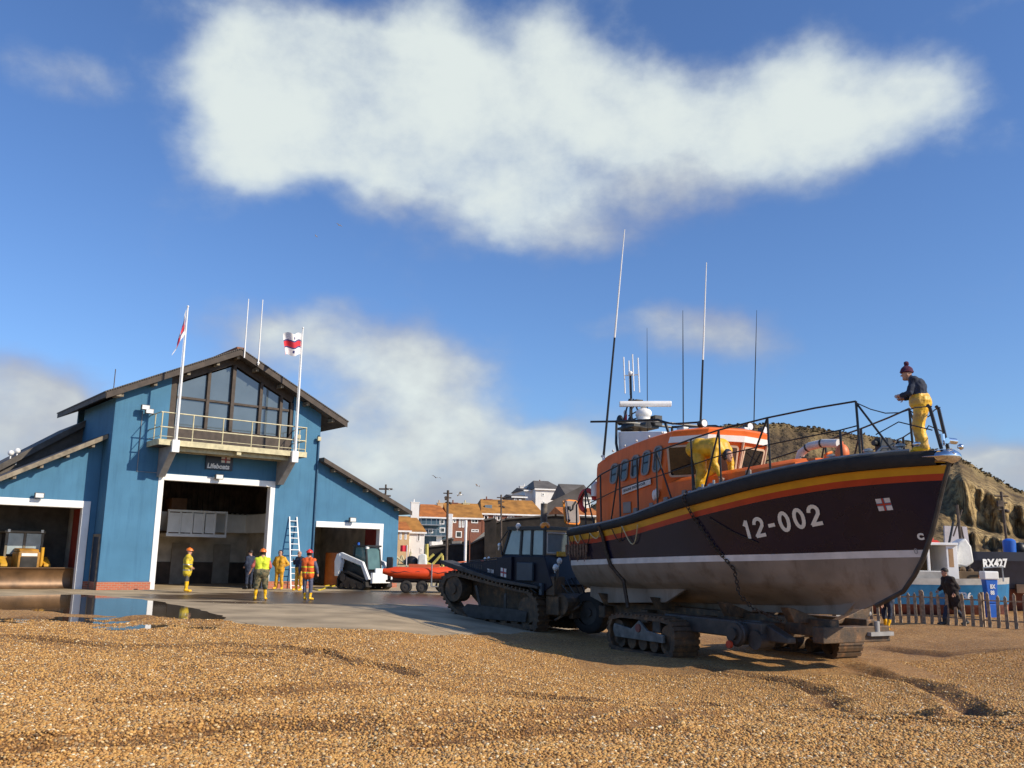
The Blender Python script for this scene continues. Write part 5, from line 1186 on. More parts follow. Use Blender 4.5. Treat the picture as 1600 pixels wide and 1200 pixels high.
# crewman bending over the side deck in yellow
bp_ = bw(5.85, -1.42, 1.58)
person(tuple(bp_), BYAW-R(90)+R(10), 'person in bright yellow oilskins bending forward on the side deck beside the wheelhouse windows', dict(pel=(0, -.05, 1.02), chest=(0, .40, 1.02), neck=(0, .55, .90), head=(0, .66, .80), shL=(-.2, .48, .96), shR=(.2, .48, .96), elL=(-.28, .50, .68), elR=(.28, .50, .68), haL=(-.22, .55, .40), haR=(.2, .6, .36), hiL=(-.11, -.05, .96), hiR=(.11, -.05, .96), knL=(-.14, .08, .52), knR=(.15, .06, .52), anL=(-.16, -.02, .08), anR=(.16, -.04, .08)), dict(top=YOIL, bottom=YOIL, boots=YBOOT, hem=.16, bulk=1.5, bb=1.85, boottop=.8, collar=NAVYC), ('hood', NAVYC), None, .02, 1.12)
# walker on the right
person(gp(1491, 978, -.28)[:2]+(-.28,), R(100), 'person in long dark brown coat walking left along the picket fence', dict(pel=(0, .0, .93), chest=(0, .08, 1.26), neck=(0, .15, 1.43), head=(0, .20, 1.57), shL=(-.19, .1, 1.37), shR=(.19, .1, 1.37), elL=(-.24, -.05, 1.12), elR=(.24, .15, 1.12), haL=(-.22, .1, .92), haR=(.2, .34, 1.0), hiL=(-.1, 0, .9), hiR=(.1, 0, .9), knL=(-.1, -.02, .50), knR=(.1, .16, .50), anL=(-.1, -.36, .12), anR=(.1, .26, .09)), dict(top=DARKC, bottom=NAVYC, boots=BLACK, hem=.34, bulk=1.22, bb=1.0, boottop=.8, collar=DARKC, hair=True), ('hair', HAIR), None, .02, 1.07)
# crew member behind the bow, only legs seen
person(gp(1388, 986, -.42)[:2]+(-.42,), R(120), 'person in dark clothes and yellow boots standing behind the lifeboat stem, only the boots showing', dict(chest=(-.05, .25, 1.2), neck=(-.1, .4, 1.25), head=(-.12, .52, 1.28), shL=(-.25, .32, 1.22), shR=(.12, .32, 1.22), elL=(-.3, .5, 1.0), elR=(.15, .55, 1.0), haL=(-.3, .6, .8), haR=(.1, .7, .8), anL=(-.06, .1, .09), anR=(.06, -.02, .09)), dict(top=NAVYC, bottom=NAVYC, boots=YBOOT, boottop=.3, bb=1.1), ('hair', HAIR), None)
o = MB(); o.box(-.1, .1, -.08, .08, 0, .2); o.cyl((0, 0, .2), (0, 0, .27), .05); k = o.build('fuel_can', mat('can_red', (.6, .03, .04), .5), bevel=.02); k.location = gp(1369, 984, -.42); tag(k, 'small red can on the shingle under the lifeboat bow', 'can')

# ------------------------------------------------------------------ white tracked loader
def belt(m_, prof, y0, y1, t=.06):
    n = len(prof); cx_ = sum(p[0] for p in prof)/n; cz_ = sum(p[1] for p in prof)/n
    inn = [(cx_+(x-cx_)*(1-t*1.5), cz_+(z-cz_)*(1-t*3)) for x, z in prof]
    for a in range(n):
        b = (a+1) % n; P0, P1, Q0, Q1 = prof[a], prof[b], inn[a], inn[b]
        m_.add([(P0[0], y0, P0[1]), (P1[0], y0, P1[1]), (Q1[0], y0, Q1[1]), (Q0[0], y0, Q0[1]), (P0[0], y1, P0[1]), (P1[0], y1, P1[1]), (Q1[0], y1, Q1[1]), (Q0[0], y1, Q0[1])], [(0, 1, 2, 3), (4, 7, 6, 5), (0, 4, 5, 1), (3, 2, 6, 7)])
LP = atz(574, 921, 0)
LD = empty('compact_loader', (LP.x-.1, LP.y, 0), R(-38), 'white and black tracked loader parked outside the right hand garage', 'loader')
mb = MB()
for y0, y1 in ((-.85, -.5), (.5, .85)): belt(mb, [(-1.1, .12), (-.9, 0), (.7, 0), (.95, .15), (.9, .38), (-.5, .85), (-.8, .85), (-1.1, .5)], y0, y1)
t_ = mb.build('track', RUBB, LD, smooth=True)
mb = MB()
for y0, y1 in ((-.87, -.6), (.6, .87)):
    for k in range(4): mb.cyl((-.75+k*.45, y0+.02, .17), (-.75+k*.45, y1-.02, .17), .12, n=12)
    mb.cyl((-.7, y0+.02, .55), (-.7, y1-.02, .55), .2, n=14)
    mb.prism([(-.9, .1), (.8, .1), (.75, .3), (-.5, .6)], y0+.05, y1-.05)
mb.build('track_rollers', TRGREY, t_, smooth=True)
mb = MB(); mb.prism([(-1.15, .45), (.8, .35), (.85, .7), (.5, .9), (-.9, 1.35), (-1.15, 1.2)], -.5, .5); mb.build('body', BLACK, LD, bevel=.03)
mb = MB()
for s_ in (-1, 1):
    mb.prism([(-1.3, .6), (-1.05, .6), (-.9, 1.25), (-1.0, 1.65), (-1.2, 1.65), (-1.35, 1.3)], s_*.72-.12, s_*.72+.12)
    mb.prism([(-1.15, 1.68), (-.95, 1.72), (.55, 1.30), (1.05, .5), (.85, .45), (.45, 1.12), (-1.1, 1.50)], s_*.72-.07, s_*.72+.07)
mb.build('lift_arm', WHITE, LD, bevel=.02)
mb = MB(); mb.box(.98, 1.12, -.62, .62, .32, .8); mb.box(.9, .98, -.3, .3, .55, 1.0); mb.build('front_plate', WHITE, LD, bevel=.02)
mb = MB()
for s_ in (-1, 1):
    mb.prism([(-.55, .95), (-.45, .95), (-.35, 2.0), (-.45, 2.0)], s_*.43-.04, s_*.43+.04); mb.prism([(.5, .85), (.6, .85), (.42, 2.0), (.32, 2.0)], s_*.43-.04, s_*.43+.04)
mb.box(-.5, .5, -.48, .48, 1.98, 2.08); cb = mb.build('cab', BLACK, LD, bevel=.01)
mb = MB(); mb.box(-.4, .45, -.42, -.41, 1.0, 1.97); mb.box(-.4, .45, .41, .42, 1.0, 1.97); mb.add([(.56, -.39, .95), (.56, .39, .95), (.40, .39, 1.97), (.40, -.39, 1.97)], [(0, 1, 2, 3)]); mb.build('cab_window', mat('loader_glass', (.10, .18, .17), .06, 0, .15, 2), cb)
mb = MB(); mb.box(.42, .5, -.5, -.34, 1.9, 2.02); mb.box(.42, .5, .34, .5, 1.9, 2.02); mb.build('work_lamp', LAMPG, cb)
mb = MB(); mb.cyl((-.3, -.3, 2.08), (-.3, -.3, 2.2), .06); mb.build('beacon', BARB, cb)

# ------------------------------------------------------------------ orange inflatable on trailer
IP = Vector((-3.35, 41.6, 0)); IB = empty('inflatable_boat', (IP.x, IP.y, .50), R(8), 'orange inflatable inshore lifeboat sitting on its trailer beside the station', 'inflatable boat')
mb = MB()
def tubeside(s_):
    P = [(-2.35, s_*.62, .42), (-1.8, s_*.66, .38), (-.5, s_*.68, .36), (.8, s_*.62, .42), (1.6, s_*.42, .56), (2.1, s_*.15, .72), (2.2, 0, .75)]
    mb.tube(P, [.10, .24, .25, .25, .24, .22, .22], 14)
tubeside(-1); tubeside(1); mb.build('tube', RIBO, IB, smooth=True)
mb = MB(); mb.prism([(-1.9, .2), (1.5, .25), (2.0, .55), (1.2, .0), (-1.9, -.08)], -.5, .5); mb.build('hull', mat('rib_dark_grey', (.12, .07, .05), .6), IB)
mb = MB()
for s_ in (-1, 1): mb.tube([(-2.0+.3*i, s_*(.90 if i < 9 else .80-.05*(i-9)), .44-.07*(i % 2)+(.04*max(0, i-8))) for i in range(13)], .015, 5)
mb.build('grab_rope', BLACK, IB, smooth=True)
mb = MB(); mb.box(-1.2, .2, -.22, .22, .3, .75); mb.box(.2, .9, -.35, .35, .45, .62); mb.tube([(.7, -.3, .5), (.9, -.2, .85), (1.4, 0, .9), (.9, .2, .85), (.7, .3, .5)], .03); mb.build('console', mat('rib_console', (.55, .12, .04), .5), IB, bevel=.04)
mb = MB(); mb.box(-2.2, -1.9, -.2, .2, .35, 1.05); mb.cyl((-2.05, 0, .0), (-2.05, 0, .4), .08); mb.build('outboard_motor', BLACK, IB, bevel=.05)
mb = MB(); mb.cyl((-1.3, .1, .6), (-1.3, .1, 1.6), .02); mb.build('flag_staff', WHITE, IB); mb = MB(); mb.rows([[(-1.3-.3*v, .1+.03*math.sin(v*8), 1.58-.28*u) for v in (0, .33, .66, 1)] for u in (0, .5, 1)]); mb.build('flag', FR, IB, fix=False)
IB.scale = (IB_S,)*3
TRL = empty('boat_trailer', (IP.x, IP.y, 0), R(8), 'low steel launching trailer with black wheels under the orange inflatable', 'trailer')
mb = MB(); mb.box(-2.2, 2.2, -.5, -.42, .45, .53); mb.box(-2.2, 2.2, .42, .5, .45, .53)
for x in (-2, -.8, .4, 1.6): mb.box(x, x+.08, -.75, .75, .40, .447)
mb.tube([(2.2, 0, .48), (3.0, 0, .45)], .04); mb.build('frame', DRUST, TRL)
mb = MB()
for x in (-.2, 1.0): mb.tube([(x, -.95, .3), (x, -.95, 1.3)], .03); mb.tube([(x, -.95, .3), (x+.3, -.95, .3)], .03)
mb.build('guide_post', STEEL, TRL)
for x, y in ((.35, -.72), (1.1, -.72), (.35, .72), (1.1, .72), (-.6, -.72), (-1.3, -.72)):
    mb = MB(); tyre(mb, (x, y, .27), .27, .22); w_ = mb.build('wheel', RUBB, TRL, smooth=True); mb = MB(); rim(mb, (x, y, .27), .27, .22); mb.build('rim', TRGREY, w_, smooth=True)
mb = MB()
for i in range(4): mb.cyl((-.3+.2*i, -.8, .30), (-.3+.2*i, -.8, .44), .035)
build_each(mb, 'keel_roller', CREAM, TRL)
# ------------------------------------------------------------------ bulldozer in the left garage
DZ = empty('bulldozer', (0, 0, 0), 0, 'yellow bulldozer with a wide rusty brown blade parked inside the left garage', 'bulldozer'); DZ.matrix_world = ST_M @ Matrix.Translation((-1.75, 3.6, 0)) @ Matrix.Rotation(R(-90), 4, 'Z')
mb = MB(); prof = [(1.95+.22*math.cos(t), .43+.42*math.sin(t)) for t in [R(100+16*k) for k in range(11)]]; mb.prism(prof+[(p[0]-.06 if p[0] < 2 else p[0]-.06, p[1]) for p in prof[::-1]], -4.6, 1.68); mb.box(1.75, 2.02, 1.6, 1.72, .03, .84); mb.box(1.7, 1.82, -4.6, 1.65, .80, .88)
mb.build('blade', BRUST, DZ, smooth=True)
mb = MB(); mb.box(.1, 1.35, -.42, .42, .7, 1.5); mb.prism([(.1, 1.5), (1.3, 1.5), (1.2, 1.62), (.1, 1.66)], -.38, .38); mb.box(-1.4, .1, -.75, .75, .7, 1.3); mb.build('bonnet', mat('dozer_bonnet', (.50, .24, .03), .55, 0, .25, 3), DZ, bevel=.04)
mb = MB(); mb.box(1.352, 1.37, -.32, .32, .8, 1.3); mb.build('radiator_grille', IND, DZ); mb = MB(); mb.box(1.352, 1.375, -.30, .30, 1.33, 1.45); mb.build('headlamp_bar', LAMPG, DZ)
mb = MB()
for x, y in ((.05, -.7), (.05, .7), (-1.3, -.7), (-1.3, .7), (.05, 0)): mb.box(x-.05, x+.05, y-.05, y+.05, 1.2, 2.35)
mb.box(-1.4, .15, -.8, .8, 2.3, 2.4); cb = mb.build('cab', mat('dozer_cab', (.20, .17, .12), .5), DZ, bevel=.02)
mb = MB(); mb.box(.07, .08, -.64, -.06, 1.4, 2.28); mb.box(.07, .08, .06, .64, 1.4, 2.28); mb.build('cab_window', mat('dozer_glass', (.35, .42, .45), .1), cb)
mb = MB(); mb.box(.1, .16, -.7, -.6, 2.33, 2.45); mb.box(.1, .16, .6, .7, 2.33, 2.45); mb.build('work_lamp', LAMPG, cb)
mb = MB(); mb.prism([(.1, 1.0), (.9, .9), (.9, 1.0), (.1, 1.3)], .7, .95); mb.prism([(.1, 1.0), (.9, .9), (.9, 1.0), (.1, 1.3)], -.95, -.7); mb.cyl((.7, .62, .9), (.7, .62, 1.7), .07); mb.build('fender', DOZY, DZ)
for y0, y1 in ((-1.2, -.8), (.8, 1.2)):
    mb = MB(); belt(mb, [(-1.5, .15), (-1.3, 0), (1.1, 0), (1.3, .2), (1.3, .5), (1.1, .75), (-1.3, .75), (-1.5, .5)], y0, y1); mb.build('track', DRUST, DZ, smooth=True)
# ------------------------------------------------------------------ picket fence on the right
F0 = Vector((12.2, 31.6, 0)); F1 = Vector((21.5, 22.2, 0)); fdir = (F1-F0).normalized(); FLn = (F1-F0).length
FE = empty('picket_fence', (F0.x, F0.y, 0), math.atan2(fdir.y, fdir.x), 'weathered wooden picket fence along the back of the shingle at the right', 'fence')
for k in range(int(FLn/.25)):
    x = k*.25; p = F0+fdir*x; z0 = zbase(p.x, p.y)-.06; mb = MB(); lean = .03*math.sin(k*2.3); h_ = 1.0+.06*math.sin(k*1.7)
    mb.prism([(x-.05, z0), (x+.05, z0), (x+.045+lean, z0+h_), (x+lean, z0+h_+.07), (x-.045+lean, z0+h_)], -.02, .02); mb.build('picket', WOODP, FE)
mb = MB()
for hz in (.22, .82):
    P = [(k*.9, .04, zbase((F0+fdir*k*.9).x, (F0+fdir*k*.9).y)+hz+.02*math.sin(k)) for k in range(int(FLn/.9)+1)]; mb.tube(P, .03, 4)
for k in range(0, int(FLn/1.9)+1): q = F0+fdir*k*1.9; zz = zbase(q.x, q.y)-.1; mb.box(k*1.9-.04, k*1.9+.04, .05, .13, zz, zz+1.15)
mb.build('fence_rail', WOODP, FE)
# ------------------------------------------------------------------ fishing boats on the right
def simple_hull(e, L_, B, hz, bow_dir, mats_, z0=.0, sheerb=.35):
    """bands from top to bottom; x from -L/2 (stern) to L/2 (bow)"""
    S_ = []
    X = [-.5, -.45, -.3, -.1, .1, .25, .36, .44, .49, .5]; HBk = [.78, .86, .97, 1, .98, .88, .68, .4, .1, .02]
    lev = [1.0, .86, .80, .42, .36, .0]; wk = [1.02, 1.02, .99, .9, .86, .3]
    for bi, (a, b) in enumerate(((0, 1), (1, 3), (3, 5))):
        mb = MB()
        for s_ in (-1, 1):
            rws = []
            idx = range(a, b+1)
            for li in idx:
                rws.append([(x*L_*(1-.06*(1-lev[li])*(1 if x > .2 else .3)), s_*B/2*h*wk[li], z0+hz*lev[li]+(sheerb*max(0, x)**1.5*2.2+.05)*lev[li]) for x, h in zip(X, HBk)])
            mb.rows(rws)
        tr = [(-.5*L_, B/2*HBk[0]*wk[li], z0+hz*lev[li]+.05*lev[li]) for li in range(a, b+1)]
        mb.add(tr+[(p[0], -p[1], p[2]) for p in tr[::-1]], [tuple(range(2*len(tr)))])
        mb.build(['gunwale', 'hull', 'hull_bottom'][bi], mats_[bi], e, smooth=True)
    mb = MB(); mb.rows([[(x*L_*.98, k*B/2*h*.96, z0+hz*.93+sheerb*max(0, x)**1.5*2) for k in (-1, 0, 1)] for x, h in zip(X, HBk)]); mb.build('deck', BGREY, e)
# boat A: blue 736, broadside
FA = empty('fishing_boat', (16.5, 35.8, -.55), R(-3), 'blue fishing boat numbered 736 with white open wheelhouse behind the picket fence', 'fishing boat')
simple_hull(FA, 6.0, 2.3, 1.62, 1, [BGREY, BBLUE, BRED], 0, .1)
mb = MB(); mb.box(-1.3, .35, -.9, -.82, 1.5, 1.95); mb.box(-1.3, -1.22, -.9, .9, 1.5, 3.0); mb.box(-.42, -.32, -.9, -.82, 1.95, 2.9); mb.box(-1.35, .72, -1.0, 1.0, 2.92, 3.02); mb.box(.30, .72, -.9, .9, 1.5, 2.92); mb.box(-1.3, .35, .82, .9, 1.5, 2.92); fw_ = mb.build('wheelhouse', WHITE, FA, bevel=.015)
mb = MB(); mb.box(-1.2, .3, .6, .8, 1.95, 2.9); mb.build('wheelhouse_lining', mat('varnished_brown', (.20, .11, .04), .6), fw_)
mb = MB(); mb.box(.38, .56, -.905, -.90, 2.1, 2.8); mb.build('brown_shutter', mat('shutter_tan', (.42, .25, .12), .6), fw_)
mb = MB(); mb.box(-1.28, .3, -.92, -.902, 1.55, 1.93); mb.build('side_panel', BGREY, fw_)
mb = MB(); mb.tube([(-.35, -.4, 3.0), (-.05, -.4, 4.2)], .045); mb.build('light_mast', CREAM, FA); mb = MB(); mb.prism([(-.8, 3.02), (.25, 3.02), (.1, 3.12), (-.7, 3.12)], -.6, -.2); mb.cyl((-.0, -.4, 3.1), (.0, -.4, 3.4), .05); mb.build('red_raft_case', mat('raft_red', (.7, .05, .03), .5), FA)
mb = MB(); mb.prism([(-1.25, 3.02), (-.85, 3.02), (-.92, 3.35), (-1.18, 3.35)], -.8, -.4); mb.build('white_hopper', WHITE, FA)
mb = MB(); mb.tube([(-1.5, -1.0, 1.5), (-1.2, -1.0, 2.2), (-1.2, -1.0, 2.9)], .03); mb.tube([(1.6, -1.0, 1.55), (1.6, -1.0, 2.1), (2.3, -1.0, 2.15), (2.3, -1.0, 1.6)], .03); mb.build('handrail', STEEL, FA)
FAM = Matrix.Translation((16.5, 35.8, -.55)) @ Matrix.Rotation(R(-3), 4, 'Z')
write('hull_number', '736', lambda u, v: (.50+u, -1.235, .92+v), WHITE, FA, .36, .9, .015)
mb = MB(); mb.prism([(.75, 2.2), (.95, 3.05), (1.25, 3.22), (1.45, 2.9), (1.5, 2.3), (1.2, 2.1)], -.5, .2); mb.M = None; o = mb.build('tarpaulin_cover', TARP, None, smooth=True, bevel=.06); o.matrix_world = FAM; tag(o, 'bright white tarpaulin bundle hanging at the front of the blue boat wheelhouse', 'tarpaulin')
mb = MB(); mb.prism([(-.25, 0), (.25, 0), (.3, .65), (.34, .9), (-.34, .9), (-.3, .65)], -.2, .2); mb.prism([(-.35, .9), (.35, .9), (.38, 1.12), (-.36, 1.16)], -.23, .23); o = mb.build('blue_sack', [BARB], None, bevel=.05); o.location = (17.85, 34.0, .25); o.scale = (.72, .8, 1); tag(o, 'blue plastic container with white top beside the blue boat bow', 'container')
mb = MB(); mb.box(-.37, .37, -.25, .25, .88, 1.18); mb.build('container_lid', WHITE, o, bevel=.04)
write('container_letters', 'BX', lambda u, v: (-.10+u, -.215, .56+v), WHITE, o, .2, 1, .01); write('container_number', '88', lambda u, v: (-.11+u, -.215, .34+v), WHITE, o, .2, 1, .01)
mb = MB(); mb.prism([(-.26, -.75), (.26, -.75), (.25, 0), (-.25, 0)], -.18, .18); mb.build('container_base', BARB, o, bevel=.03)
mb = MB()
for k in range(5): mb.sph((-.2+.12*k, .05*(k % 2), .12+.06*(k % 3)), (.13, .1, .1))
o = mb.build('net_heap', mat('orange_net', (.70, .20, .04), .9, 0, .4, 20, .8, col2=(.2, .08, .03)), None, smooth=True); o.matrix_world = FAM @ Matrix.Translation((1.75, -.6, 1.55)); tag(o, 'heap of orange netting on the blue fishing boat foredeck', 'net')
mb = MB(); mb.box(-.4, .4, -.2, .2, 0, .4); mb.sph((-.1, 0, .45), .12); mb.sph((.2, 0, .42), .1); o = mb.build('catch_box', mat('brown_box', (.16, .10, .05), .8), None, bevel=.02); o.matrix_world = FAM @ Matrix.Translation((1.1, -.6, 1.55)); tag(o, 'brown box of gear on the blue fishing boat between wheelhouse and bow', 'box')
# boat B: black, RX427, bow right
FBo = empty('fishing_boat', (23.2, 39.5, -.4), R(8), 'black fishing boat numbered RX427 with brown lower hull behind the blue one', 'fishing boat')
simple_hull(FBo, 9.0, 3.0, 2.55, 1, [BBLACK, BBLACK, BRED], 0, .6)
write('hull_number', 'RX427', lambda u, v: (-4.02+u, -1.56, 1.96+v+.03*u), WHITE, FBo, .46, .85, .02)
mb = MB(); mb.box(-2.6, 3.2, -1.56, -1.46, .95, 1.3); mb.build('rubbing_timber', mat('boat_timber', (.12, .06, .03), .7, 0, .3, 3), FBo)
FBM = Matrix.Translation((23.2, 39.5, -.4)) @ Matrix.Rotation(R(8), 4, 'Z')
def thing(mb_, name, m_, M_, label, cat, **k):
    o = mb_.build(name, m_, None, **k); o.matrix_world = M_; return tag(o, label, cat)
mb = MB(); mb.cyl((0, 0, 0), (0, 0, .55), .24, .26, 14); mb.sph((0, 0, .55), (.25, .25, .12)); thing(mb, 'barrel', BARB, FBM @ Matrix.Translation((-2.35, -1.0, 2.5)), 'bright blue barrel standing on the black fishing boat', 'barrel', smooth=True)
mb = MB(); mb.sph((0, 0, .3), (.34, .3, .3)); mb.cyl((0, 0, .55), (0, 0, .65), .05); thing(mb, 'fender_buoy', CREAM, FBM @ Matrix.Translation((-1.1, -1.2, 2.35)), 'cream round buoy hanging on the black fishing boat', 'buoy', smooth=True)
mb = MB(); mb.sph((0, 0, .25), (.25, .25, .28)); mb.sph((.45, .1, .2), (.2, .2, .22)); mb.box(-.2, .6, -.1, .3, 0, .2); thing(mb, 'gear_pile', BLACK, FBM @ Matrix.Translation((-1.8, -.9, 2.5)), 'pile of black gear beside the blue barrel', 'fishing gear', smooth=True)
mb = MB(); mb.add([(0, 0, 0), (1.25, .05, 0), (1.15, .05, 1.75), (-.05, 0, 1.75)], [(0, 1, 2, 3)]); 
mb = MB(); mb.prism([(-.55, 0), (.75, -.05), (.62, 1.7), (-.45, 1.72)], -.04, .04); thing(mb, 'grey_tarpaulin_screen', mat('pale_grey_sheet', (.46, .42, .44), .7, 0, .1, 2, .3), FBM @ Matrix.Translation((-3.55, .9, 2.0)), 'pale grey upright sheet standing at the stern of the black fishing boat', 'screen')
mb = MB(); mb.tube([(-.55, 0, 0), (-.5, 0, .9), (-.2, 0, 1.9)], .05); mb.tube([(0, -.1, 0), (.35, -.1, .8)], .03); mb.tube([(.2, -.1, .55), (.5, -.1, .45)], .03); mb.tube([(.8, -.1, .1), (1.4, -.1, .5)], .03); thing(mb, 'net_hauler', BLACK, FBM @ Matrix.Translation((-3.6, .5, 2.0)), 'dark bent steel gear in front of the pale grey sheet', 'net hauler')
mb = MB(); mb.tube([(0, 0, 0), (-.1, 0, 3.5)], .06); mb.tube([(.35, 0, 0), (.05, .1, 2.6)], .04); mb.tube([(-.35, 0, 2.2), (.1, 0, 3.3)], .03); thing(mb, 'mast', POLE, Matrix.Translation((18.75, 37.6, .6)), 'brown boat mast with rigging between the white cover and the grey sheet', 'mast')
mb = MB(); mb.sph((0, 0, .3), (.35, .25, .3)); mb.box(-.3, .3, -.2, .2, 0, .25); thing(mb, 'white_crate', WHITE, Matrix.Translation((21.0, 33.6, .0)), 'white and turquoise bundle on the ground beyond the fence at the right edge', 'bundle', smooth=True)

# ------------------------------------------------------------------ town
def house(px0, px1, pyb, pye, pyr, Y, dep, wm, rm, wins, label, name='house', hip=.0, chim=(), cat='house', group='houses of the old town', side=None, ang=14.):
    a = at(px0, pye, Y); b = at(px1, pye, Y); zb_ = min(at(px0, pyb, Y).z, 0)-.5; ze = (a.z+b.z)/2; zr_ = at((px0+px1)/2, pyr, Y).z+ (dep*.08)
    w_ = b.x-a.x; e = empty(name, (a.x, Y, zb_), R(ang), label, cat, group); h = ze-zb_; hr = zr_-ze
    mb = MB(); mb.box(0, w_, 0, dep, 0, h); mb.build('wall', wm, e)
    ov = .3; hi = hip*w_
    mb = MB()
    if hr > .2:
        y2 = dep/2
        V = [(-ov, -ov, h), (w_+ov, -ov, h), (w_+ov, dep+ov, h), (-ov, dep+ov, h), (hi-(ov if hi == 0 else 0), y2, h+hr), (w_-hi+(ov if hi == 0 else 0), y2, h+hr)]
        mb.add(V, [(0, 1, 5, 4), (3, 4, 5, 2), (0, 4, 3), (1, 2, 5), (0, 3, 2, 1)])
    else: mb.box(-.1, w_+.1, -.1, dep+.1, h, h+.15)
    rf_ = mb.build('roof', rm, e)
    if hr > .2:
        mb = MB(); mb.box(-ov, w_+ov, -ov-.08, -ov-.003, h-.22, h+.03); mb.build('gutter', WHITE, e)
    for (u, top_, wd, hh, m_) in chim:
        p = at(u, top_, Y); mb = MB(); x_ = p.x-a.x; mb.box(x_-wd/2, x_+wd/2, dep/2-.4, dep/2+.4, h*.8, p.z-zb_+.3); mb.box(x_-wd/2-.08, x_+wd/2+.08, dep/2-.45, dep/2+.45, p.z-zb_+.3, p.z-zb_+.45); mb.cyl((x_-.2, dep/2, p.z-zb_+.45), (x_-.2, dep/2, p.z-zb_+.9), .12, n=6); mb.build('chimney', m_, rf_)
    for (u0, u1, v0, v1) in wins:
        A = at(u0, v1, Y); B = at(u1, v0, Y); x0_, x1_, z0_, z1_ = A.x-a.x, B.x-a.x, A.z-zb_, B.z-zb_
        mb = MB(); t_ = .14
        mb.box(x0_, x1_, -.06, -.003, z0_, z0_+t_); mb.box(x0_, x1_, -.06, -.003, z1_-t_, z1_); mb.box(x0_, x0_+t_, -.06, -.003, z0_+t_, z1_-t_); mb.box(x1_-t_, x1_, -.06, -.003, z0_+t_, z1_-t_)
        if x1_-x0_ > 1.1: mb.box((x0_+x1_)/2-.05, (x0_+x1_)/2+.05, -.05, -.003, z0_+t_, z1_-t_)
        f = mb.build('window', WHITE, e); mb = MB(); mb.box(x0_+t_, x1_-t_, -.03, -.002, z0_+t_, z1_-t_); mb.build('window_pane', DGLASS, f)
    return e
house(612, 664, 882, 831, 812, 138, 9, HWALL, HT1, [(652, 657, 832, 846), (626, 630, 842, 852), (636, 640, 842, 852), (632, 636, 857, 864), (642, 645, 857, 864), (656, 660, 856, 864)], 'cream and white house with ochre roof at the corner of the blue station', hip=.15, chim=((655, 786, 1.3, 5, HWALL),))
e_ = house(617, 640, 846, 829, 819, 136.5, 6, HCREAM, HT2, [(624, 628, 831, 843), (632, 636, 831, 843)], 'small peach rendered house front with orange roof in front of the white one', hip=.1)
e_ = house(657, 700, 872, 808, 793, 150, 10, HBLUE, HT2, [(687, 695, 809, 819), (687, 696, 824, 832), (669, 677, 826, 833)], 'blue grey house with glazed balconies and an orange tiled roof', hip=.14, chim=((696, 787, 1.0, 5, HCREAM),))
mb = MB(); aa = at(657, 819, 149); bb_ = at(688, 819, 149)
hb = [at(657, y_, 149).z for y_ in (811, 819, 834, 838)]
ZB2 = e_.location.z; XX = e_.location.x
mb.box(-.1, 3.3, -1.3, -.003, at(657, 819, 149).z-ZB2-.15, at(657, 819, 149).z-ZB2); mb.box(-.1, 4.3, -1.3, -.003, at(657, 836, 149).z-ZB2-.15, at(657, 836, 149).z-ZB2)
for z_ in (819, 836):
    zz = at(657, z_, 149).z-ZB2
    for k in range(5): mb.box(-.1+k*.85, -.04+k*.85, -1.3, -1.24, zz, zz+1.0)
    mb.box(-.1, 3.4, -1.3, -1.24, zz+.95, zz+1.02)
mb.build('balcony', STEEL, e_)
mb = MB(); zz = at(680, 842, 149).z-ZB2; mb.box(at(681, 842, 149).x-XX, at(690, 842, 149).x-XX, -.2, -.05, zz-.5, zz+.5); mb.build('white_panel', WHITE, e_)
mb = MB(); z1_ = at(680, 846, 146).z-ZB2; mb.box(at(667, 846, 147).x-XX, at(690, 846, 147).x-XX, -3.5, -.5, z1_-.6, z1_); mb.box(at(665, 846, 147).x-XX, at(668, 846, 147).x-XX, -3.4, -3.1, 0, z1_-.6); mb.build('white_shopfront', WHITE, e_)
house(702, 754, 872, 809, 791, 152, 10, BRICKT, HT1, [(708, 713, 811, 817), (737, 748, 810, 817), (737, 749, 827, 831), (712, 722, 830, 840), (717, 721, 811, 824), (722, 726, 811, 824), (727, 731, 811, 824)], 'red brick house with white windows and ochre roof next to the blue grey one', hip=.0, chim=((708, 792, 1.2, 3, BRICKT), (718, 787, 1.2, 3, BRICKT), (738, 787, 1.2, 4, CREAM)))
mb = MB(); a = at(701, 803, 151.5); b = at(706, 845, 151.5); mb.box(0, b.x-a.x, 0, 9, 0, a.z-b.z); o = mb.build('white_gable_wall', WHITE); o.location = (a.x, 151.0, b.z); tag(o, 'narrow white end wall between the blue grey house and the brick one', 'wall')
house(754, 852, 872, 803, 785, 158, 10, BRICKT, HT1, [(756, 763, 805, 813), (771, 776, 805, 814), (777, 783, 805, 813), (794, 799, 805, 812), (800, 805, 805, 812), (818, 824, 806, 811), (827, 841, 806, 811)], 'long brick terrace with ochre roof and a row of white windows', hip=.06, chim=((772, 781, 1.2, 4, BRICKT), (781, 785, 1.0, 4, BRICKT), (787, 786, 1.0, 3, CREAM)))
mb = MB(); p = at(757, 790, 157); q = at(768, 797, 157); mb.box(0, q.x-p.x, 0, 2, 0, p.z-q.z); o = mb.build('roof_dormer', mat('dormer_grey_blue', (.22, .28, .32), .5)); o.location = (p.x, 160.0, q.z+.3); tag(o, 'grey blue dormer box on the ochre terrace roof', 'dormer')
house(837, 881, 830, 764, 755, 172, 12, HWALL, SLATE, [(847, 851, 770, 775), (848, 852, 783, 788), (870, 873, 771, 775)], 'large white house with grey hipped roof high behind the terrace', hip=.22, chim=((859, 753, 1.8, 3, BRICKT),))
house(820, 836, 830, 766, 766, 174, 10, HWALL, SLATE, [(823, 826, 775, 780)], 'narrow white house just left of the large white one', chim=((831, 760, 2.2, 4, HWALL),))
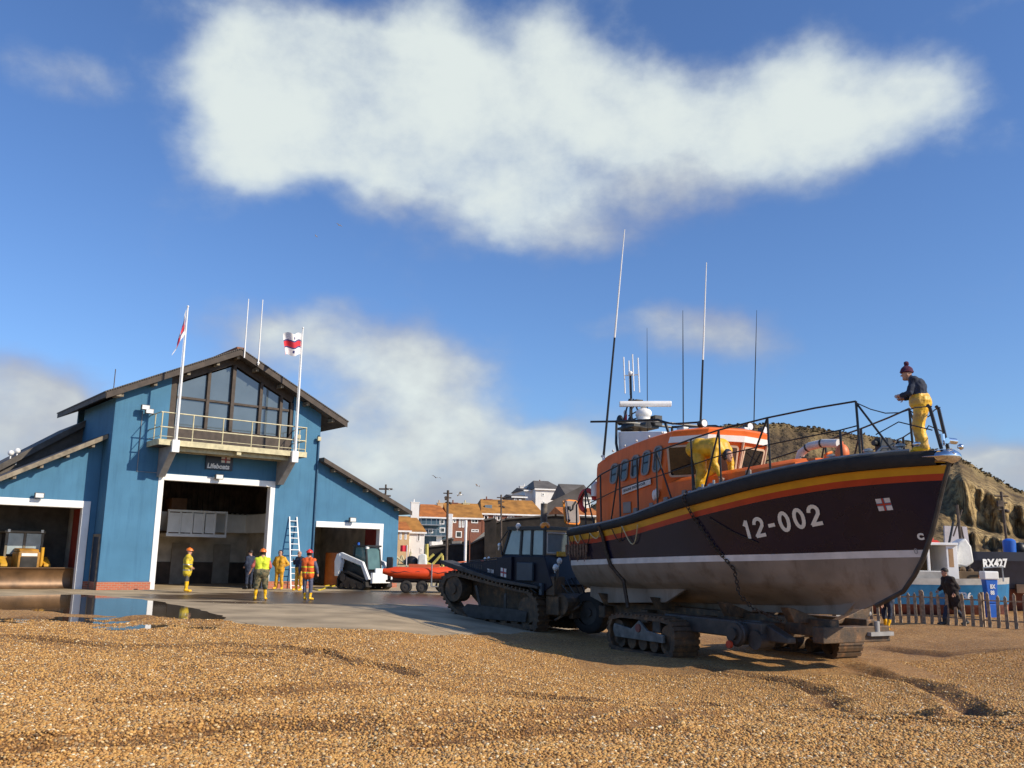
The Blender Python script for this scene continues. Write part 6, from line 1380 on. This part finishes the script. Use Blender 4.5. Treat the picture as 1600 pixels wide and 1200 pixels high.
house(801, 822, 830, 776, 776, 170, 8, BGREY if False else mat('house_grey', (.24, .21, .18), .8), SLATE, [(803, 807, 779, 784), (811, 815, 768+12, 786)], 'low grey flat roofed house left of the white houses')
mb = MB(); A = [at(*p, 130) for p in ((856, 786), (888, 770), (912, 758), (912, 850), (856, 850))]; o0_ = A[0].copy(); mb.prism([(v.x-o0_.x, v.z-o0_.z) for v in A], 0, 6); o = mb.build('slate_hung_gable', SLATE); o.location = o0_; tag(o, 'grey slate hung gable building behind the tractor', 'building')
house(888, 925, 860, 777, 760, 133, 8, HWALL, SLATE, [(895, 898, 785, 792), (908, 911, 783, 792)], 'white house seen through the lifeboat stern rails')
house(884, 940, 860, 805, 798, 120, 8, HCREAM, HT2, [(890, 893, 809, 812)], 'low ochre roofed shed behind the lifeboat stern')
def shed(P, Y, dep, label, m_=TARRED, name='net_shop', cat='shed', group='black tarred beach sheds'):
    A = [at(px, py, Y) for px, py in P]; o0_ = Vector((A[0].x, Y, min(v.z for v in A))); mb = MB(); mb.prism([(v.x-o0_.x, v.z-o0_.z) for v in A], 0, dep); o = mb.build(name, m_); o.location = o0_; tag(o, label, cat, group)
    mb = MB(); n = len(A)
    for k in range(n-3): pass
    tp = [v for v in A if v.z > o0_.z+.8]
    for u, v in zip(tp, tp[1:]):
        if abs(u.x-v.x) > .5: mb.prism([(u.x-o0_.x-.1, u.z-o0_.z+.003), (v.x-o0_.x+.1, v.z-o0_.z+.003), (v.x-o0_.x+.1, v.z-o0_.z+.18), (u.x-o0_.x-.1, u.z-o0_.z+.18)], -.2, dep+.2)
    if mb.v: mb.build('roof', SLATE, o)
    return o
shed([(640, 890), (664, 890), (664, 858), (640, 860)][::-1][::-1] and [(666, 885), (666, 856), (700, 852), (760, 851), (760, 885)], 104, 8, 'low black shed row below the brick houses')
shed([(735, 885), (735, 852), (760, 838), (770, 820), (790, 812), (868, 806), (930, 810), (930, 885)], 100, 10, 'tall black tarred shed with sloping roof right behind the tractor')
shed([(757, 884), (757, 814), (770, 811), (775, 811), (775, 884)], 98.5, 5, 'narrow dark shed end at the left side of the tall black shed')
shed([(692, 858), (692, 846), (705, 842), (708, 858)], 110, 4, 'small dark shed beside the white gable wall'); shed([(721, 857), (721, 847), (733, 844), (735, 857)], 110, 4, 'small dark shed left of the grey tent')
mb = MB(); A = [at(*p, 112) for p in ((737, 848), (757, 831), (761, 838), (761, 848))]; mb.prism([(v.x-A[0].x, v.z-A[0].z) for v in A], 0, 4); o = mb.build('canvas_tent', mat('pale_canvas', (.40, .37, .32), .8)); o.location = A[0]; tag(o, 'pale grey canvas gable between the brick house and the black shed', 'tent')
mb = MB(); A = [at(*p, 108) for p in ((706, 854), (706, 846), (720, 845), (720, 854))]; mb.prism([(v.x-A[0].x, v.z-A[0].z) for v in A], 0, 3); o = mb.build('grey_container', mat('container_grey', (.30, .28, .25), .7)); o.location = A[0]; tag(o, 'pale grey box roof standing among the dark sheds', 'container')
# yellow beams, white boat shapes between station and tractor
mb = MB(); Yb = 62
def tb(m_, P, r_): m_.tube([at(x_, y_, Yb)-O_ for x_, y_ in P], r_, 6)
O_ = at(690, 893, Yb); tb(mb, [(672, 886), (691, 865)], .09); tb(mb, [(691, 868), (692, 886)], .1); tb(mb, [(667, 876), (678, 866)], .09); tb(mb, [(667, 850), (667, 872)], .12); tb(mb, [(667, 880), (694, 888)], .08)
o = mb.build('yellow_gantry', LYEL); o.location = O_; tag(o, 'faded yellow beams of a small gantry behind the orange inflatable', 'gantry')
mb = MB(); O_ = at(655, 893, Yb); P = [(653, 886), (655, 868), (662, 865), (667, 867), (668, 887)]; A = [at(x_, y_, Yb)-O_ for x_, y_ in P]; mb.prism([(v.x, v.z) for v in A], -.6, .6); o = mb.build('covered_dinghy', TARP, bevel=.08); o.location = O_; tag(o, 'white tarpaulin covered dinghy behind the orange inflatable', 'dinghy')
mb = MB(); O_ = at(630, 893, Yb)
for P in ([(622, 884), (628, 868)], [(628, 868), (634, 886)], [(620, 870), (632, 880)], [(638, 886), (642, 862)], [(634, 874), (645, 870)]): mb.tube([at(x_, y_, Yb)-O_ for x_, y_ in P], .07, 5)
mb.box(-.6, 1.0, -.4, .4, -.3, .45); o = mb.build('cream_boat_frame', CREAM); o.location = O_; tag(o, 'jumble of cream timber supports at the corner of the blue station', 'boat frame')
mb = MB(); O_ = at(640, 893, Yb); mb.sph((.1, 0, .6), (.5, .4, .45)); mb.box(-.8, .5, -.3, .3, -.2, .5); o = mb.build('dark_gear_heap', BLACK, smooth=True); o.location = O_; tag(o, 'dark heap of gear beside the white dinghy', 'gear')
# poles
def pole(px, pt, pbm, Y, r_, label, m_=POLE, arms=True, name='utility_pole'):
    a = at(px[0], pt, Y); b = at(px[1], pbm, Y); mb = MB(); mb.tube([(0, 0, -2.5), (a-b)], r_, 8)
    if arms:
        t_ = a-b
        for k, w_ in ((.3, .9), (.75, .7), (1.2, .5)): mb.cyl(t_+Vector((-w_/2, 0, -k)), t_+Vector((w_/2, 0, -k)), .06, n=5)
        mb.sph(t_+Vector((.3, 0, -1.3)), (.16, .16, .12)); mb.box(t_.x-.3, t_.x+.05, -.1, .1, t_.z-1.0, t_.z-.6)
    o = mb.build(name, m_, smooth=True); o.location = b; return tag(o, label, 'pole', 'poles of the old town')
pole((603, 603), 757, 775, 60, .06, 'thin pole with small fittings rising behind the right wing roof')
pole((700, 698.5), 766, 858, 90, .12, 'tall brown pole with crossarms in front of the brick houses')
pole((783, 784), 773, 815, 95, .09, 'shorter dark pole with crossarms over the black shed')
pole((728, 727.5), 813, 857, 90, .13, 'white post below the brick house', WHITE, False, 'white_post')
pole((734, 734), 830, 866, 92, .05, 'thin rusty post beside the white post', mat('rust_post', (.20, .07, .04), .8), False, 'thin_post')
pole((1564, 1575), 768, 850, 60, .09, 'dark mast with crossbar in front of the cliff at the right', POLE, True)
mb = MB()
for k in (-.9, .9): mb.sph((k, 0, 0), .16)
# gulls
def gull(px, py, Y, s_, a, label):
    mb = MB(); mb.sph((0, 0, 0), (.09, .28, .08), 8, 5); mb.sph((0, .26, .03), .06, 6, 4)
    for k in (-1, 1): mb.add([(k*.06, .12, .03), (k*.45, .14, .16), (k*.75, -.02, .06), (k*.45, -.06, .15), (k*.06, -.12, .03)], [(0, 1, 3, 4), (1, 2, 3)])
    for k in (-1, 1): mb.add([(k*.06, .12, .0), (k*.45, .14, .135), (k*.75, -.02, .045), (k*.45, -.06, .125), (k*.06, -.12, .0)], [(0, 1, 3, 4), (1, 2, 3)])
    mb.add([(-.05, -.25, 0), (.05, -.25, 0), (.08, -.42, 0), (-.08, -.42, 0)], [(0, 1, 2, 3)])
    o = mb.build('gull', WHITE, smooth=True); o.location = at(px, py, Y); o.rotation_euler = (0, R(15), R(a)); o.scale = (s_,)*3; tag(o, label, 'gull', 'gulls flying over the beach')
for px, py, Y, s_, a, lb in ((530, 352, 60, .36, 40, 'white gull high in the blue sky above the station roof, the upper of two'), (494, 369, 75, .32, 70, 'white gull high in the sky, the lower of two'), (681, 746, 70, .65, 20, 'white gull over the town left of the tall pole'), (718, 773, 60, .65, 110, 'white gull just right of the tall pole'), (746, 759, 85, .6, 60, 'white gull above the ochre terrace roofs'), (608, 765, 60, .6, 10, 'white gull perched by the thin pole over the right wing roof')): gull(px, py, Y, s_, a, lb)

# ------------------------------------------------------------------ hill
def hill_mat():
    m = bpy.data.materials.new('hill_ground'); m.use_nodes = True; nt = m.node_tree; N = nt.nodes; L = nt.links; b = N['Principled BSDF']; b.inputs['Roughness'].default_value = .95
    b.inputs['Specular IOR Level'].default_value = .1
    tc = N.new('ShaderNodeTexCoord')
    n = N.new('ShaderNodeTexNoise'); n.inputs['Scale'].default_value = .055; n.inputs['Detail'].default_value = 8; L.new(tc.outputs['Object'], n.inputs['Vector'])
    r = N.new('ShaderNodeValToRGB'); e = r.color_ramp.elements; e[0].position = .35; e[0].color = (.085, .062, .040, 1); e[1].position = .68; e[1].color = (.27, .20, .095, 1); q = e.new(.5); q.color = (.17, .12, .062, 1); L.new(n.outputs['Fac'], r.inputs['Fac'])
    at_ = N.new('ShaderNodeAttribute'); at_.attribute_name = 'rock'
    n2 = N.new('ShaderNodeTexNoise'); n2.inputs['Scale'].default_value = .22; n2.inputs['Detail'].default_value = 10; n2.inputs['Roughness'].default_value = .7
    mp = N.new('ShaderNodeMapping'); mp.inputs['Scale'].default_value = (1.2, 1.2, .35); L.new(tc.outputs['Object'], mp.inputs[0]); L.new(mp.outputs[0], n2.inputs['Vector'])
    r2 = N.new('ShaderNodeValToRGB'); e = r2.color_ramp.elements; e[0].position = .42; e[0].color = (.10, .07, .04, 1); e[1].position = .58; e[1].color = (.50, .36, .17, 1); L.new(n2.outputs['Fac'], r2.inputs['Fac'])
    mx = N.new('ShaderNodeMixRGB'); L.new(at_.outputs['Fac'], mx.inputs[0]); L.new(r.outputs[0], mx.inputs[1]); L.new(r2.outputs[0], mx.inputs[2]); L.new(mx.outputs[0], b.inputs['Base Color'])
    bp = N.new('ShaderNodeBump'); bp.inputs['Strength'].default_value = .8; bp.inputs['Distance'].default_value = 4.5; n3 = N.new('ShaderNodeTexNoise'); n3.inputs['Scale'].default_value = .3; n3.inputs['Detail'].default_value = 8
    L.new(tc.outputs['Object'], n3.inputs['Vector']); L.new(n3.outputs['Fac'], bp.inputs['Height']); L.new(bp.outputs[0], b.inputs['Normal'])
    return m
RID = [(880, 815), (960, 770), (1040, 715), (1100, 672), (1150, 663), (1200, 662), (1235, 664), (1290, 672), (1340, 678), (1400, 688), (1440, 697), (1480, 709), (1510, 722), (1540, 738), (1560, 750), (1580, 763), (1620, 771), (1700, 790), (1800, 800), (1950, 812), (2200, 830)]
YH = 400
ridge = [(at(px, py, YH).x, at(px, py, YH).z) for px, py in RID]
mb = MB(); rk = []; rws = []
NX, NZ = 420, 64
x0h, x1h = ridge[0][0], ridge[-1][0]
for j in range(NZ+1):
    v = j/NZ; row = []
    for i in range(NX+1):
        x = x0h+(x1h-x0h)*i/NX; zt_ = lerp(ridge, x)
        zt_ += 1.3*noise.noise(Vector((x*.12, 0, 0)))+.8*noise.noise(Vector((x*.5, 3, 0)))
        cl = sst(at(1400, 0, YH).x, at(1450, 0, YH).x, x)       # cliffs towards the right
        # profile: v 0 base ->1 top ; y depth
        zz = zt_*(v**(1.0)); s_ = (1-cl)*v*150 + cl*(60*sst(.0, .25, v)*.5 + 12*v + 25*sst(.32, .40, v) + 60*sst(.78, 1, v))
        gul = abs(noise.noise(Vector((x*.06, 7, v*.4))))*14 + abs(noise.noise(Vector((x*.17+v, 1, v*.9))))*(5+9*cl) + noise.noise(Vector((x*.45, 5, v*5)))*(1.5+2*cl) + noise.noise(Vector((x*1.1, 5, v*14)))*.9
        yv = YH-75+s_+gul*(.4+.6*cl)
        # keep silhouette where surveyed: scale with distance
        k = yv/YH
        row.append((x*k, yv, CZ+(zz-CZ)*k if j else -2)); 
        nn_ = noise.noise(Vector((x*.09, v*5, 2)))*.25+noise.noise(Vector((x*.3, v*3, 8)))*.12
        w1 = sst(.40, .46, v+nn_*.3)*(1-sst(.80, .9, v+nn_*.5)); w0 = sst(.20, .24, v+nn_*.2)*(1-sst(.36, .40, v+nn_*.2))
        rk.append(cl*max(w1*(.55+1.2*nn_+.35), w0))
    rws.append(row)
top_ = [(x*1.2, y+260, z*.9) for x, y, z in rws[-1]]
mb.rows(rws+[top_]); rk += [0]*(NX+1)
hl = mb.build('hill', hill_mat(), smooth='all', fix=False); struct(hl)
atb = hl.data.attributes.new('rock', 'FLOAT', 'POINT'); atb.data.foreach_set('value', [max(0, min(1, v)) for v in rk])
# scrub on the hill top (individual bushes cannot be told apart)
def scrub():
    random.seed(11); mb = MB()
    for k in range(2600):
        t = random.random(); i = int(t*NX); j = random.choice([NZ, NZ, NZ-1, NZ-2])
        p = Vector(rws[j][i]); r_ = random.uniform(.2, .6)
        mb.sph(p+Vector((random.uniform(-1, 1), 0, r_*.2)), (r_*1.2, r_, r_*random.uniform(.5, .9)), 6, 4)
    mb.v = [v+Vector((noise.noise(v*.9), noise.noise(v*.9+Vector((5, 0, 0))), noise.noise(v*.9+Vector((9, 0, 0)))))*.8 for v in mb.v]
    o = mb.build('hill_scrub', mat('scrub_foliage', (.10, .078, .042), .95, 0, .35, .3, spec=.1), fix=False); tag(o, 'brown scrub growing over the hill top and slopes', 'scrub', kind='stuff')
scrub()

# ------------------------------------------------------------------ sky, sun, camera
W = bpy.data.worlds.new('World'); bpy.context.scene.world = W; W.use_nodes = True; nt = W.node_tree; N = nt.nodes; L = nt.links
SAZ, SEL = R(115), R(32)      # azimuth clockwise from +Y
bg = N['Background']; bg.inputs['Strength'].default_value = .078
sk = N.new('ShaderNodeTexSky'); sk.sky_type = 'NISHITA'; sk.sun_disc = False; sk.sun_elevation = SEL; sk.sun_rotation = SAZ; sk.air_density = 1.1; sk.dust_density = .4; sk.ozone_density = 3.0
tc = N.new('ShaderNodeTexCoord'); nrm = N.new('ShaderNodeVectorMath'); nrm.operation = 'NORMALIZE'; L.new(tc.outputs['Generated'], nrm.inputs[0])
sx = N.new('ShaderNodeSeparateXYZ'); L.new(nrm.outputs[0], sx.inputs[0])
def mth(op, a, b=None, c=None):
    n = N.new('ShaderNodeMath'); n.operation = op
    for i, v in enumerate((a, b, c)):
        if v is None: continue
        if isinstance(v, (int, float)): n.inputs[i].default_value = v
        else: L.new(v, n.inputs[i])
    return n.outputs[0]
azs = mth('ARCTAN2', sx.outputs[0], sx.outputs[1]); els = mth('ARCSINE', sx.outputs[2])
cb = N.new('ShaderNodeCombineXYZ'); L.new(azs, cb.inputs[0]); L.new(els, cb.inputs[1])
def noi(scale, detail, off, rough=.55, src=None):
    n = N.new('ShaderNodeTexNoise'); n.inputs['Scale'].default_value = scale; n.inputs['Detail'].default_value = detail; n.inputs['Roughness'].default_value = rough
    mp = N.new('ShaderNodeMapping'); mp.inputs['Location'].default_value = (off, off*.7, 0); mp.inputs['Scale'].default_value = (1, 1.35, 1); L.new(src or cb.outputs[0], mp.inputs[0]); L.new(mp.outputs[0], n.inputs['Vector']); return n
dn = noi(5, 4, 3.3); wv = N.new('ShaderNodeVectorMath'); wv.operation = 'MULTIPLY_ADD'; wv.inputs[1].default_value = (.13, .10, 0); wv.inputs[2].default_value = (-.065, -.05, 0)
L.new(dn.outputs['Color'], wv.inputs[0]); ad = N.new('ShaderNodeVectorMath'); ad.operation = 'ADD'; L.new(cb.outputs[0], ad.inputs[0]); L.new(wv.outputs[0], ad.inputs[1])
# cloud banks: (px, py, rx, ry, weight) surveyed in the photo -> azimuth / elevation
CL = [(420, 110, 150, 120, 1.1), (330, 170, 90, 110, .9), (540, 50, 170, 90, 1.15), (640, 190, 230, 110, 1.1), (470, 230, 130, 80, .8), (660, 90, 100, 90, .8), (870, 60, 90, 90, 1.0), (860, 200, 250, 100, 1.1), (1000, 130, 130, 110, 1.0), (1180, 190, 150, 80, 1.0), (1230, 120, 90, 50, .7), (1360, 170, 140, 75, 1.05), (1475, 170, 80, 80, 1.0), (820, 320, 220, 85, .85), (920, 380, 130, 55, .62), (1060, 290, 160, 85, .72), (620, 290, 190, 70, .75), (440, 260, 130, 60, .6), (1300, 250, 170, 55, .6), (740, 130, 90, 50, .5),
      (150, 140, 100, 55, .48), (60, 110, 90, 40, .35), (520, 530, 150, 80, .95), (650, 570, 110, 75, .85), (600, 640, 190, 100, 1.1), (360, 560, 120, 60, .55), (430, 510, 90, 50, .62), (560, 710, 220, 80, 1.0), (60, 635, 130, 70, 1.2), (-60, 690, 180, 120, 1.1), (150, 720, 150, 80, .95), (760, 700, 150, 65, 1.0), (850, 690, 160, 55, .95), (950, 760, 200, 100, 1.0), (760, 770, 260, 80, 1.1), (1000, 490, 120, 32, .62), (1140, 545, 130, 45, .72), (1060, 510, 120, 40, .6), (1560, 725, 100, 45, 1.0), (1650, 730, 120, 60, 1.0), (1480, 780, 200, 60, .9), (1500, 15, 70, 25, .42), (1300, 640, 200, 60, .35)]
acc = None
for px, py, rx, ry, wt in CL:
    d = ray(px, py).normalized(); az = math.atan2(d.x, d.y); el = math.asin(d.z)
    s1 = N.new('ShaderNodeVectorMath'); s1.operation = 'SUBTRACT'; s1.inputs[1].default_value = (az, el, 0); L.new(ad.outputs[0], s1.inputs[0])
    s2 = N.new('ShaderNodeVectorMath'); s2.operation = 'MULTIPLY'; kk = math.cos(el); s2.inputs[1].default_value = (FP/rx*kk*.9, FP/ry*.9, 0); L.new(s1.outputs[0], s2.inputs[0])
    ln = N.new('ShaderNodeVectorMath'); ln.operation = 'DOT_PRODUCT'; L.new(s2.outputs[0], ln.inputs[0]); L.new(s2.outputs[0], ln.inputs[1])
    v = mth('MULTIPLY', mth('POWER', 2.718, mth('MULTIPLY', ln.outputs['Value'], -1.9)), wt)
    acc = v if acc is None else mth('ADD', acc, v)
acc = mth('MINIMUM', acc, 1.5)
# beyond the photo: scattered cloud all round
n_out = noi(2.2, 5, 9.1); fr = mth('GREATER_THAN', mth('ABSOLUTE', azs), .95)
acc = mth('ADD', acc, mth('MULTIPLY', fr, mth('MULTIPLY', mth('SUBTRACT', n_out.outputs['Fac'], .5), 3.0)))
fb = noi(7, 9, 1.7, .58); fb2 = noi(22, 6, 5.2, .6)
den = mth('ADD', mth('SUBTRACT', acc, .52), mth('ADD', mth('MULTIPLY', mth('SUBTRACT', fb.outputs['Fac'], .5), 2.1), mth('MULTIPLY', mth('SUBTRACT', fb2.outputs['Fac'], .5), .22)))
mr = N.new('ShaderNodeMapRange'); mr.interpolation_type = 'SMOOTHSTEP'; mr.inputs['From Min'].default_value = -.30; mr.inputs['From Max'].default_value = 1.2; L.new(den, mr.inputs['Value'])
above = mth('MULTIPLY', mr.outputs[0], .96)
# cloud colour: white sunlit thick parts, grey base
shade = noi(3.2, 5, 12.4); 
els_n = mth('MULTIPLY', els, 1.0)
g1 = mth('ADD', mth('MULTIPLY', mth('SUBTRACT', els_n, .10), 1.9), mth('MULTIPLY', mth('SUBTRACT', shade.outputs['Fac'], .5), 2.3))
g2 = mth('ADD', g1, mth('MULTIPLY', den, .55))
cr = N.new('ShaderNodeValToRGB'); e = cr.color_ramp.elements; e[0].position = .05; e[0].color = (4.5, 4.4, 5.7, 1); e[1].position = 1.0; e[1].color = (9.9, 10.8, 10.5, 1); q = e.new(.45); q.color = (6.1, 6.4, 7.0, 1); L.new(g2, cr.inputs['Fac'])
tint = N.new('ShaderNodeMixRGB'); tint.blend_type = 'MULTIPLY'; tint.inputs[0].default_value = 1; tint.inputs[2].default_value = (1.15, 1.45, 1.95, 1); L.new(sk.outputs[0], tint.inputs[1])
mx = N.new('ShaderNodeMixRGB'); L.new(above, mx.inputs[0]); L.new(tint.outputs[0], mx.inputs[1]); L.new(cr.outputs[0], mx.inputs[2]); L.new(mx.outputs[0], bg.inputs['Color'])
sun = bpy.data.lights.new('sun', 'SUN'); sun.energy = 5.0; sun.angle = R(.5); sun.color = (1.0, .88, .70)
so = bpy.data.objects.new('sun', sun); C.objects.link(so)
sd = Vector((math.sin(SAZ)*math.cos(SEL), math.cos(SAZ)*math.cos(SEL), math.sin(SEL))); so.rotation_euler = sd.to_track_quat('Z', 'Y').to_euler(); so.location = (20, -10, 30)
cam = bpy.data.cameras.new('camera'); co = bpy.data.objects.new('camera', cam); C.objects.link(co)
cam.sensor_width = 36; cam.lens = FP/1600*36; cam.clip_end = 6000; cam.clip_start = .1
co.matrix_world = Matrix(((RR.x, UU.x, -F_.x, 0), (RR.y, UU.y, -F_.y, 0), (RR.z, UU.z, -F_.z, CZ), (0, 0, 0, 1)))
sc = bpy.context.scene; sc.camera = co; sc.view_settings.view_transform = 'Standard'; sc.view_settings.look = 'None'; sc.view_settings.exposure = 0; sc.view_settings.gamma = 1
sc.render.engine = 'CYCLES'
